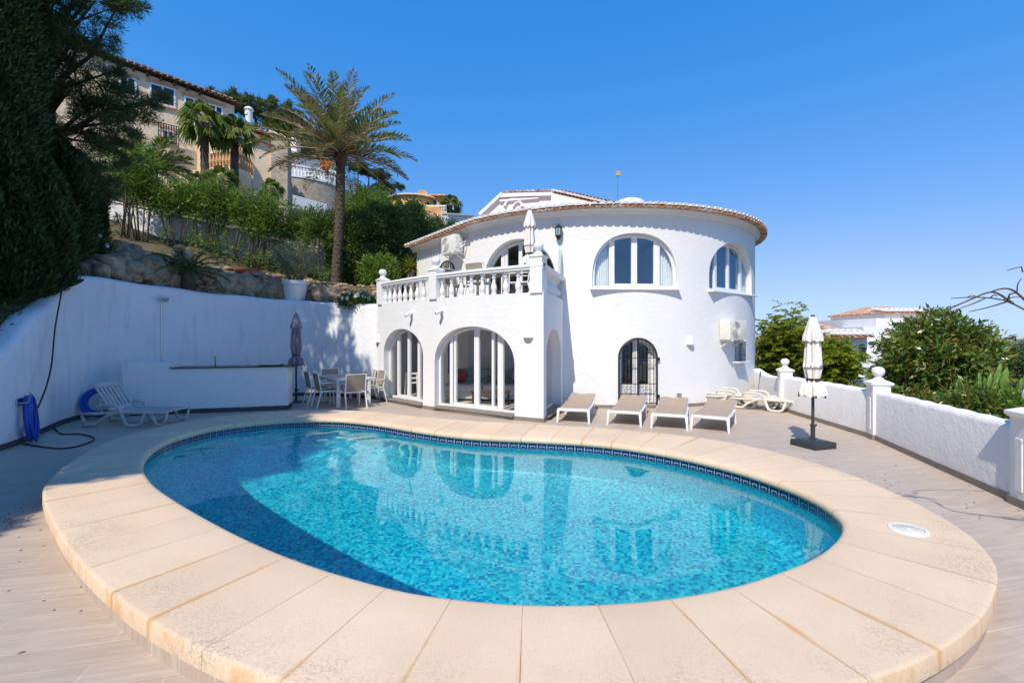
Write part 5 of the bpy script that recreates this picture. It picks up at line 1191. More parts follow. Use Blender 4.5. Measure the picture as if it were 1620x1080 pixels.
def rosette(name, label, cat, base, n_, L, Wd, mat, seed, trunk=None, el0=1.4, el1=.0, group=None):
    t_ = thing(name, label, cat, base, 0, group); lv = LV(seed); r = lv.r; top = Vector(base) + Vector((0, 0, trunk[1] if trunk else .05))
    for i in range(n_):
        f = (i + .5) / n_; el = el0 - (el0 - el1) * f; az = i * 2.39996; h = np.array([math.cos(az), math.sin(az), 0]); S = np.array([-h[1], h[0], 0]); p = np.array(top); pts = []
        for k in range(6): pts.append(p.copy()); p = p + (h * math.cos(el) + np.array([0, 0, math.sin(el)])) * L / 5 * (.85 + .3 * r.rand()); el -= .12
        ws = [.6, 1, .9, .65, .35, .02]
        for k in range(5): lv.raw([[pts[k] - S * Wd * ws[k] / 2, pts[k] + S * Wd * ws[k] / 2, pts[k + 1] + S * Wd * ws[k + 1] / 2, pts[k + 1] - S * Wd * ws[k + 1] / 2]])
    lv.build('leaves', M[mat], t_, True)
    if trunk: obj('trunk', MB().tube([Vector(base) - Vector((0, 0, .3)), Vector(base) + Vector((0, 0, trunk[1] * .5)), top], [trunk[0] * 1.15, trunk[0], trunk[0] * .9], 12), M['palebark'], t_, world=True, smooth=True)
    return t_

# ------------------------------------------------------------------ rockery on the bank, left
def bank(px, py, guess):                                 # walk the line of sight until it meets the bank
    Y = guess
    for Y in np.arange(9.0, 60, .04):
        q = W(px, py, Y)
        if q.z <= tz(q.x, q.y): return q
    return W(px, py, guess)
def bpos(px, Y): x = (px - CX) / FP * Y; return Vector((x, Y, tz(x, Y)))
def dpos(px, d):                                        # on the line of sight of a column, d metres behind the retaining wall
    best = None
    for Y in np.arange(9.5, 16.5, .03):
        x = (px - CX) / FP * Y; q = (wl[:, 0] - x) ** 2 + (wl[:, 1] - Y) ** 2; k = int(q.argmin())
        if (x - wl[k, 0]) * wn[k, 0] + (Y - wl[k, 1]) * wn[k, 1] > 0 and math.sqrt(q[k]) >= d: return Vector((x, Y, tz(x, Y)))
    return bpos(px, 14.5)
from mathutils import noise as mnoise
def rock(r_, seed):
    bm = bmesh.new(); bmesh.ops.create_icosphere(bm, subdivisions=5, radius=1); off = Vector((seed * 7.3, seed * 3.1, seed * 1.7))
    for v in bm.verts:
        q = v.co + off; d_, _p = mnoise.voronoi(q * 1.25); k = 1.02 - .42 * d_[0] + .10 * (d_[1] - d_[0]) + .13 * mnoise.fractal(q * 2.2, .9, 2.1, 5)
        v.co = Vector((v.co.x * 1.25, v.co.y * .9, v.co.z)) * k * r_ * 1.12
    return MB().bm(bm)
BO = [(150, .9, .40, 'small dark boulder below the pine'), (182, 1.0, .58, 'dark weathered boulder at the left end of the rockery'), (222, 1.0, .60, 'broad grey boulder left of the cycad'), (200, 2.0, .50, 'dark boulder high on the bank below the white wall'), (262, 1.0, .40, 'grey boulder just left of the cycad trunk'), (352, 1.0, .50, 'pale boulder right of the cycad'), (387, .95, .56, 'large pale rounded boulder left of the white pot'), (436, .9, .60, 'tallest pale boulder, immediately left of the white pot'), (520, .85, .50, 'pale sandy boulder between white pot and palm trunk'), (560, .9, .30, 'small pale stone block near the balcony corner')]
for i, (px, d, r_, lb) in enumerate(BO):
    p = dpos(px, d); tag(obj('boulder', rock(r_, i + 3), M['rock'], smooth=32, loc=p + Vector((0, 0, r_ * .12))), lb, 'boulder', 'boulders of the rockery')
rr = random.Random(12)
def rubble_wall(label, px0, px1, d, h, seed):
    rn = random.Random(seed); b = MB(); P_ = [dpos(px, d) for px in np.linspace(px0, px1, 12)]; L_ = sum((P_[i + 1] - P_[i]).length for i in range(11)); n_ = int(L_ / .17)
    for row in range(int(h / .12)):
        for i in range(n_):
            f = min(10.99, max(0, (i + .5 + rn.uniform(-.3, .3)) / n_ * 11)); p = P_[int(f)].lerp(P_[int(f) + 1], f % 1)
            b.ball(p + Vector((.02 * row, .07 * row + rn.uniform(-.04, .04), -.02 + .12 * row)), rn.uniform(.075, .13), 2, (rn.uniform(1, 1.6), .9, rn.uniform(.6, .9)), .16, rn.randrange(999))
    tag(obj('rubble_wall', b, M['rubble'], smooth=40), label, 'stone wall', 'dry stone edges of the rockery')
rubble_wall('dry stone edge below and left of the cycad', 225, 345, .72, .95, 1)
rubble_wall('dry stone edge between the pale boulders left of the white pot', 365, 430, .72, 1.0, 2)
rubble_wall('dry stone edge right of the white pot', 480, 522, .65, .75, 3)
rubble_wall('dry stone edge by the balcony corner at the end of the rockery', 530, 588, .6, .5, 4)
p = dpos(298, .55); cyc = thing('cycad', 'dark green cycad with drooping fronds in the shaded rockery', 'cycad', p); lv = LV(41); st = MB()
for i in range(22):
    f = (i + .5) / 22; pts = pinnate(lv, np.array(p) + [0, 0, .62], i * 2.39996, 1.15 - 1.25 * f, 1.15, 1.2, 30, .20, .022, r=lv.r, vee=.25, tw=.05); st.tube([tuple(q) for q in pts[::6]], .012, 5)
lv.build('fronds', M['cycad'], cyc, True); obj('frond_stalks', st, M['cactus'], cyc, world=True); obj('trunk', MB().tube([p + Vector((0, 0, -.2)), p + Vector((0, 0, .3)), p + Vector((0, 0, .68))], [.17, .18, .13], 14), M['bark'], cyc, world=True)
p = dpos(290, 2.2); ur = thing('urn', 'tan clay urn lying on its side on the bank behind the cycad', 'urn', p + Vector((0, 0, .30))); b = MB().lathe([(0, -.34), (.12, -.33), (.25, -.15), (.30, .05), (.25, .22), (.15, .32), (.16, .38), (.20, .42), (.17, .41), (.12, .33), (.10, .2)], seg=28); me = b.mesh('u'); me.transform(Matrix.Rotation(R_(62), 4, 'X') @ Matrix.Rotation(R_(15), 4, 'Y')); obj('urn_body', me, M['tan'], ur, smooth=50)
b = MB().lathe([(.305, .03), (.325, .06), (.305, .09)], seg=28); me = b.mesh('b'); me.transform(Matrix.Rotation(R_(62), 4, 'X') @ Matrix.Rotation(R_(15), 4, 'Y')); obj('urn_band', me, M['tan'], ur, smooth=True)
p = dpos(391, 2.0); tp2 = thing('planter', 'shallow terracotta bowl on the bank above the boulders', 'planter', p); obj('bowl', MB().lathe([(0, .02), (.22, .02), (.40, .17), (.42, .24), (.38, .24), (.30, .12), (0, .1)], seg=28), M['terracotta'], tp2, smooth=40); obj('soil', MB().lathe([(0, .21), (.37, .20)], seg=28), M['bark'], tp2)
p = bpos(467, 14.55); p.z = W(0, 472, 14.55).z; pot = thing('plant_pot', 'big white plastic pot holding the olive tree on the rockery edge', 'pot', p)
obj('pot_body', MB().lathe([(0, -.1), (.26, -.1), (.30, .0), (.365, .44), (.365, .47), (.33, .47), (.32, .40), (0, .40)], seg=36), M['plastic'], pot, smooth=40); obj('pot_rim', MB().lathe([(.366, .42), (.40, .43), (.405, .53), (.39, .545), (.355, .54), (.345, .44)], seg=36), M['plastic'], pot, smooth=40); obj('soil', MB().lathe([(0, .46), (.34, .45)], seg=24), M['bark'], pot)
bush('olive_tree', 'small grey green olive tree growing in the white pot', 'olive tree', p + Vector((0, 0, .45)), p + Vector((.02, 0, 1.32)), (.62, .6, .46), 150, 30, .15, .075, .018, 'olive', 61, None, 9, .035)
# white flowering daisies at both ends
for i, (px, Y, lb) in enumerate(((122, 12.0, 'white flowered daisy bush hanging over the left wall below the pine'), (566, 14.0, 'small white flowered ground bush at the balcony corner'))):
    p = bpos(px, Y); rad = (.75, .6, .42) if i == 0 else (.5, .4, .2); t_ = bush('daisy_bush', lb, 'flower bush', p, p + Vector((0, 0, .15 + .12 * (1 - i))), rad, 60, 70, .2, .09, .03, 'shrub', 70 + i, 'white daisy bushes'); fb = MB(); rn = random.Random(i)
    for k in range(16 if i == 0 else 26):
        d = Vector((rn.gauss(0, 1), -abs(rn.gauss(0, 1)) * .8, abs(rn.gauss(0, 1)))).normalized(); q = p + Vector((0, 0, .2)) + Vector((d.x * rad[0], d.y * rad[1], d.z * rad[2])) * 1.12; pr = [q + Vector((0, 0, .012))]
        u_ = d.orthogonal().normalized(); v_ = d.cross(u_)
        for j in range(10): a = j * math.pi / 5; k2 = .055; fb.add([q, q + (u_ * math.cos(a - .22) + v_ * math.sin(a - .22)) * k2, q + (u_ * math.cos(a) + v_ * math.sin(a)) * k2 * 1.15 + d * .01, q + (u_ * math.cos(a + .22) + v_ * math.sin(a + .22)) * k2], [(0, 1, 2, 3)])
    obj('flowers', fb, M['petal'], t_, world=True, fixn=False)
# upper white wall behind the oleanders
UW = [(-19.0, 15.2), (-13.6, 16.4), (-10.2, 17.4), (-8.0, 18.2), (-6.2, 18.7)]; UT = [7.9, 6.9, 6.35, 5.6, 5.2]; rows = []
for (x, y), zt in zip(crom(UW, 40), np.interp(np.linspace(0, 1, 40), np.linspace(0, 1, 5), UT)): zb = tz(x, y) - .6; rows.append([(x, y, zb), (x, y, zt), (x - .05, y + .3, zt), (x - .05, y + .3, zb)])
uw = thing('garden_wall', 'white garden wall on the bank behind the row of oleanders', 'wall', (-10, 17.4, 4)); obj('wall_body', MB().grid(rows), M['wallwhite'], uw, world=True); obj('wall_cap', MB().grid([[(r[1][0] + .02, r[1][1] - .04, r[1][2] - .005), (r[1][0], r[1][1] - .03, r[1][2] + .03), (r[2][0], r[2][1] + .03, r[2][2] + .03)] for r in rows]), M['trim'], uw, world=True)
# oleander row
OL = [(px, Y, W(0, yt, Y).z - tz((px - CX) / FP * Y, Y)) for px, Y, yt in ((190, 15.2, 235), (228, 15.6, 268), (285, 16.0, 290), (322, 16.2, 292), (358, 16.4, 300), (396, 16.6, 312), (432, 16.8, 322), (470, 17.0, 332), (508, 17.2, 342))]
def oleander(px, Y, h, lb, seed, rx=.95):
    p = bpos(px, Y); t_ = thing('oleander', lb, 'oleander', p, 0, 'oleanders in front of the white garden wall'); lv = LV(seed); rn = random.Random(seed); mb = MB(); C = []; D = []
    for k in range(8):
        a = rn.uniform(0, 6.28); rr_ = rx * math.sqrt(rn.random()); t2 = p + Vector((math.cos(a) * rr_, math.sin(a) * rr_ * .6, h * rn.uniform(.72, 1.02))); b0_ = p + Vector((math.cos(a) * rr_ * .35, math.sin(a) * .12, -.1)); m_ = b0_.lerp(t2, .5) + Vector((rn.uniform(-.12, .12), rn.uniform(-.1, .1), 0)); mb.tube([b0_, m_, t2], [.028, .02, .008], 5)
        for j in range(7):
            f = .74 + .26 * j / 6; q = (m_.lerp(t2, (f - .5) * 2)) + Vector((rn.gauss(0, .22), rn.gauss(0, .2), rn.gauss(0, .13))); n_ = 62; dd = lv.r.randn(n_, 3); dd /= np.linalg.norm(dd, axis=1)[:, None]; C.append(np.array(q) + dd * (lv.r.rand(n_, 1) ** .5) * .27); D.append(dd + [0, 0, .5])
    for j in range(3 if px < 300 else 9):
        q = p + Vector((rn.uniform(-.9, .9), rn.uniform(-.8, .0), rn.uniform(.05, .5))); n_ = 24; dd = lv.r.randn(n_, 3); C.append(np.array(q) + dd * .10); D.append(dd + [0, 0, .5])
    lv.leaves(np.concatenate(C), .16, .034, np.concatenate(D), .8); lv.build('foliage', M['oleander'], t_, True); obj('stems', mb, M['palebark'], t_, world=True, smooth=True)
LBO = ['tall oleander at the left end of the row, under the pine', 'oleander left of the clay urn', 'oleander standing above the clay urn and cycad', 'oleander below the left fan palm', 'oleander left of the terracotta bowl, below the second fan palm', 'oleander just right of the terracotta bowl', 'oleander between terracotta bowl and white pot', 'oleander behind the olive tree in the white pot', 'oleander at the right end of the row, touching the palm trunk']
for i, (px, Y, h) in enumerate(OL): oleander(px, Y, h, LBO[i], 100 + i)
# darker shrubs right of the palm
SHB = [(565, 17.6, 1.1, 1.5, 'shrub', 'dark bushy shrub just right of the palm trunk'), (607, 18.6, 1.2, 1.7, 'shrub', 'dark shrub midway between palm trunk and villa'), (645, 20.5, 1.4, 1.9, 'shrub', 'dark shrub behind the yucca by the villa corner'), (585, 21.5, 1.6, 2.0, 'oleander', 'bright green shrub above the dark ones right of the palm'), (690, 25.0, 2.0, 1.7, 'shrub', 'dark shrub rising behind the left eave of the villa'), (600, 15.9, .5, .55, 'oleander', 'small bright green shrub beside the first balcony ball')]
for i, (px, Y, rx, rz_, mt_, lb) in enumerate(SHB):
    p = bpos(px, Y); bush('shrub', lb, 'shrub', p, p + Vector((0, 0, rz_ * 1.15)), (rx, rx * .8, rz_), int(150 * rx), 80, .32, .13, .045, mt_, 130 + i, 'shrubs between the palm and the villa', 8, .035)
p = bpos(650, 16.6); rosette('yucca', 'yellow green yucca with a thick pale trunk at the villa corner', 'yucca', p, 110, .62, .055, 'yucca', 151, (.17, W(0, 425, 16.6).z - p.z), 1.45, -.3)
# the big date palm and the other palms
pb_ = W(531, 457, 16.6); pb_.z = tz(pb_.x, pb_.y); feather_palm('date_palm', 'tall date palm with orange fruit and grey lower fronds left of the villa', pb_, W(537, 243, 16.6), .165, .15, 60, 2.75, 201, fruit=True, dry=12, up=1.46, down=-.16, ll=.50)
q = bpos(640, 27); feather_palm('feather_palm', 'low feathery palm on the slope behind the shrubs right of the date palm', bpos(582, 24), W(582, 368, 24), .25, .22, 26, 2.2, 211, dry=3, up=1.3, down=-.1, group='low feather palms')
feather_palm('feather_palm', 'feathery palm under the pine, left of the fan palms', bpos(238, 18), W(238, 268, 18), .18, .16, 26, 1.6, 213, dry=4, up=1.2, down=-.3, group='low feather palms', leaf='fan')
for px, pyt, Y, r0, nf, rad, sd_, lb in ((322, 195, 23.5, .19, 30, 1.2, 221, 'taller left fan palm with curved trunk before the beige house'), (371, 212, 24.5, .20, 30, 1.2, 222, 'right fan palm standing before the arched loggia'), (352, 285, 21.5, .12, 18, .85, 223, 'short fan palm below the arched loggia'), (316, 288, 22.5, .12, 16, .65, 226, 'small fan palm left of the short one below the loggia'), (430, 300, 25, .12, 16, .7, 224, 'small dark fan palm at the foot of the stone tower'), (712, 325, 60, .25, 26, 1.7, 225, 'distant fan palm on the skyline right of the yellow house')):
    b0_ = bpos(px + (4 if px == 322 else 0), Y); fan_palm(lb, b0_, W(px, pyt, Y), r0, nf, rad, sd_)
# ------------------------------------------------------------------ cypresses and pine at the left edge
def cypress(px, Y, H, rad, lb, seed, nleaf, x=None, blunt=2.6, leaf=.13, group='cypresses along the left wall'):
    p = bpos(px, Y) if x is None else Vector((x, Y, tz(x, Y))); t_ = thing('cypress', lb, 'cypress', p, 0, group); lv = LV(seed); r = lv.r
    n_ = nleaf; u_ = r.rand(n_); z = u_ * H; a = r.rand(n_) * 6.283
    prof = rad * np.minimum(1, (.35 + u_ * 5)) * np.clip((1 - u_) * blunt, 0, 1) ** .55
    lump = 1 + .16 * np.sin(a * 5 + z * 1.7 + seed) * np.sin(z * 2.3 + a * 2) + .10 * np.sin(a * 11 + z * 4.1) + .05 * np.sin(z * 9 + a * 7)
    k = prof * lump * (1 - .30 * r.rand(n_) ** 2) + r.randn(n_) * .03
    C = np.stack([p.x + k * np.cos(a), p.y + k * np.sin(a), p.z + z], 1); D = np.stack([np.cos(a) * .6, np.sin(a) * .6, np.ones(n_)], 1)
    lv.leaves(C, leaf, leaf * .26, D, .55); lv.build('crown', M['cypress'], t_, True)
    core = MB().lathe([(.01, H * .93), (rad * .45, H * .75), (rad * .66, H * .5), (rad * .68, H * .2), (rad * .5, .1), (.1, -.3)], c=p, seg=14); obj('trunk', core, M['cypress'], t_, world=True, smooth=True)  # opaque core added inside the foliage to stop sunlight and see-through
cypress(-42, 8.4, 9.0, .78, 'tall dark cypress cut off by the left edge of the picture', 301, 130000); cypress(66, 10.2, 3.1, .80, 'shorter dark cypress second from the left edge', 302, 90000); cypress(108, 12.4, 2.7, .75, 'dark cypress beneath the pine branches', 303, 60000); cypress(12, 8.9, 3.2, .9, 'low broad cypress drooping over the wall top at the left', 304, 70000)
def pine(lb, base, top, lean, seed, clusters, tuft, r0, L, Wd, group=None, name='pine_tree'):
    t_ = thing(name, lb, 'pine tree', base, 0, group); lv = LV(seed); rn = random.Random(seed); mb = MB(); base, top = Vector(base), Vector(top); mb.tube([base - Vector((0, 0, .3)), base.lerp(top, .35) + lean * .5, base.lerp(top, .7) + lean, top], [r0, r0 * .8, r0 * .55, r0 * .2], 10); C = []; D = []
    for c, rad, n_ in clusters:
        c = Vector(c); st_ = base.lerp(top, min(.95, max(.3, (c.z - base.z) / (top.z - base.z) - .12))) + lean * .8; tips = [c + Vector((rn.gauss(0, rad[0] * .5), rn.gauss(0, rad[1] * .5), rn.gauss(0, rad[2] * .4))) for _ in range(5)]; limbs(mb, st_, [c], r0 * .3, rn); limbs(mb, c, tips, r0 * .12, rn)
        P0_, d0 = blob(lv.r, max(4, n_ // 9), c, rad, .15); P = np.repeat(P0_, 7, 0) + lv.r.randn(len(P0_) * 7, 3) * np.array([.10, .10, .05]) * (rad[0] / .9) ** .5
        for q in P0_[::2]: mb.tube([c, c.lerp(Vector(tuple(q)), .5) + Vector((0, 0, .05)), Vector(tuple(q))], [.012, .008, .004], 4)
        for q in P:
            d = lv.r.randn(tuft, 3); d /= np.linalg.norm(d, axis=1)[:, None]; C.append(q + d * .015); D.append(d * .8 + np.array([0, 0, .35]))
            tw = q + np.array([0, 0, -.05])
    lv.leaves(np.concatenate(C), L, Wd, np.concatenate(D), .3, fold=.05); lv.build('crown', M['pine'], t_, True); obj('trunk', mb, M['bark'], t_, world=True, smooth=True)
cl_ = []; rn = random.Random(9)
for px, py, Y, rx, rz_, n_ in ((40, 30, 9.5, 1.0, .6, 330), (100, 10, 9.6, .9, .5, 230), (160, -10, 9.4, .9, .4, 170), (180, 12, 9.2, .35, .14, 50), (70, 80, 9.8, 1.0, .6, 330), (130, 60, 9.6, .7, .3, 110), (120, 130, 10.4, 1.0, .7, 350), (170, 160, 10.6, .8, .55, 260), (205, 190, 10.6, .65, .4, 170), (235, 165, 10.6, .35, .2, 60), (165, 230, 11, .9, .6, 260), (130, 210, 10.8, 1.1, .8, 380), (120, 290, 11.6, 1.0, .7, 320), (140, 300, 12, .7, .6, 180), (20, 140, 10.5, 1.2, .9, 320), (130, 345, 12.6, .9, .5, 240), (258, 155, 10.4, .16, .10, 20), (190, 3, 9.2, .30, .12, 36), (190, 110, 10.4, .3, .14, 40), (60, -90, 9.0, 1.1, .6, 240), (140, -80, 8.8, .9, .5, 160), (200, -70, 8.6, .5, .35, 60), (100, -190, 8.8, 1.1, .6, 200), (190, -170, 8.4, .6, .4, 70), (240, -120, 8.6, .35, .25, 30), (20, -160, 9, 1.2, .8, 260)):
    cl_.append((W(px, py, Y), (rx, rx, rz_), n_))
pine('big dark pine with outstretched branches at the upper left', bpos(75, 12), W(70, -240, 9.5), Vector((.2, -.2, 0)), 311, cl_, 22, .22, .15, .012)
# trees that stand to the left of the viewer and shade this side of the terrace
for i, (y, x, lb) in enumerate(((6.6, -12.2, 'broad dark cypress in the second row beyond the left edge'), (3.6, -12.6, 'broad dark cypress in the second row left of the viewer'), (5.0, -9.9, 'broad dark cypress on the bank, next beyond the left edge'), (2.7, -9.75, 'broad dark cypress on the bank left of the viewer'), (.5, -9.6, 'broad dark cypress on the bank level with the viewer'), (-1.5, -9.5, 'broad dark cypress on the bank behind the viewer'))):
    cypress(0, y, 10.2, 1.75, lb, 305 + i, 16000, x=x, blunt=12, leaf=.3)
# ------------------------------------------------------------------ houses on the hill
A, B_ = Vector((-22.6, 25.04, 0)), Vector((-17.7, 29.0, 0)); hu = (B_ - A).normalized(); hn = Vector((hu.y, -hu.x, 0)); LH = (B_ - A).length
A0 = A - hu * 7; bh = thing('beige_house', 'large beige rendered house with dark rafters and a tiled roof high on the left', 'house', A)
def ze(q): return 16.6 + .10 * (B_ - q).dot(hu)          # the eave rises a little towards the far left
def zup(q, dz=0): return Vector((q.x, q.y, ze(q) + dz))
bk_ = -hn * 8; obj('wall', MB().slab([Vector((A0.x, A0.y, 5)), Vector((B_.x, B_.y, 5)), zup(B_, -.05), zup(A0, -.05)], bk_), M['beige'], bh, world=True)
obj('wall_wing', MB().lathe([(3.0, 5), (3.0, 15.2), (0, 15.2)], c=B_ + hu * .4 - hn * 3.0, seg=40), M['beige'], bh, world=True, smooth=40)
rf = MB(); cov, whi, pan = MB(), MB(), MB(); nt2 = int((LH + 7) / .3)
for i in range(nt2): tile(cov, cov, pan, zup(A0 + hu * ((i + .5) * .3), .12) + hn * .42, hn, hu, R_(12), w_=.13, courses=2, clen=.6)
obj('roof_tiles', cov, M['tile'], bh, world=True, fixn=False); obj('pan_tiles', pan, M['tile'], bh, world=True, fixn=False)
obj('roof', MB().slab([zup(A0, .02) + hn * .3, zup(B_, .02) + hn * .3 + hu * .3, zup(B_, 1.0) - hn * 4 + hu * .3, zup(A0, 1.0) - hn * 4], (0, 0, .1)), M['wood'], bh, world=True)
for i in range(int((LH + 6) / .62)): obj('rafter', MB().bar(zup(A0 + hu * (.3 + i * .62), -.10) + hn * -.05, zup(A0 + hu * (.3 + i * .62), -.12) + hn * .28, .10, .16), M['wood'], bh, world=True)
cov, whi, pan = MB(), MB(), MB(); wc = B_ + hu * .4 - hn * 3.0
for i in range(34):
    a = math.atan2(hn.y, hn.x) - .5 + i * .085; od = Vector((math.cos(a), math.sin(a), 0)); tile(cov, cov, pan, wc + od * 3.35 + Vector((0, 0, 15.35)), od, Vector((-od.y, od.x, 0)), R_(14), w_=.12, courses=2, clen=.6)
obj('wing_tiles', cov, M['tile'], bh, world=True, fixn=False); obj('wing_roof', MB().lathe([(3.3, 15.3), (0, 16.2)], c=wc, seg=40), M['tile'], bh, world=True, smooth=True)
chp = W(394, 184, 30.5); obj('chimney', MB().lathe([(.22, -1.2), (.22, .35), (.29, .4), (.29, .47), (.2, .56), (.08, .63), (0, .64)], c=chp, seg=18).box(chp + Vector((-.06, -.2, .12)), (.14, .14, .2)), M['trim'], bh, world=True, smooth=40)
def hwin(pxa, pxb, pyt, pyb, parent, name='window', lintel=True):
    def hit(px): k_ = (px - CX) / FP; s = (A.x - k_ * A.y) / (k_ * hu.y - hu.x); return A + hu * s
    a, b_ = hit(pxa), hit(pxb); c = (a + b_) / 2; zt, zb = W(0, pyt, c.y).z, W(0, pyb, c.y).z; wd_ = (b_ - a).length; rz_ = math.atan2(hu.y, hu.x); zc = (zt + zb) / 2
    f = obj(name, MB().box(c + hn * .02 + Vector((0, 0, zt + .11)), (wd_ + .3, .10, .2), rz=rz_).box(c + hn * .04 + Vector((0, 0, zb - .06)), (wd_ + .2, .16, .08), rz=rz_), M['peach'], parent, world=True)
    obj('pane', MB().box(c + hn * .015 + Vector((0, 0, zc)), (wd_, .05, zt - zb), rz=rz_), M['paneglass'], f, world=True)
    fr_ = MB()
    for s in (-1, 0, 1): fr_.box(c + hu * s * wd_ / 2 * .96 + hn * .03 + Vector((0, 0, zc)), (.09, .06, zt - zb), rz=rz_)
    for z in (zt - .05, zb + .05): fr_.box(c + hn * .03 + Vector((0, 0, z)), (wd_, .058, .09), rz=rz_)
    obj('frame', fr_, M['pvc'], f, world=True); return f, c, wd_, zt, zb
m, t, bb, o = nmat('far_window_glass'); bb.inputs['Base Color'].default_value = (.02, .03, .045, 1); bb.inputs['Roughness'].default_value = .06; M['paneglass'] = m
hwin(190, 215, 122, 152, bh); hwin(237, 277, 136, 167, bh); hwin(292, 322, 156, 178, bh); hwin(330, 352, 167, 186, bh)
f, c, wd_, zt, zb = hwin(258, 275, 206, 224, bh, 'barred_window'); g_ = MB(); 
for i in range(9): q = c + hu * ((i / 8 - .5) * (wd_ + .45)) + hn * .45; g_.tube([q + Vector((0, 0, zb - .2)), q + Vector((0, 0, zt + .15))], .025, 5)
for z in (zb - .2, zt + .15, (zt + zb) / 2):
    e1_, e2_ = c - hu * (wd_ / 2 + .22), c + hu * (wd_ / 2 + .22); g_.tube([e1_ + Vector((0, 0, z)), e1_ + hn * .45 + Vector((0, 0, z)), e2_ + hn * .45 + Vector((0, 0, z)), e2_ + Vector((0, 0, z))], .025, 5)
obj('window_grille', g_, M['black'], f, world=True)
# loggia wing with arched balcony, sloping coping and stone tower in front
E0, E1 = W(318, 250, 27.3), W(432, 250, 29.6); E0.z = E1.z = 0; eu = (E1 - E0).normalized(); en = Vector((eu.y, -eu.x, 0))
def ehit(px): k_ = (px - CX) / FP; s = (E0.x - k_ * E0.y) / (k_ * eu.y - eu.x); return E0 + eu * s
lw = MB().slab([E0 + Vector((0, 0, 5)), E1 + Vector((0, 0, 5)), E1 + Vector((0, 0, W(0, 237, E1.y).z)), ehit(371) + Vector((0, 0, W(0, 216, ehit(371).y).z)), E0 + Vector((0, 0, W(0, 214, E0.y).z))], -en * 2.2); lg = obj('loggia_wall', lw, M['beige'], bh, world=False)
a, b_ = ehit(333), ehit(397); c = (a + b_) / 2; ehw = (b_ - a).length / 2; zb, zt = W(0, 272, c.y).z, W(0, 229, c.y).z
boolean_cut(lg, [arch_cut(c, eu, en, ehw, zb, zb + .35, zt, d_in=1.8)]); lg.data.transform(Matrix.Translation(-A))
obj('loggia_back', MB().slab([a - en * 1.75 + Vector((0, 0, zb)), b_ - en * 1.75 + Vector((0, 0, zb)), b_ - en * 1.75 + Vector((0, 0, zt)), a - en * 1.75 + Vector((0, 0, zt))], en * .04), M['peach'], bh, world=True)
bs = MB(); bbal = MB()
for i in range(15):
    f_ = i / 14; q = a.lerp(b_, f_) + en * (.15 + 1.0 * math.sin(math.pi * f_)); bbal.lathe([(.07, 0), (.07, .1), (.11, .3), (.05, .6), (.08, .75), (.08, .8)], c=q + Vector((0, 0, zb)), seg=8)
arcp = [a.lerp(b_, f_) + en * (.15 + 1.0 * math.sin(math.pi * f_)) for f_ in np.linspace(0, 1, 20)]
bs.grid([[p_ + en * .12 + Vector((0, 0, zb - .05)), p_ + en * .12 + Vector((0, 0, zb - .35)), p_ - en * .25 * (1) + Vector((0, 0, zb - 1.0)), p_ - en * 1.0 + Vector((0, 0, zb - 1.3))] for p_ in arcp]); bs.grid([[p_ + en * .12 + Vector((0, 0, zb - .05)), p_ - en * 1.2 + Vector((0, 0, zb - .04))] for p_ in arcp]); bs.grid([[p_ + en * .12 + Vector((0, 0, zb + .8)), p_ + en * .12 + Vector((0, 0, zb + .95)), p_ - en * .12 + Vector((0, 0, zb + .95)), p_ - en * .12 + Vector((0, 0, zb + .8))] for p_ in arcp], closed_v=True)
obj('loggia_balcony', bs, M['beige'], bh, world=True); obj('loggia_balusters', bbal, M['peach'], bh, world=True)
cov, pan = MB(), MB(); q0, q1 = ehit(371) + Vector((0, 0, W(0, 213, ehit(371).y).z)), E1 + Vector((0, 0, W(0, 234, E1.y).z))
for i in range(18): tile(cov, cov, pan, q0.lerp(q1, (i + .5) / 18) + en * .2, en, (q1 - q0).normalized(), R_(18), w_=.14, courses=1, clen=.8)
obj('coping_tiles', cov, M['tile'], bh, world=True, fixn=False)
p0_, p1_ = W(429, 250, 29.4), W(455, 250, 29.75); tw_ = thing('stone_tower', 'tall rough stone pier at the right end of the beige house', 'tower', (p0_.x, p0_.y, 8)); zt_ = W(0, 218, 29.5).z
b = MB(); d_ = Vector((p1_.x - p0_.x, p1_.y - p0_.y, 0)); nq = Vector((d_.y, -d_.x, 0)).normalized(); b.slab([Vector((p0_.x, p0_.y, 6)), Vector((p1_.x, p1_.y, 6)), Vector((p1_.x, p1_.y, zt_)), Vector((p0_.x, p0_.y, zt_ + .3))], -nq * 3); obj('tower_body', b, M['stonewall'], tw_, world=True); obj('tower_cap', MB().slab([Vector((p0_.x - .1, p0_.y - .1, zt_ + .3)), Vector((p1_.x + .1, p1_.y - .1, zt_)), Vector((p1_.x + .1, p1_.y - .1, zt_ + .15)), Vector((p0_.x - .1, p0_.y - .1, zt_ + .45))], -nq * 3.1), M['beige'], tw_, world=True)
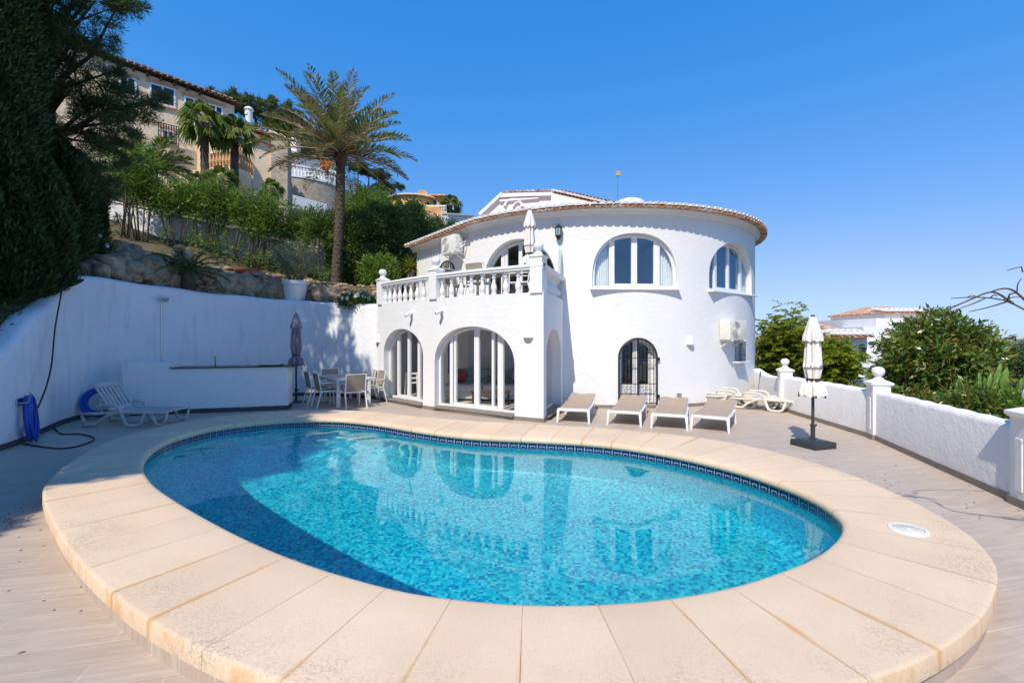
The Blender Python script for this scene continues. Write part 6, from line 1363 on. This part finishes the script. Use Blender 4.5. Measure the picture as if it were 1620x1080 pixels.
# curved stone terrace with white balusters and its white house
Y3 = 36.0; tc3 = Vector((W(470, 0, Y3 + 4.5).x, Y3 + 4.5, 0)); st3 = thing('stone_terrace', 'curved stone terrace wall with white balusters beyond the date palm', 'terrace wall', (tc3.x, tc3.y, 10)); zt3 = W(0, 278, Y3).z; zb3 = 7
obj('terrace_wall', MB().lathe([(5.0, zb3), (5.0, zt3), (0, zt3)], c=tc3, seg=60), M['stonewall'], st3, world=True, smooth=40); b = MB(); bl = MB()
for i in range(60): a = -math.pi + math.pi * i / 60 + .1; bl.lathe([(.05, 0), (.09, .3), (.04, .6), (.06, .75)], c=tc3 + Vector((4.85 * math.cos(a), 4.85 * math.sin(a), zt3)), seg=6)
b.lathe([(4.72, .75), (5.0, .75), (5.0, .88), (4.72, .88), (4.72, .75)], c=tc3 + Vector((0, 0, zt3)), seg=60).lathe([(4.72, .0), (5.06, .0), (5.06, -.15), (4.72, -.15)], c=tc3 + Vector((0, 0, zt3 + .02)), seg=60); obj('handrail', b, M['trim'], st3, world=True); obj('balusters', bl, M['trim'], st3, world=True)
hA, hB = W(440, 0, 42), W(540, 0, 45); ch3 = thing('cream_house', 'cream house with a tiled eave and chimney behind the curved stone terrace', 'house', (hA.x, hA.y, zt3)); z1_, z2_ = W(0, 243, 42).z, W(0, 258, 45).z
w3 = obj('wall', MB().slab([Vector((hA.x, hA.y, zt3 - 3)), Vector((hB.x, hB.y, zt3 - 3)), Vector((hB.x, hB.y, z2_)), Vector((hA.x, hA.y, z1_))], (-1, 4, 0)), M['ivory'], ch3, world=True); cov, pan = MB(), MB(); d3 = Vector((hB.x - hA.x, hB.y - hA.y, 0)).normalized(); n3 = Vector((d3.y, -d3.x, 0))
for i in range(22): tile(cov, cov, pan, Vector((hA.x, hA.y, z1_)).lerp(Vector((hB.x, hB.y, z2_)), (i + .5) / 22) + n3 * .4 + Vector((0, 0, .05)), n3, d3, R_(15), w_=.15, courses=3, clen=.6)
obj('roof_tiles', cov, M['tile'], ch3, world=True, fixn=False); q = W(465, 236, 43); obj('chimney', MB().box(q + Vector((0, 0, -.3)), (.9, .8, 2.0)).box(q + Vector((0, 0, .8)), (1.05, .95, .2)), M['trim'], ch3, world=True)
dr = MB(); k3 = Vector((hA.x, hA.y, 0)).lerp(Vector((hB.x, hB.y, 0)), .45); pts3 = [k3 + d3 * x + n3 * .03 + Vector((0, 0, z)) for x, z in arch_outline(1.6, zt3, zt3 + .5, zt3 + 1.75)]; dr.slab(pts3, -n3 * .02); obj('arched_window', dr, M['paneglass'], ch3, world=True)
rp_ = W(466, 312, 29.5); tag(obj('ramp_wall', MB().slab([W(463, 330, 29.5), W(517, 338, 31), W(517, 323, 31), W(463, 308, 29.5)], (0, .35, 0)), M['wallwhite']), 'short white sloping wall between the oleanders and the stone terrace', 'wall')
# yellow house on the ridge
Y4 = 62.0; yc = W(655, 0, Y4); yc.z = 0; yh = thing('yellow_house', 'round yellow house with arches and white balusters on the ridge', 'house', (yc.x, yc.y, 15)); zr, zf4, zb4 = W(0, 311, Y4 - 3).z, W(0, 334, Y4 - 3).z, W(0, 352, Y4 - 3).z - 1.5
R4 = 3.4; yw = obj('wall', MB().lathe([(R4, zb4), (R4, zr), (R4 - .4, zr), (R4 - .4, zb4), (R4, zb4)], c=yc, seg=48), M['yellow'], yh); cutl = []
for a in (-2.55, -1.98, -1.35, -.75):
    cc = yc + Vector((math.cos(a), math.sin(a), 0)) * R4; n4 = Vector((math.cos(a), math.sin(a), 0)); cutl.append(arch_cut(cc, Vector((-n4.y, n4.x, 0)), n4, .72, zf4 - .1, zf4 + .6, zr - .45))
boolean_cut(yw, cutl); yw.data.transform(Matrix.Translation(-Vector(yh.location)))
obj('gallery_back', MB().lathe([(R4 - 1.6, zb4), (R4 - 1.6, zr)], c=yc, seg=24).lathe([(R4 - .2, zf4 - .2), (0, zf4 - .2)], c=yc, seg=24), M['yellow'], yh, world=True)
obj('roof', MB().lathe([(R4 + .35, zr - .05), (R4 + .45, zr + .08), (R4 + .3, zr + .25), (0, zr + 1.1)], c=yc, seg=48), M['tile'], yh, world=True, smooth=30)
b = MB(); b.lathe([(R4 + .05, zf4 + .35), (R4 + .05, zf4 + .48), (R4 - .1, zf4 + .48)], c=yc, seg=48)
for i in range(40): a = -math.pi + math.pi * i / 40; b.lathe([(.05, 0), (.05, .4)], c=yc + Vector((R4 * math.cos(a), R4 * math.sin(a), zf4 - .05)), seg=5)
e0 = W(668, 0, Y4 - 3.4)
for i in range(18): q = W(665 + 2.4 * i, 336, Y4 - 3.2); b.tube([q, q + Vector((0, 0, .95))], .07, 5)
b.bar(W(664, 325.5, Y4 - 3.2), W(707, 326.5, Y4 - 3.2), .25, .12).bar(W(664, 337, Y4 - 3.2), W(707, 337, Y4 - 3.2), .3, .2); obj('balustrade', b, M['trim'], yh, world=True)
q = W(690, 330, Y4); obj('side_wing', MB().box(q + Vector((0, .4, -.2)), (3.0, 4, 2.6)).box(q + Vector((-1.0, -2.6, -1.6)), (4.2, 3.0, 1.5)), M['yellow'], yh, world=True); obj('wing_roof', MB().box(q + Vector((-.2, .2, 1.2)), (3.7, 4.8, .2)), M['tile'], yh, world=True); f = obj('window', MB().box(q + Vector((-.3, -1.64, .1)), (1.5, .08, 1.2)), M['pvc'], yh, world=True); obj('pane', MB().box(q + Vector((-.3, -1.69, .1)), (1.25, .06, .95)), M['paneglass'], f, world=True)
b = MB(); q = W(668, 312, Y4); 
dsh = MB().lathe([(0, .0), (.4, .08), (.75, .3), (.72, .3), (.38, .12), (0, .04)], seg=20).mesh('dish'); dsh.transform(Matrix.Rotation(R_(70), 4, 'X'))
d1 = thing('satellite_dish', 'orange tinted satellite dish on the roof of the yellow house', 'satellite dish', W(668, 310, Y4 - 1)); obj('dish', dsh, M['peach'], d1); obj('mast', MB().tube([(0, .1, -1), (0, .1, 0)], .05, 6), M['steel'], d1)
cw = thing('conifer', 'pointed yellow green conifer below the yellow house', 'conifer', bpos(651, 42)); lv = LV(401); r = lv.r; n_ = 26000; zb_ = cw.location.z; zt_ = W(0, 322, 42).z; u_ = r.rand(n_); a = r.rand(n_) * 6.28; k = 1.55 * np.minimum(1, .6 + u_ * 2.2) * (1 - u_ ** 1.7) * (1 + .12 * np.sin(a * 6 + u_ * 14)) * (1 - .25 * r.rand(n_)) + .05
C = np.stack([cw.location.x + k * np.cos(a), 42 + k * np.sin(a), zb_ + u_ * (zt_ - zb_)], 1); lv.leaves(C, .3, .12, np.stack([np.cos(a), np.sin(a), a * 0 + 1.2], 1), .4); lv.build('crown', M['cone'], cw, True); obj('trunk', MB().tube([(0, 0, -.5), (0, 0, (zt_ - zb_) * .8)], [.25, .08], 8), M['bark'], cw)
# white houses just behind the villa's left eave
for (xa, xb, yt, yb, Y_, lb) in ((690, 748, 339, 380, 44, 'white flat roofed house below the yellow house, with its own wall edge'), (660, 697, 347, 376, 40, 'lower white terrace house left of the flat roofed one')):
    a, b_ = W(xa, yt, Y_), W(xb, yt + 3, Y_ + 5); nh = thing('white_house', lb, 'house', (a.x, a.y, a.z - 4), 0, 'white houses on the slope'); obj('wall', MB().slab([a - Vector((0, 0, 5)), b_ - Vector((0, 0, 5)), b_, a], (1, 6, 0)), M['white'], nh, world=True); obj('roof_edge', MB().bar(a + Vector((-.1, -.1, .05)), b_ + Vector((.1, -.1, .05)), .5, .16), M['trim'], nh, world=True)
    b = MB()
    if xa == 660:
        for i in range(20): q = W(664 + 2.3 * i, 356, Y_ - .6); b.tube([q, q + Vector((0, 0, .8))], .06, 5)
        b.bar(W(663, 343, Y_ - .6), W(710, 346, Y_ - .3), .2, .12); obj('balustrade', b, M['trim'], nh, world=True)
    else: f = obj('window', MB().box(a.lerp(b_, .3) + Vector((0, -.05, -1.2)), (1.0, .1, .9)), M['paneglass'], nh, world=True)
d2 = thing('satellite_dish', 'peach satellite dish in front of the white flat roofed house', 'satellite dish', W(688, 341, 42)); obj('dish', dsh.copy(), M['peach'], d2); obj('mast', MB().tube([(0, .1, -1.2), (0, .1, 0)], .05, 6), M['steel'], d2)
# ridge pines and woodland
RP = [(563, 262, 84, 'ridge pine nearest the date palm'), (580, 268, 86, 'second ridge pine right of the date palm'), (597, 275, 88, 'third ridge pine right of the date palm'), (609, 291, 90, 'fourth ridge pine, low crowned, right of the date palm'), (620, 297, 92, 'ridge pine at the right end of the skyline row')]
for i, (px, py, Y_, lb) in enumerate(RP):
    c = W(px, py, Y_); b0_ = bpos(px + 3, Y_); b0_.z = min(tz(b0_.x, b0_.y), c.z - 2.5); rn = random.Random(i); cl2 = [(c + Vector((rn.uniform(-1.3, 1.3), rn.uniform(-1, 1), rn.uniform(-.6, .6))), (1.3, 1.2, .7), 120) for _ in range(4)]; pine(lb, b0_, c + Vector((0, 0, .4)), Vector((.3, 0, 0)), 420 + i, cl2, 10, .18, .55, .09, 'pines on the skyline ridge')
for i, (px, py, Y_, lb, s_) in enumerate(((400, 172, 52, 'large round pine rising behind the beige house chimney', 1.0), (440, 205, 56, 'pine behind the cream house, left of the date palm', .9), (500, 240, 60, 'pine hidden behind the date palm fronds', .8))):
    c = W(px, py, Y_); b0_ = bpos(px, Y_); rn = random.Random(50 + i); cl2 = [(c + Vector((rn.uniform(-3, 3), rn.uniform(-2, 2), rn.uniform(-2.5, .8))) * 1, (1.9 * s_, 1.8, 1.1 * s_), 190) for _ in range(8)]; b0_.z = min(b0_.z, c.z - 6); pine(lb, b0_, c + Vector((0, 0, .5)), Vector((.4, 0, 0)), 440 + i, cl2, 10, .3, .5, .09, 'pines behind the hillside houses')
def scrub(name, n_, fx, seed, mat, L, Wd, rad=(.6, 1.6)):
    lv = LV(seed); r = lv.r; Cs = []; Ds = []; X_, Y_, S_ = fx(r, n_); Z_ = terrain(X_, Y_)
    for x, y, z, s_ in zip(X_, Y_, Z_, S_):
        k = rad[0] + (rad[1] - rad[0]) * r.rand(); per = int(60 * s_); d = r.randn(per, 3); d /= np.linalg.norm(d, axis=1)[:, None]; Cs.append(np.array([x, y, z + k * .3]) + d * np.array([k, k, k * .7]) * (.6 + .4 * r.rand(per, 1))); Ds.append(d + [0, 0, .4])
    lv.leaves(np.concatenate(Cs), L, Wd, np.concatenate(Ds), .7); o = lv.build(name, M[mat]); o['kind'] = 'stuff'; return o
def f_left(r, n_): y = 21 + 75 * r.rand(n_); x = y * (-.62 + .52 * r.rand(n_)); k_ = x / y; keep = (k_ > -.385) | (y > 52); return x[keep], y[keep], np.full(keep.sum(), 1.6)
scrub('hillside_scrub', 420, f_left, 501, 'scrub', .42, .16)
def f_right(r, n_): y = 14 + 110 * r.rand(n_) ** 1.3; x = y * (.50 + .75 * r.rand(n_)) + 3; return x, y, np.full(n_, 1.2)
scrub('valley_scrub', 360, f_right, 502, 'scrub', .4, .16, (.8, 1.9))
def f_bank(r, n_):
    k = r.randint(30, len(wl) - 6, n_); d = .35 + r.rand(n_) ** 2 * 3; return wl[k, 0] + wn[k, 0] * d, wl[k, 1] + wn[k, 1] * d, np.full(n_, .35)
scrub('bank_ground_cover', 230, f_bank, 503, 'shrub', .09, .03, (.10, .26))
# ------------------------------------------------------------------ trees and plants beyond the parapet
def treebase(px, Y): x = (px - CX) / FP * Y; return Vector((x, Y, tz(x, Y)))
def feathery(px, Y, cpy, rad, seed, lb, nb):
    nb = int(nb * 1.5); p = treebase(px, Y); t_ = thing('mimosa_tree', lb, 'mimosa tree', p, 0, 'feathery trees beyond the parapet'); lv = LV(seed); rn = random.Random(seed); mb = MB(); c = W(px, cpy, Y); mb.tube([p - Vector((0, 0, .3)), p.lerp(c, .5) + Vector((.1, 0, 0)), c], [.14, .10, .06], 8)
    for i in range(nb):
        d = Vector((rn.gauss(0, 1), rn.gauss(0, 1), rn.gauss(0, .9))).normalized(); k = .55 + .45 * rn.random(); q = c + Vector((d.x * rad[0], d.y * rad[1], d.z * rad[2])) * k; st_ = c + (q - c) * .25 + Vector((0, 0, -.1)); mb.tube([c + Vector((0, 0, -rad[2] * .6)) * rn.random(), st_, q], [.03, .018, .006], 5)
        for j in range(9):
            f = .45 + .6 * j / 8; s_ = st_.lerp(q, f) + Vector((rn.gauss(0, .12), rn.gauss(0, .12), rn.gauss(0, .1))); pinnate(lv, s_, rn.uniform(0, 6.28), rn.uniform(-.3, .8), rn.uniform(.30, .50), .9, 11, .15, .045, r=lv.r, vee=.1, tw=.2)
    lv.build('crown', M['mimosa'], t_, True); obj('trunk', mb, M['bark'], t_, world=True, smooth=True)
feathery(1243, 15.5, 545, (1.15, 1.0, 1.35), 601, 'yellow green feathery tree right beside the tower', 85)
feathery(1318, 14.2, 575, (.85, .9, .95), 602, 'feathery tree behind the cream parasol, with yellower leaves', 60)
feathery(1216, 17.5, 590, (.9, .8, 1.0), 603, 'feathery tree glimpsed low between tower and pillar', 30)
c = W(1482, 572, 9.2); bush('laurel_bush', 'dense round glossy green bush overhanging the parapet wall', 'bush', Vector((c.x, c.y, tz(c.x, c.y))), c, (.98, .9, .98), 260, 62, .21, .125, .046, 'glossy', 611, None, 12, .04, .35, 'bark')
c = W(1452, 655, 8.6); bush('laurel_bush', 'low reddish green shrub under the round glossy bush', 'bush', Vector((c.x, c.y, tz(c.x, c.y))), c, (.75, .6, .42), 90, 46, .2, .12, .045, 'glossy', 612, None, 9, .03, .3, 'bark')
c = W(1420, 608, 17); bush('shrub', 'small green shrub below the white villa beyond the parapet', 'shrub', Vector((c.x, c.y, tz(c.x, c.y))), c, (.9, .9, .8), 80, 60, .3, .14, .05, 'shrub', 613, None, 6, .04)
c = W(1345, 640, 11.5); bush('shrub', 'leafy shrub peeping over the parapet right of the cream parasol', 'shrub', Vector((c.x, c.y, tz(c.x, c.y))), c, (.6, .5, .40), 60, 50, .2, .10, .035, 'oleander', 614, None, 6, .03)
c = W(1600, 585, 10.5); bush('shrub', 'dense shrub behind the cactus at the right edge', 'shrub', Vector((c.x, c.y, tz(c.x, c.y))), c, (1.0, .8, .55), 110, 60, .26, .12, .04, 'shrub', 615, None, 7, .035)
c = W(1538, 640, 7.3); bush('shrub', 'loose leafy shrub in front of the cactus stems', 'shrub', Vector((c.x, c.y, tz(c.x, c.y))), c, (.42, .35, .24), 50, 50, .16, .09, .03, 'glossy', 616, None, 6, .02)
c = W(1596, 645, 7.1); bush('shrub', 'leafy shrub right of the cactus stems, low on the parapet', 'shrub', Vector((c.x, c.y, tz(c.x, c.y))), c, (.35, .3, .22), 45, 50, .15, .09, .03, 'oleander', 617, None, 6, .02)
# cactus hedge with scalloped ribs
ca = thing('cactus', 'tall candelabra cactus with scalloped ribs behind the parapet at the right', 'cactus', W(1570, 720, 7.2)); ca.location.z = tz(ca.location.x, ca.location.y); rn = random.Random(77)
for i in range(44):
    px = 1512 + 3.3 * i * .86 + rn.uniform(-5, 5); Yc = rn.uniform(7.2, 8.1) + (.0 if i % 2 else .35); yt = rn.uniform(585, 650) - (15 if px > 1570 else 0); top = W(px, yt, Yc); base = Vector((top.x + rn.uniform(-.12, .12), top.y + rn.uniform(-.1, .1), top.z - rn.uniform(.9, 1.3))); n_ = 44; b = MB(); rot = rn.uniform(0, 2); cur = rn.uniform(-.15, .15)
    for wv in range(3):
        a = rot + wv * 2.094; dr_ = Vector((math.cos(a), math.sin(a), 0)); sd = Vector((-dr_.y, dr_.x, 0)); rows = []
        for k in range(n_ + 1):
            f = k / n_; p = base.lerp(top, f) + Vector((cur * math.sin(f * 3.1), 0, 0)); tp3 = min(1, (1 - f) * 6 + .12) ; ro = (.034 + .036 * abs(math.sin(k * .42)) ** .7) * tp3; rows.append([p + sd * .016, p + dr_ * ro * .6 + sd * .010, p + dr_ * ro, p + dr_ * ro * .6 - sd * .010, p - sd * .016])
        b.grid(rows)
    obj('stem', b, M['cactus'], ca, world=True, smooth=True)
# bare branches that reach in from a tree standing right of the picture
bt_ = thing('bare_tree', 'leafless dark branches reaching in from the right edge over the parapet', 'tree', (5.9, 2.3, -1.6)); b = MB(); root = Vector((5.9, 2.3, -1.6)); tk = Vector((5.35, 2.5, 2.0)); b.tube([root - Vector((0, 0, .6)), Vector((5.75, 2.3, .2)), tk, Vector((5.2, 2.9, 3.0))], [.08, .065, .045, .02], 8)
def br(pts, r0): b.tube(crom(pts, 26), list(np.linspace(r0, .003, 26)), 6)
YB = 3.5; T_ = lambda px, py, Y=YB: W(px, py, Y)
main = [tk, T_(1720, 525, 3.2), T_(1650, 505, 3.4), T_(1618, 488), T_(1585, 474), T_(1545, 470), T_(1505, 472)]; br(main, .019); br([T_(1600, 478), T_(1570, 462, 3.55), T_(1535, 474, 3.6), T_(1500, 490, 3.7)], .009); br([T_(1640, 495), T_(1600, 458, 3.45), T_(1560, 464, 3.45), T_(1520, 480, 3.5), T_(1503, 486, 3.5)], .009); br([T_(1594, 477), T_(1560, 487, 3.6), T_(1533, 493, 3.7)], .006); br([T_(1596, 478), T_(1597, 466), T_(1608, 462), T_(1610, 450), T_(1616, 440)], .007); br([Vector((5.2, 2.9, 3.0)), T_(1660, 418, 3.5), T_(1615, 422, 3.4), T_(1594, 428, 3.3)], .008); br([T_(1560, 471), T_(1540, 480), T_(1515, 489)], .005)
rn = random.Random(4)
for k in range(22):
    q = Vector(tuple(crom(main, 26)[rn.randrange(4, 24)])); d = Vector((rn.uniform(-.16, .06), rn.uniform(-.14, .14), rn.uniform(-.03, .08))); br([q, q + d * .5 + Vector((0, 0, .015)), q + d], .004)
for k in range(9):                                       # the rest of the crown, out of the picture, which shades the tiles
    q = tk + Vector((rn.uniform(-.2, .1), rn.uniform(-.2, .2), rn.uniform(-.1, .4))); d = Vector((rn.uniform(-1.5, -.8), rn.uniform(-.5, .35), rn.uniform(-.1, .5))); m_ = q + d * .5 + Vector((0, 0, .12)); br([q, m_, q + d], .012)
    for j in range(6): f = rn.uniform(.3, .9); s_ = q + d * f + Vector((0, 0, .1 * (1 - f))); e = Vector((rn.uniform(-.3, .1), rn.uniform(-.3, .3), rn.uniform(-.1, .25))); br([s_, s_ + e * .5, s_ + e], .006)
obj('branches', b, M['bark'], bt_, world=True, smooth=True)
# ------------------------------------------------------------------ neighbours down the slope
def nhouse(name, lb, rects, roofs, wins, mat='white', grp='white houses down the slope'):
    c0 = W(*rects[0][0:3:2], rects[0][4]) if False else W(rects[0][0], rects[0][3], rects[0][4]); t_ = thing(name, lb, 'house', (c0.x, c0.y, c0.z), 0, grp)
    for (x0, x1, yt, yb, Y_, dep) in rects:
        a, b_ = W(x0, yt, Y_), W(x1, yt, Y_); zb = W(0, yb, Y_).z; obj('wall', MB().box(((a.x + b_.x) / 2, Y_ + dep / 2, (a.z + zb) / 2), (b_.x - a.x, dep, a.z - zb)), M[mat], t_, world=True)
    for (x0, x1, y0, yr, Y_, dep) in roofs:
        a, b_ = W(x0, y0, Y_), W(x1, y0, Y_); zr = W(0, yr, Y_).z + 0; m_ = MB(); ww_ = (b_.x - a.x); ins = ww_ * .28; k_ = dep / 2
        e = [(a.x, Y_ - .4, a.z), (b_.x, Y_ - .4, a.z), (b_.x, Y_ + dep, a.z), (a.x, Y_ + dep, a.z)]; r_ = [(a.x + ins, Y_ + k_, zr + .35), (b_.x - ins, Y_ + k_, zr + .35)]
        m_.add(e + r_, [(0, 1, 5, 4), (1, 2, 5), (2, 3, 4, 5), (3, 0, 4)]); m_.box(((a.x + b_.x) / 2, Y_ + dep / 2 - .2, a.z - .06), (ww_, dep + .4, .12)); obj('roof', m_, M['tile'], t_, world=True)
        cov, pan = MB(), MB(); nn3 = int(ww_ / .42)
        for i in range(nn3): tile(cov, cov, pan, Vector((a.x + ww_ * (i + .5) / nn3, Y_ - .5, a.z + .03)), Vector((0, -1, 0)), Vector((1, 0, 0)), math.atan2(zr + .35 - a.z, k_ + .4), w_=.17, courses=2, clen=.9)
        obj('eave_tiles', cov, M['tilewhite'], t_, world=True, fixn=False)
    for (x0, x1, yt, yb, Y_) in wins:
        a, b_ = W(x0, yt, Y_ - .03), W(x1, yb, Y_ - .03); f = obj('window', MB().box(((a.x + b_.x) / 2, Y_ - .04, (a.z + b_.z) / 2), (b_.x - a.x + .16, .08, a.z - b_.z + .16)), M['pvc'], t_, world=True); obj('pane', MB().box(((a.x + b_.x) / 2, Y_ - .07, (a.z + b_.z) / 2), (b_.x - a.x, .06, a.z - b_.z)), M['paneglass'], f, world=True)
    return t_
n1 = nhouse('white_house', 'white villa with a tiled round roof behind the glossy bush', [(1386, 1500, 503, 640, 40, 9), (1400, 1470, 494, 505, 41, 7), (1366, 1420, 517, 640, 38, 6), (1374, 1425, 562, 640, 36, 4)], [(1394, 1486, 494, 487, 41, 7)], [(1413, 1428, 510, 520, 40), (1374, 1382, 540, 546, 38)])
n2 = nhouse('white_house', 'white house with tiled hip roof and arched window right of the cream parasol', [(1336, 1372, 533, 610, 34, 7), (1290, 1338, 533, 610, 36, 7)], [(1296, 1377, 531, 517, 33.6, 8)], [(1337, 1343, 534, 542, 34)])
f = obj('arched_window', MB().slab([W(1364, 570, 33.96) + Vector((x, 0, z)) for x, z in arch_outline(.24, 0, .95, 1.22)], (0, -.06, 0)), M['paneglass'], n2, world=True); b = MB()
for i in range(9): q = W(1357 + 2.6 * i, 597, 33.2); b.lathe([(.08, 0), (.12, .3), (.05, .6), (.08, .8)], c=q, seg=6)
b.bar(W(1353, 579, 33.2), W(1382, 579, 33.2), .3, .16).bar(W(1353, 598, 33.2), W(1382, 598, 33.2), .4, .3); obj('balustrade', b, M['trim'], n2, world=True)
nhouse('white_house', 'white house glimpsed through the feathery trees beside the tower', [(1200, 1262, 548, 640, 40, 7)], [(1196, 1266, 548, 536, 40, 7)], [(1222, 1232, 562, 578, 40)])
nhouse('ochre_house', 'small ochre house with tiled roof on the far skyline', [(1355, 1367, 519, 530, 75, 5)], [(1353, 1369, 519, 516.5, 75, 5)], [(1359, 1362, 522, 526, 75)], 'peach', 'far houses on the skyline')
nhouse('ochre_house', 'tiny pale house with tiled roof on the far skyline right of the parasol', [(1326, 1337, 518.5, 527, 110, 6)], [(1324, 1339, 518.5, 516, 110, 6)], [], 'ivory', 'far houses on the skyline')
nhouse('ochre_house', 'pale peach house at the right of the glossy bush', [(1570, 1584, 548, 575, 38, 5)], [(1568, 1586, 548, 543, 38, 5)], [], 'ivory', 'far houses on the skyline')

# dry litter blown against the stone rim at the left
lv = LV(801); r = lv.r; n_ = 420; t0_ = r.rand(n_) ** 1.5; x = -4.75 - r.rand(n_) ** .7 * 1.3 + .4 * t0_; y = 4.55 - t0_ * 1.0 + r.randn(n_) * .12
lv.leaves(np.stack([x, y, np.full(n_, .004)], 1), .035, .012, np.stack([r.randn(n_), r.randn(n_), r.rand(n_) * .1], 1), .01)
x2 = np.r_[r.rand(60) * 3 - 5.5, r.rand(50) * 2 + 3.8]; y2 = np.r_[2.0 + r.rand(60) * 3, 3 + r.rand(50) * 4]; lv.leaves(np.stack([x2, y2, np.full(110, .004)], 1), .035, .012, np.stack([r.randn(110), r.randn(110), r.rand(110) * .1], 1), .01)
o = lv.build('dry_litter', M['litter']); o['kind'] = 'stuff'

# loose stones between the boulders and the oleanders
b = MB(); rn = random.Random(91); k0_, k1_ = int(np.argmin(abs(wl[:, 1] - 11.2))), len(wl) - 4
for i in range(330):
    k = rn.randrange(k0_, k1_); d = .6 + rn.random() ** 1.2 * 2.3; x, y = wl[k, 0] + wn[k, 0] * d + rn.uniform(-.1, .1), wl[k, 1] + wn[k, 1] * d; b.ball((x, y, tz(x, y) + .02), rn.uniform(.05, .13), 2, (rn.uniform(1, 1.6), 1, rn.uniform(.5, .8)), .18, i)
o = obj('loose_stones', b, M['rubble'], smooth=40); o['kind'] = 'stuff'
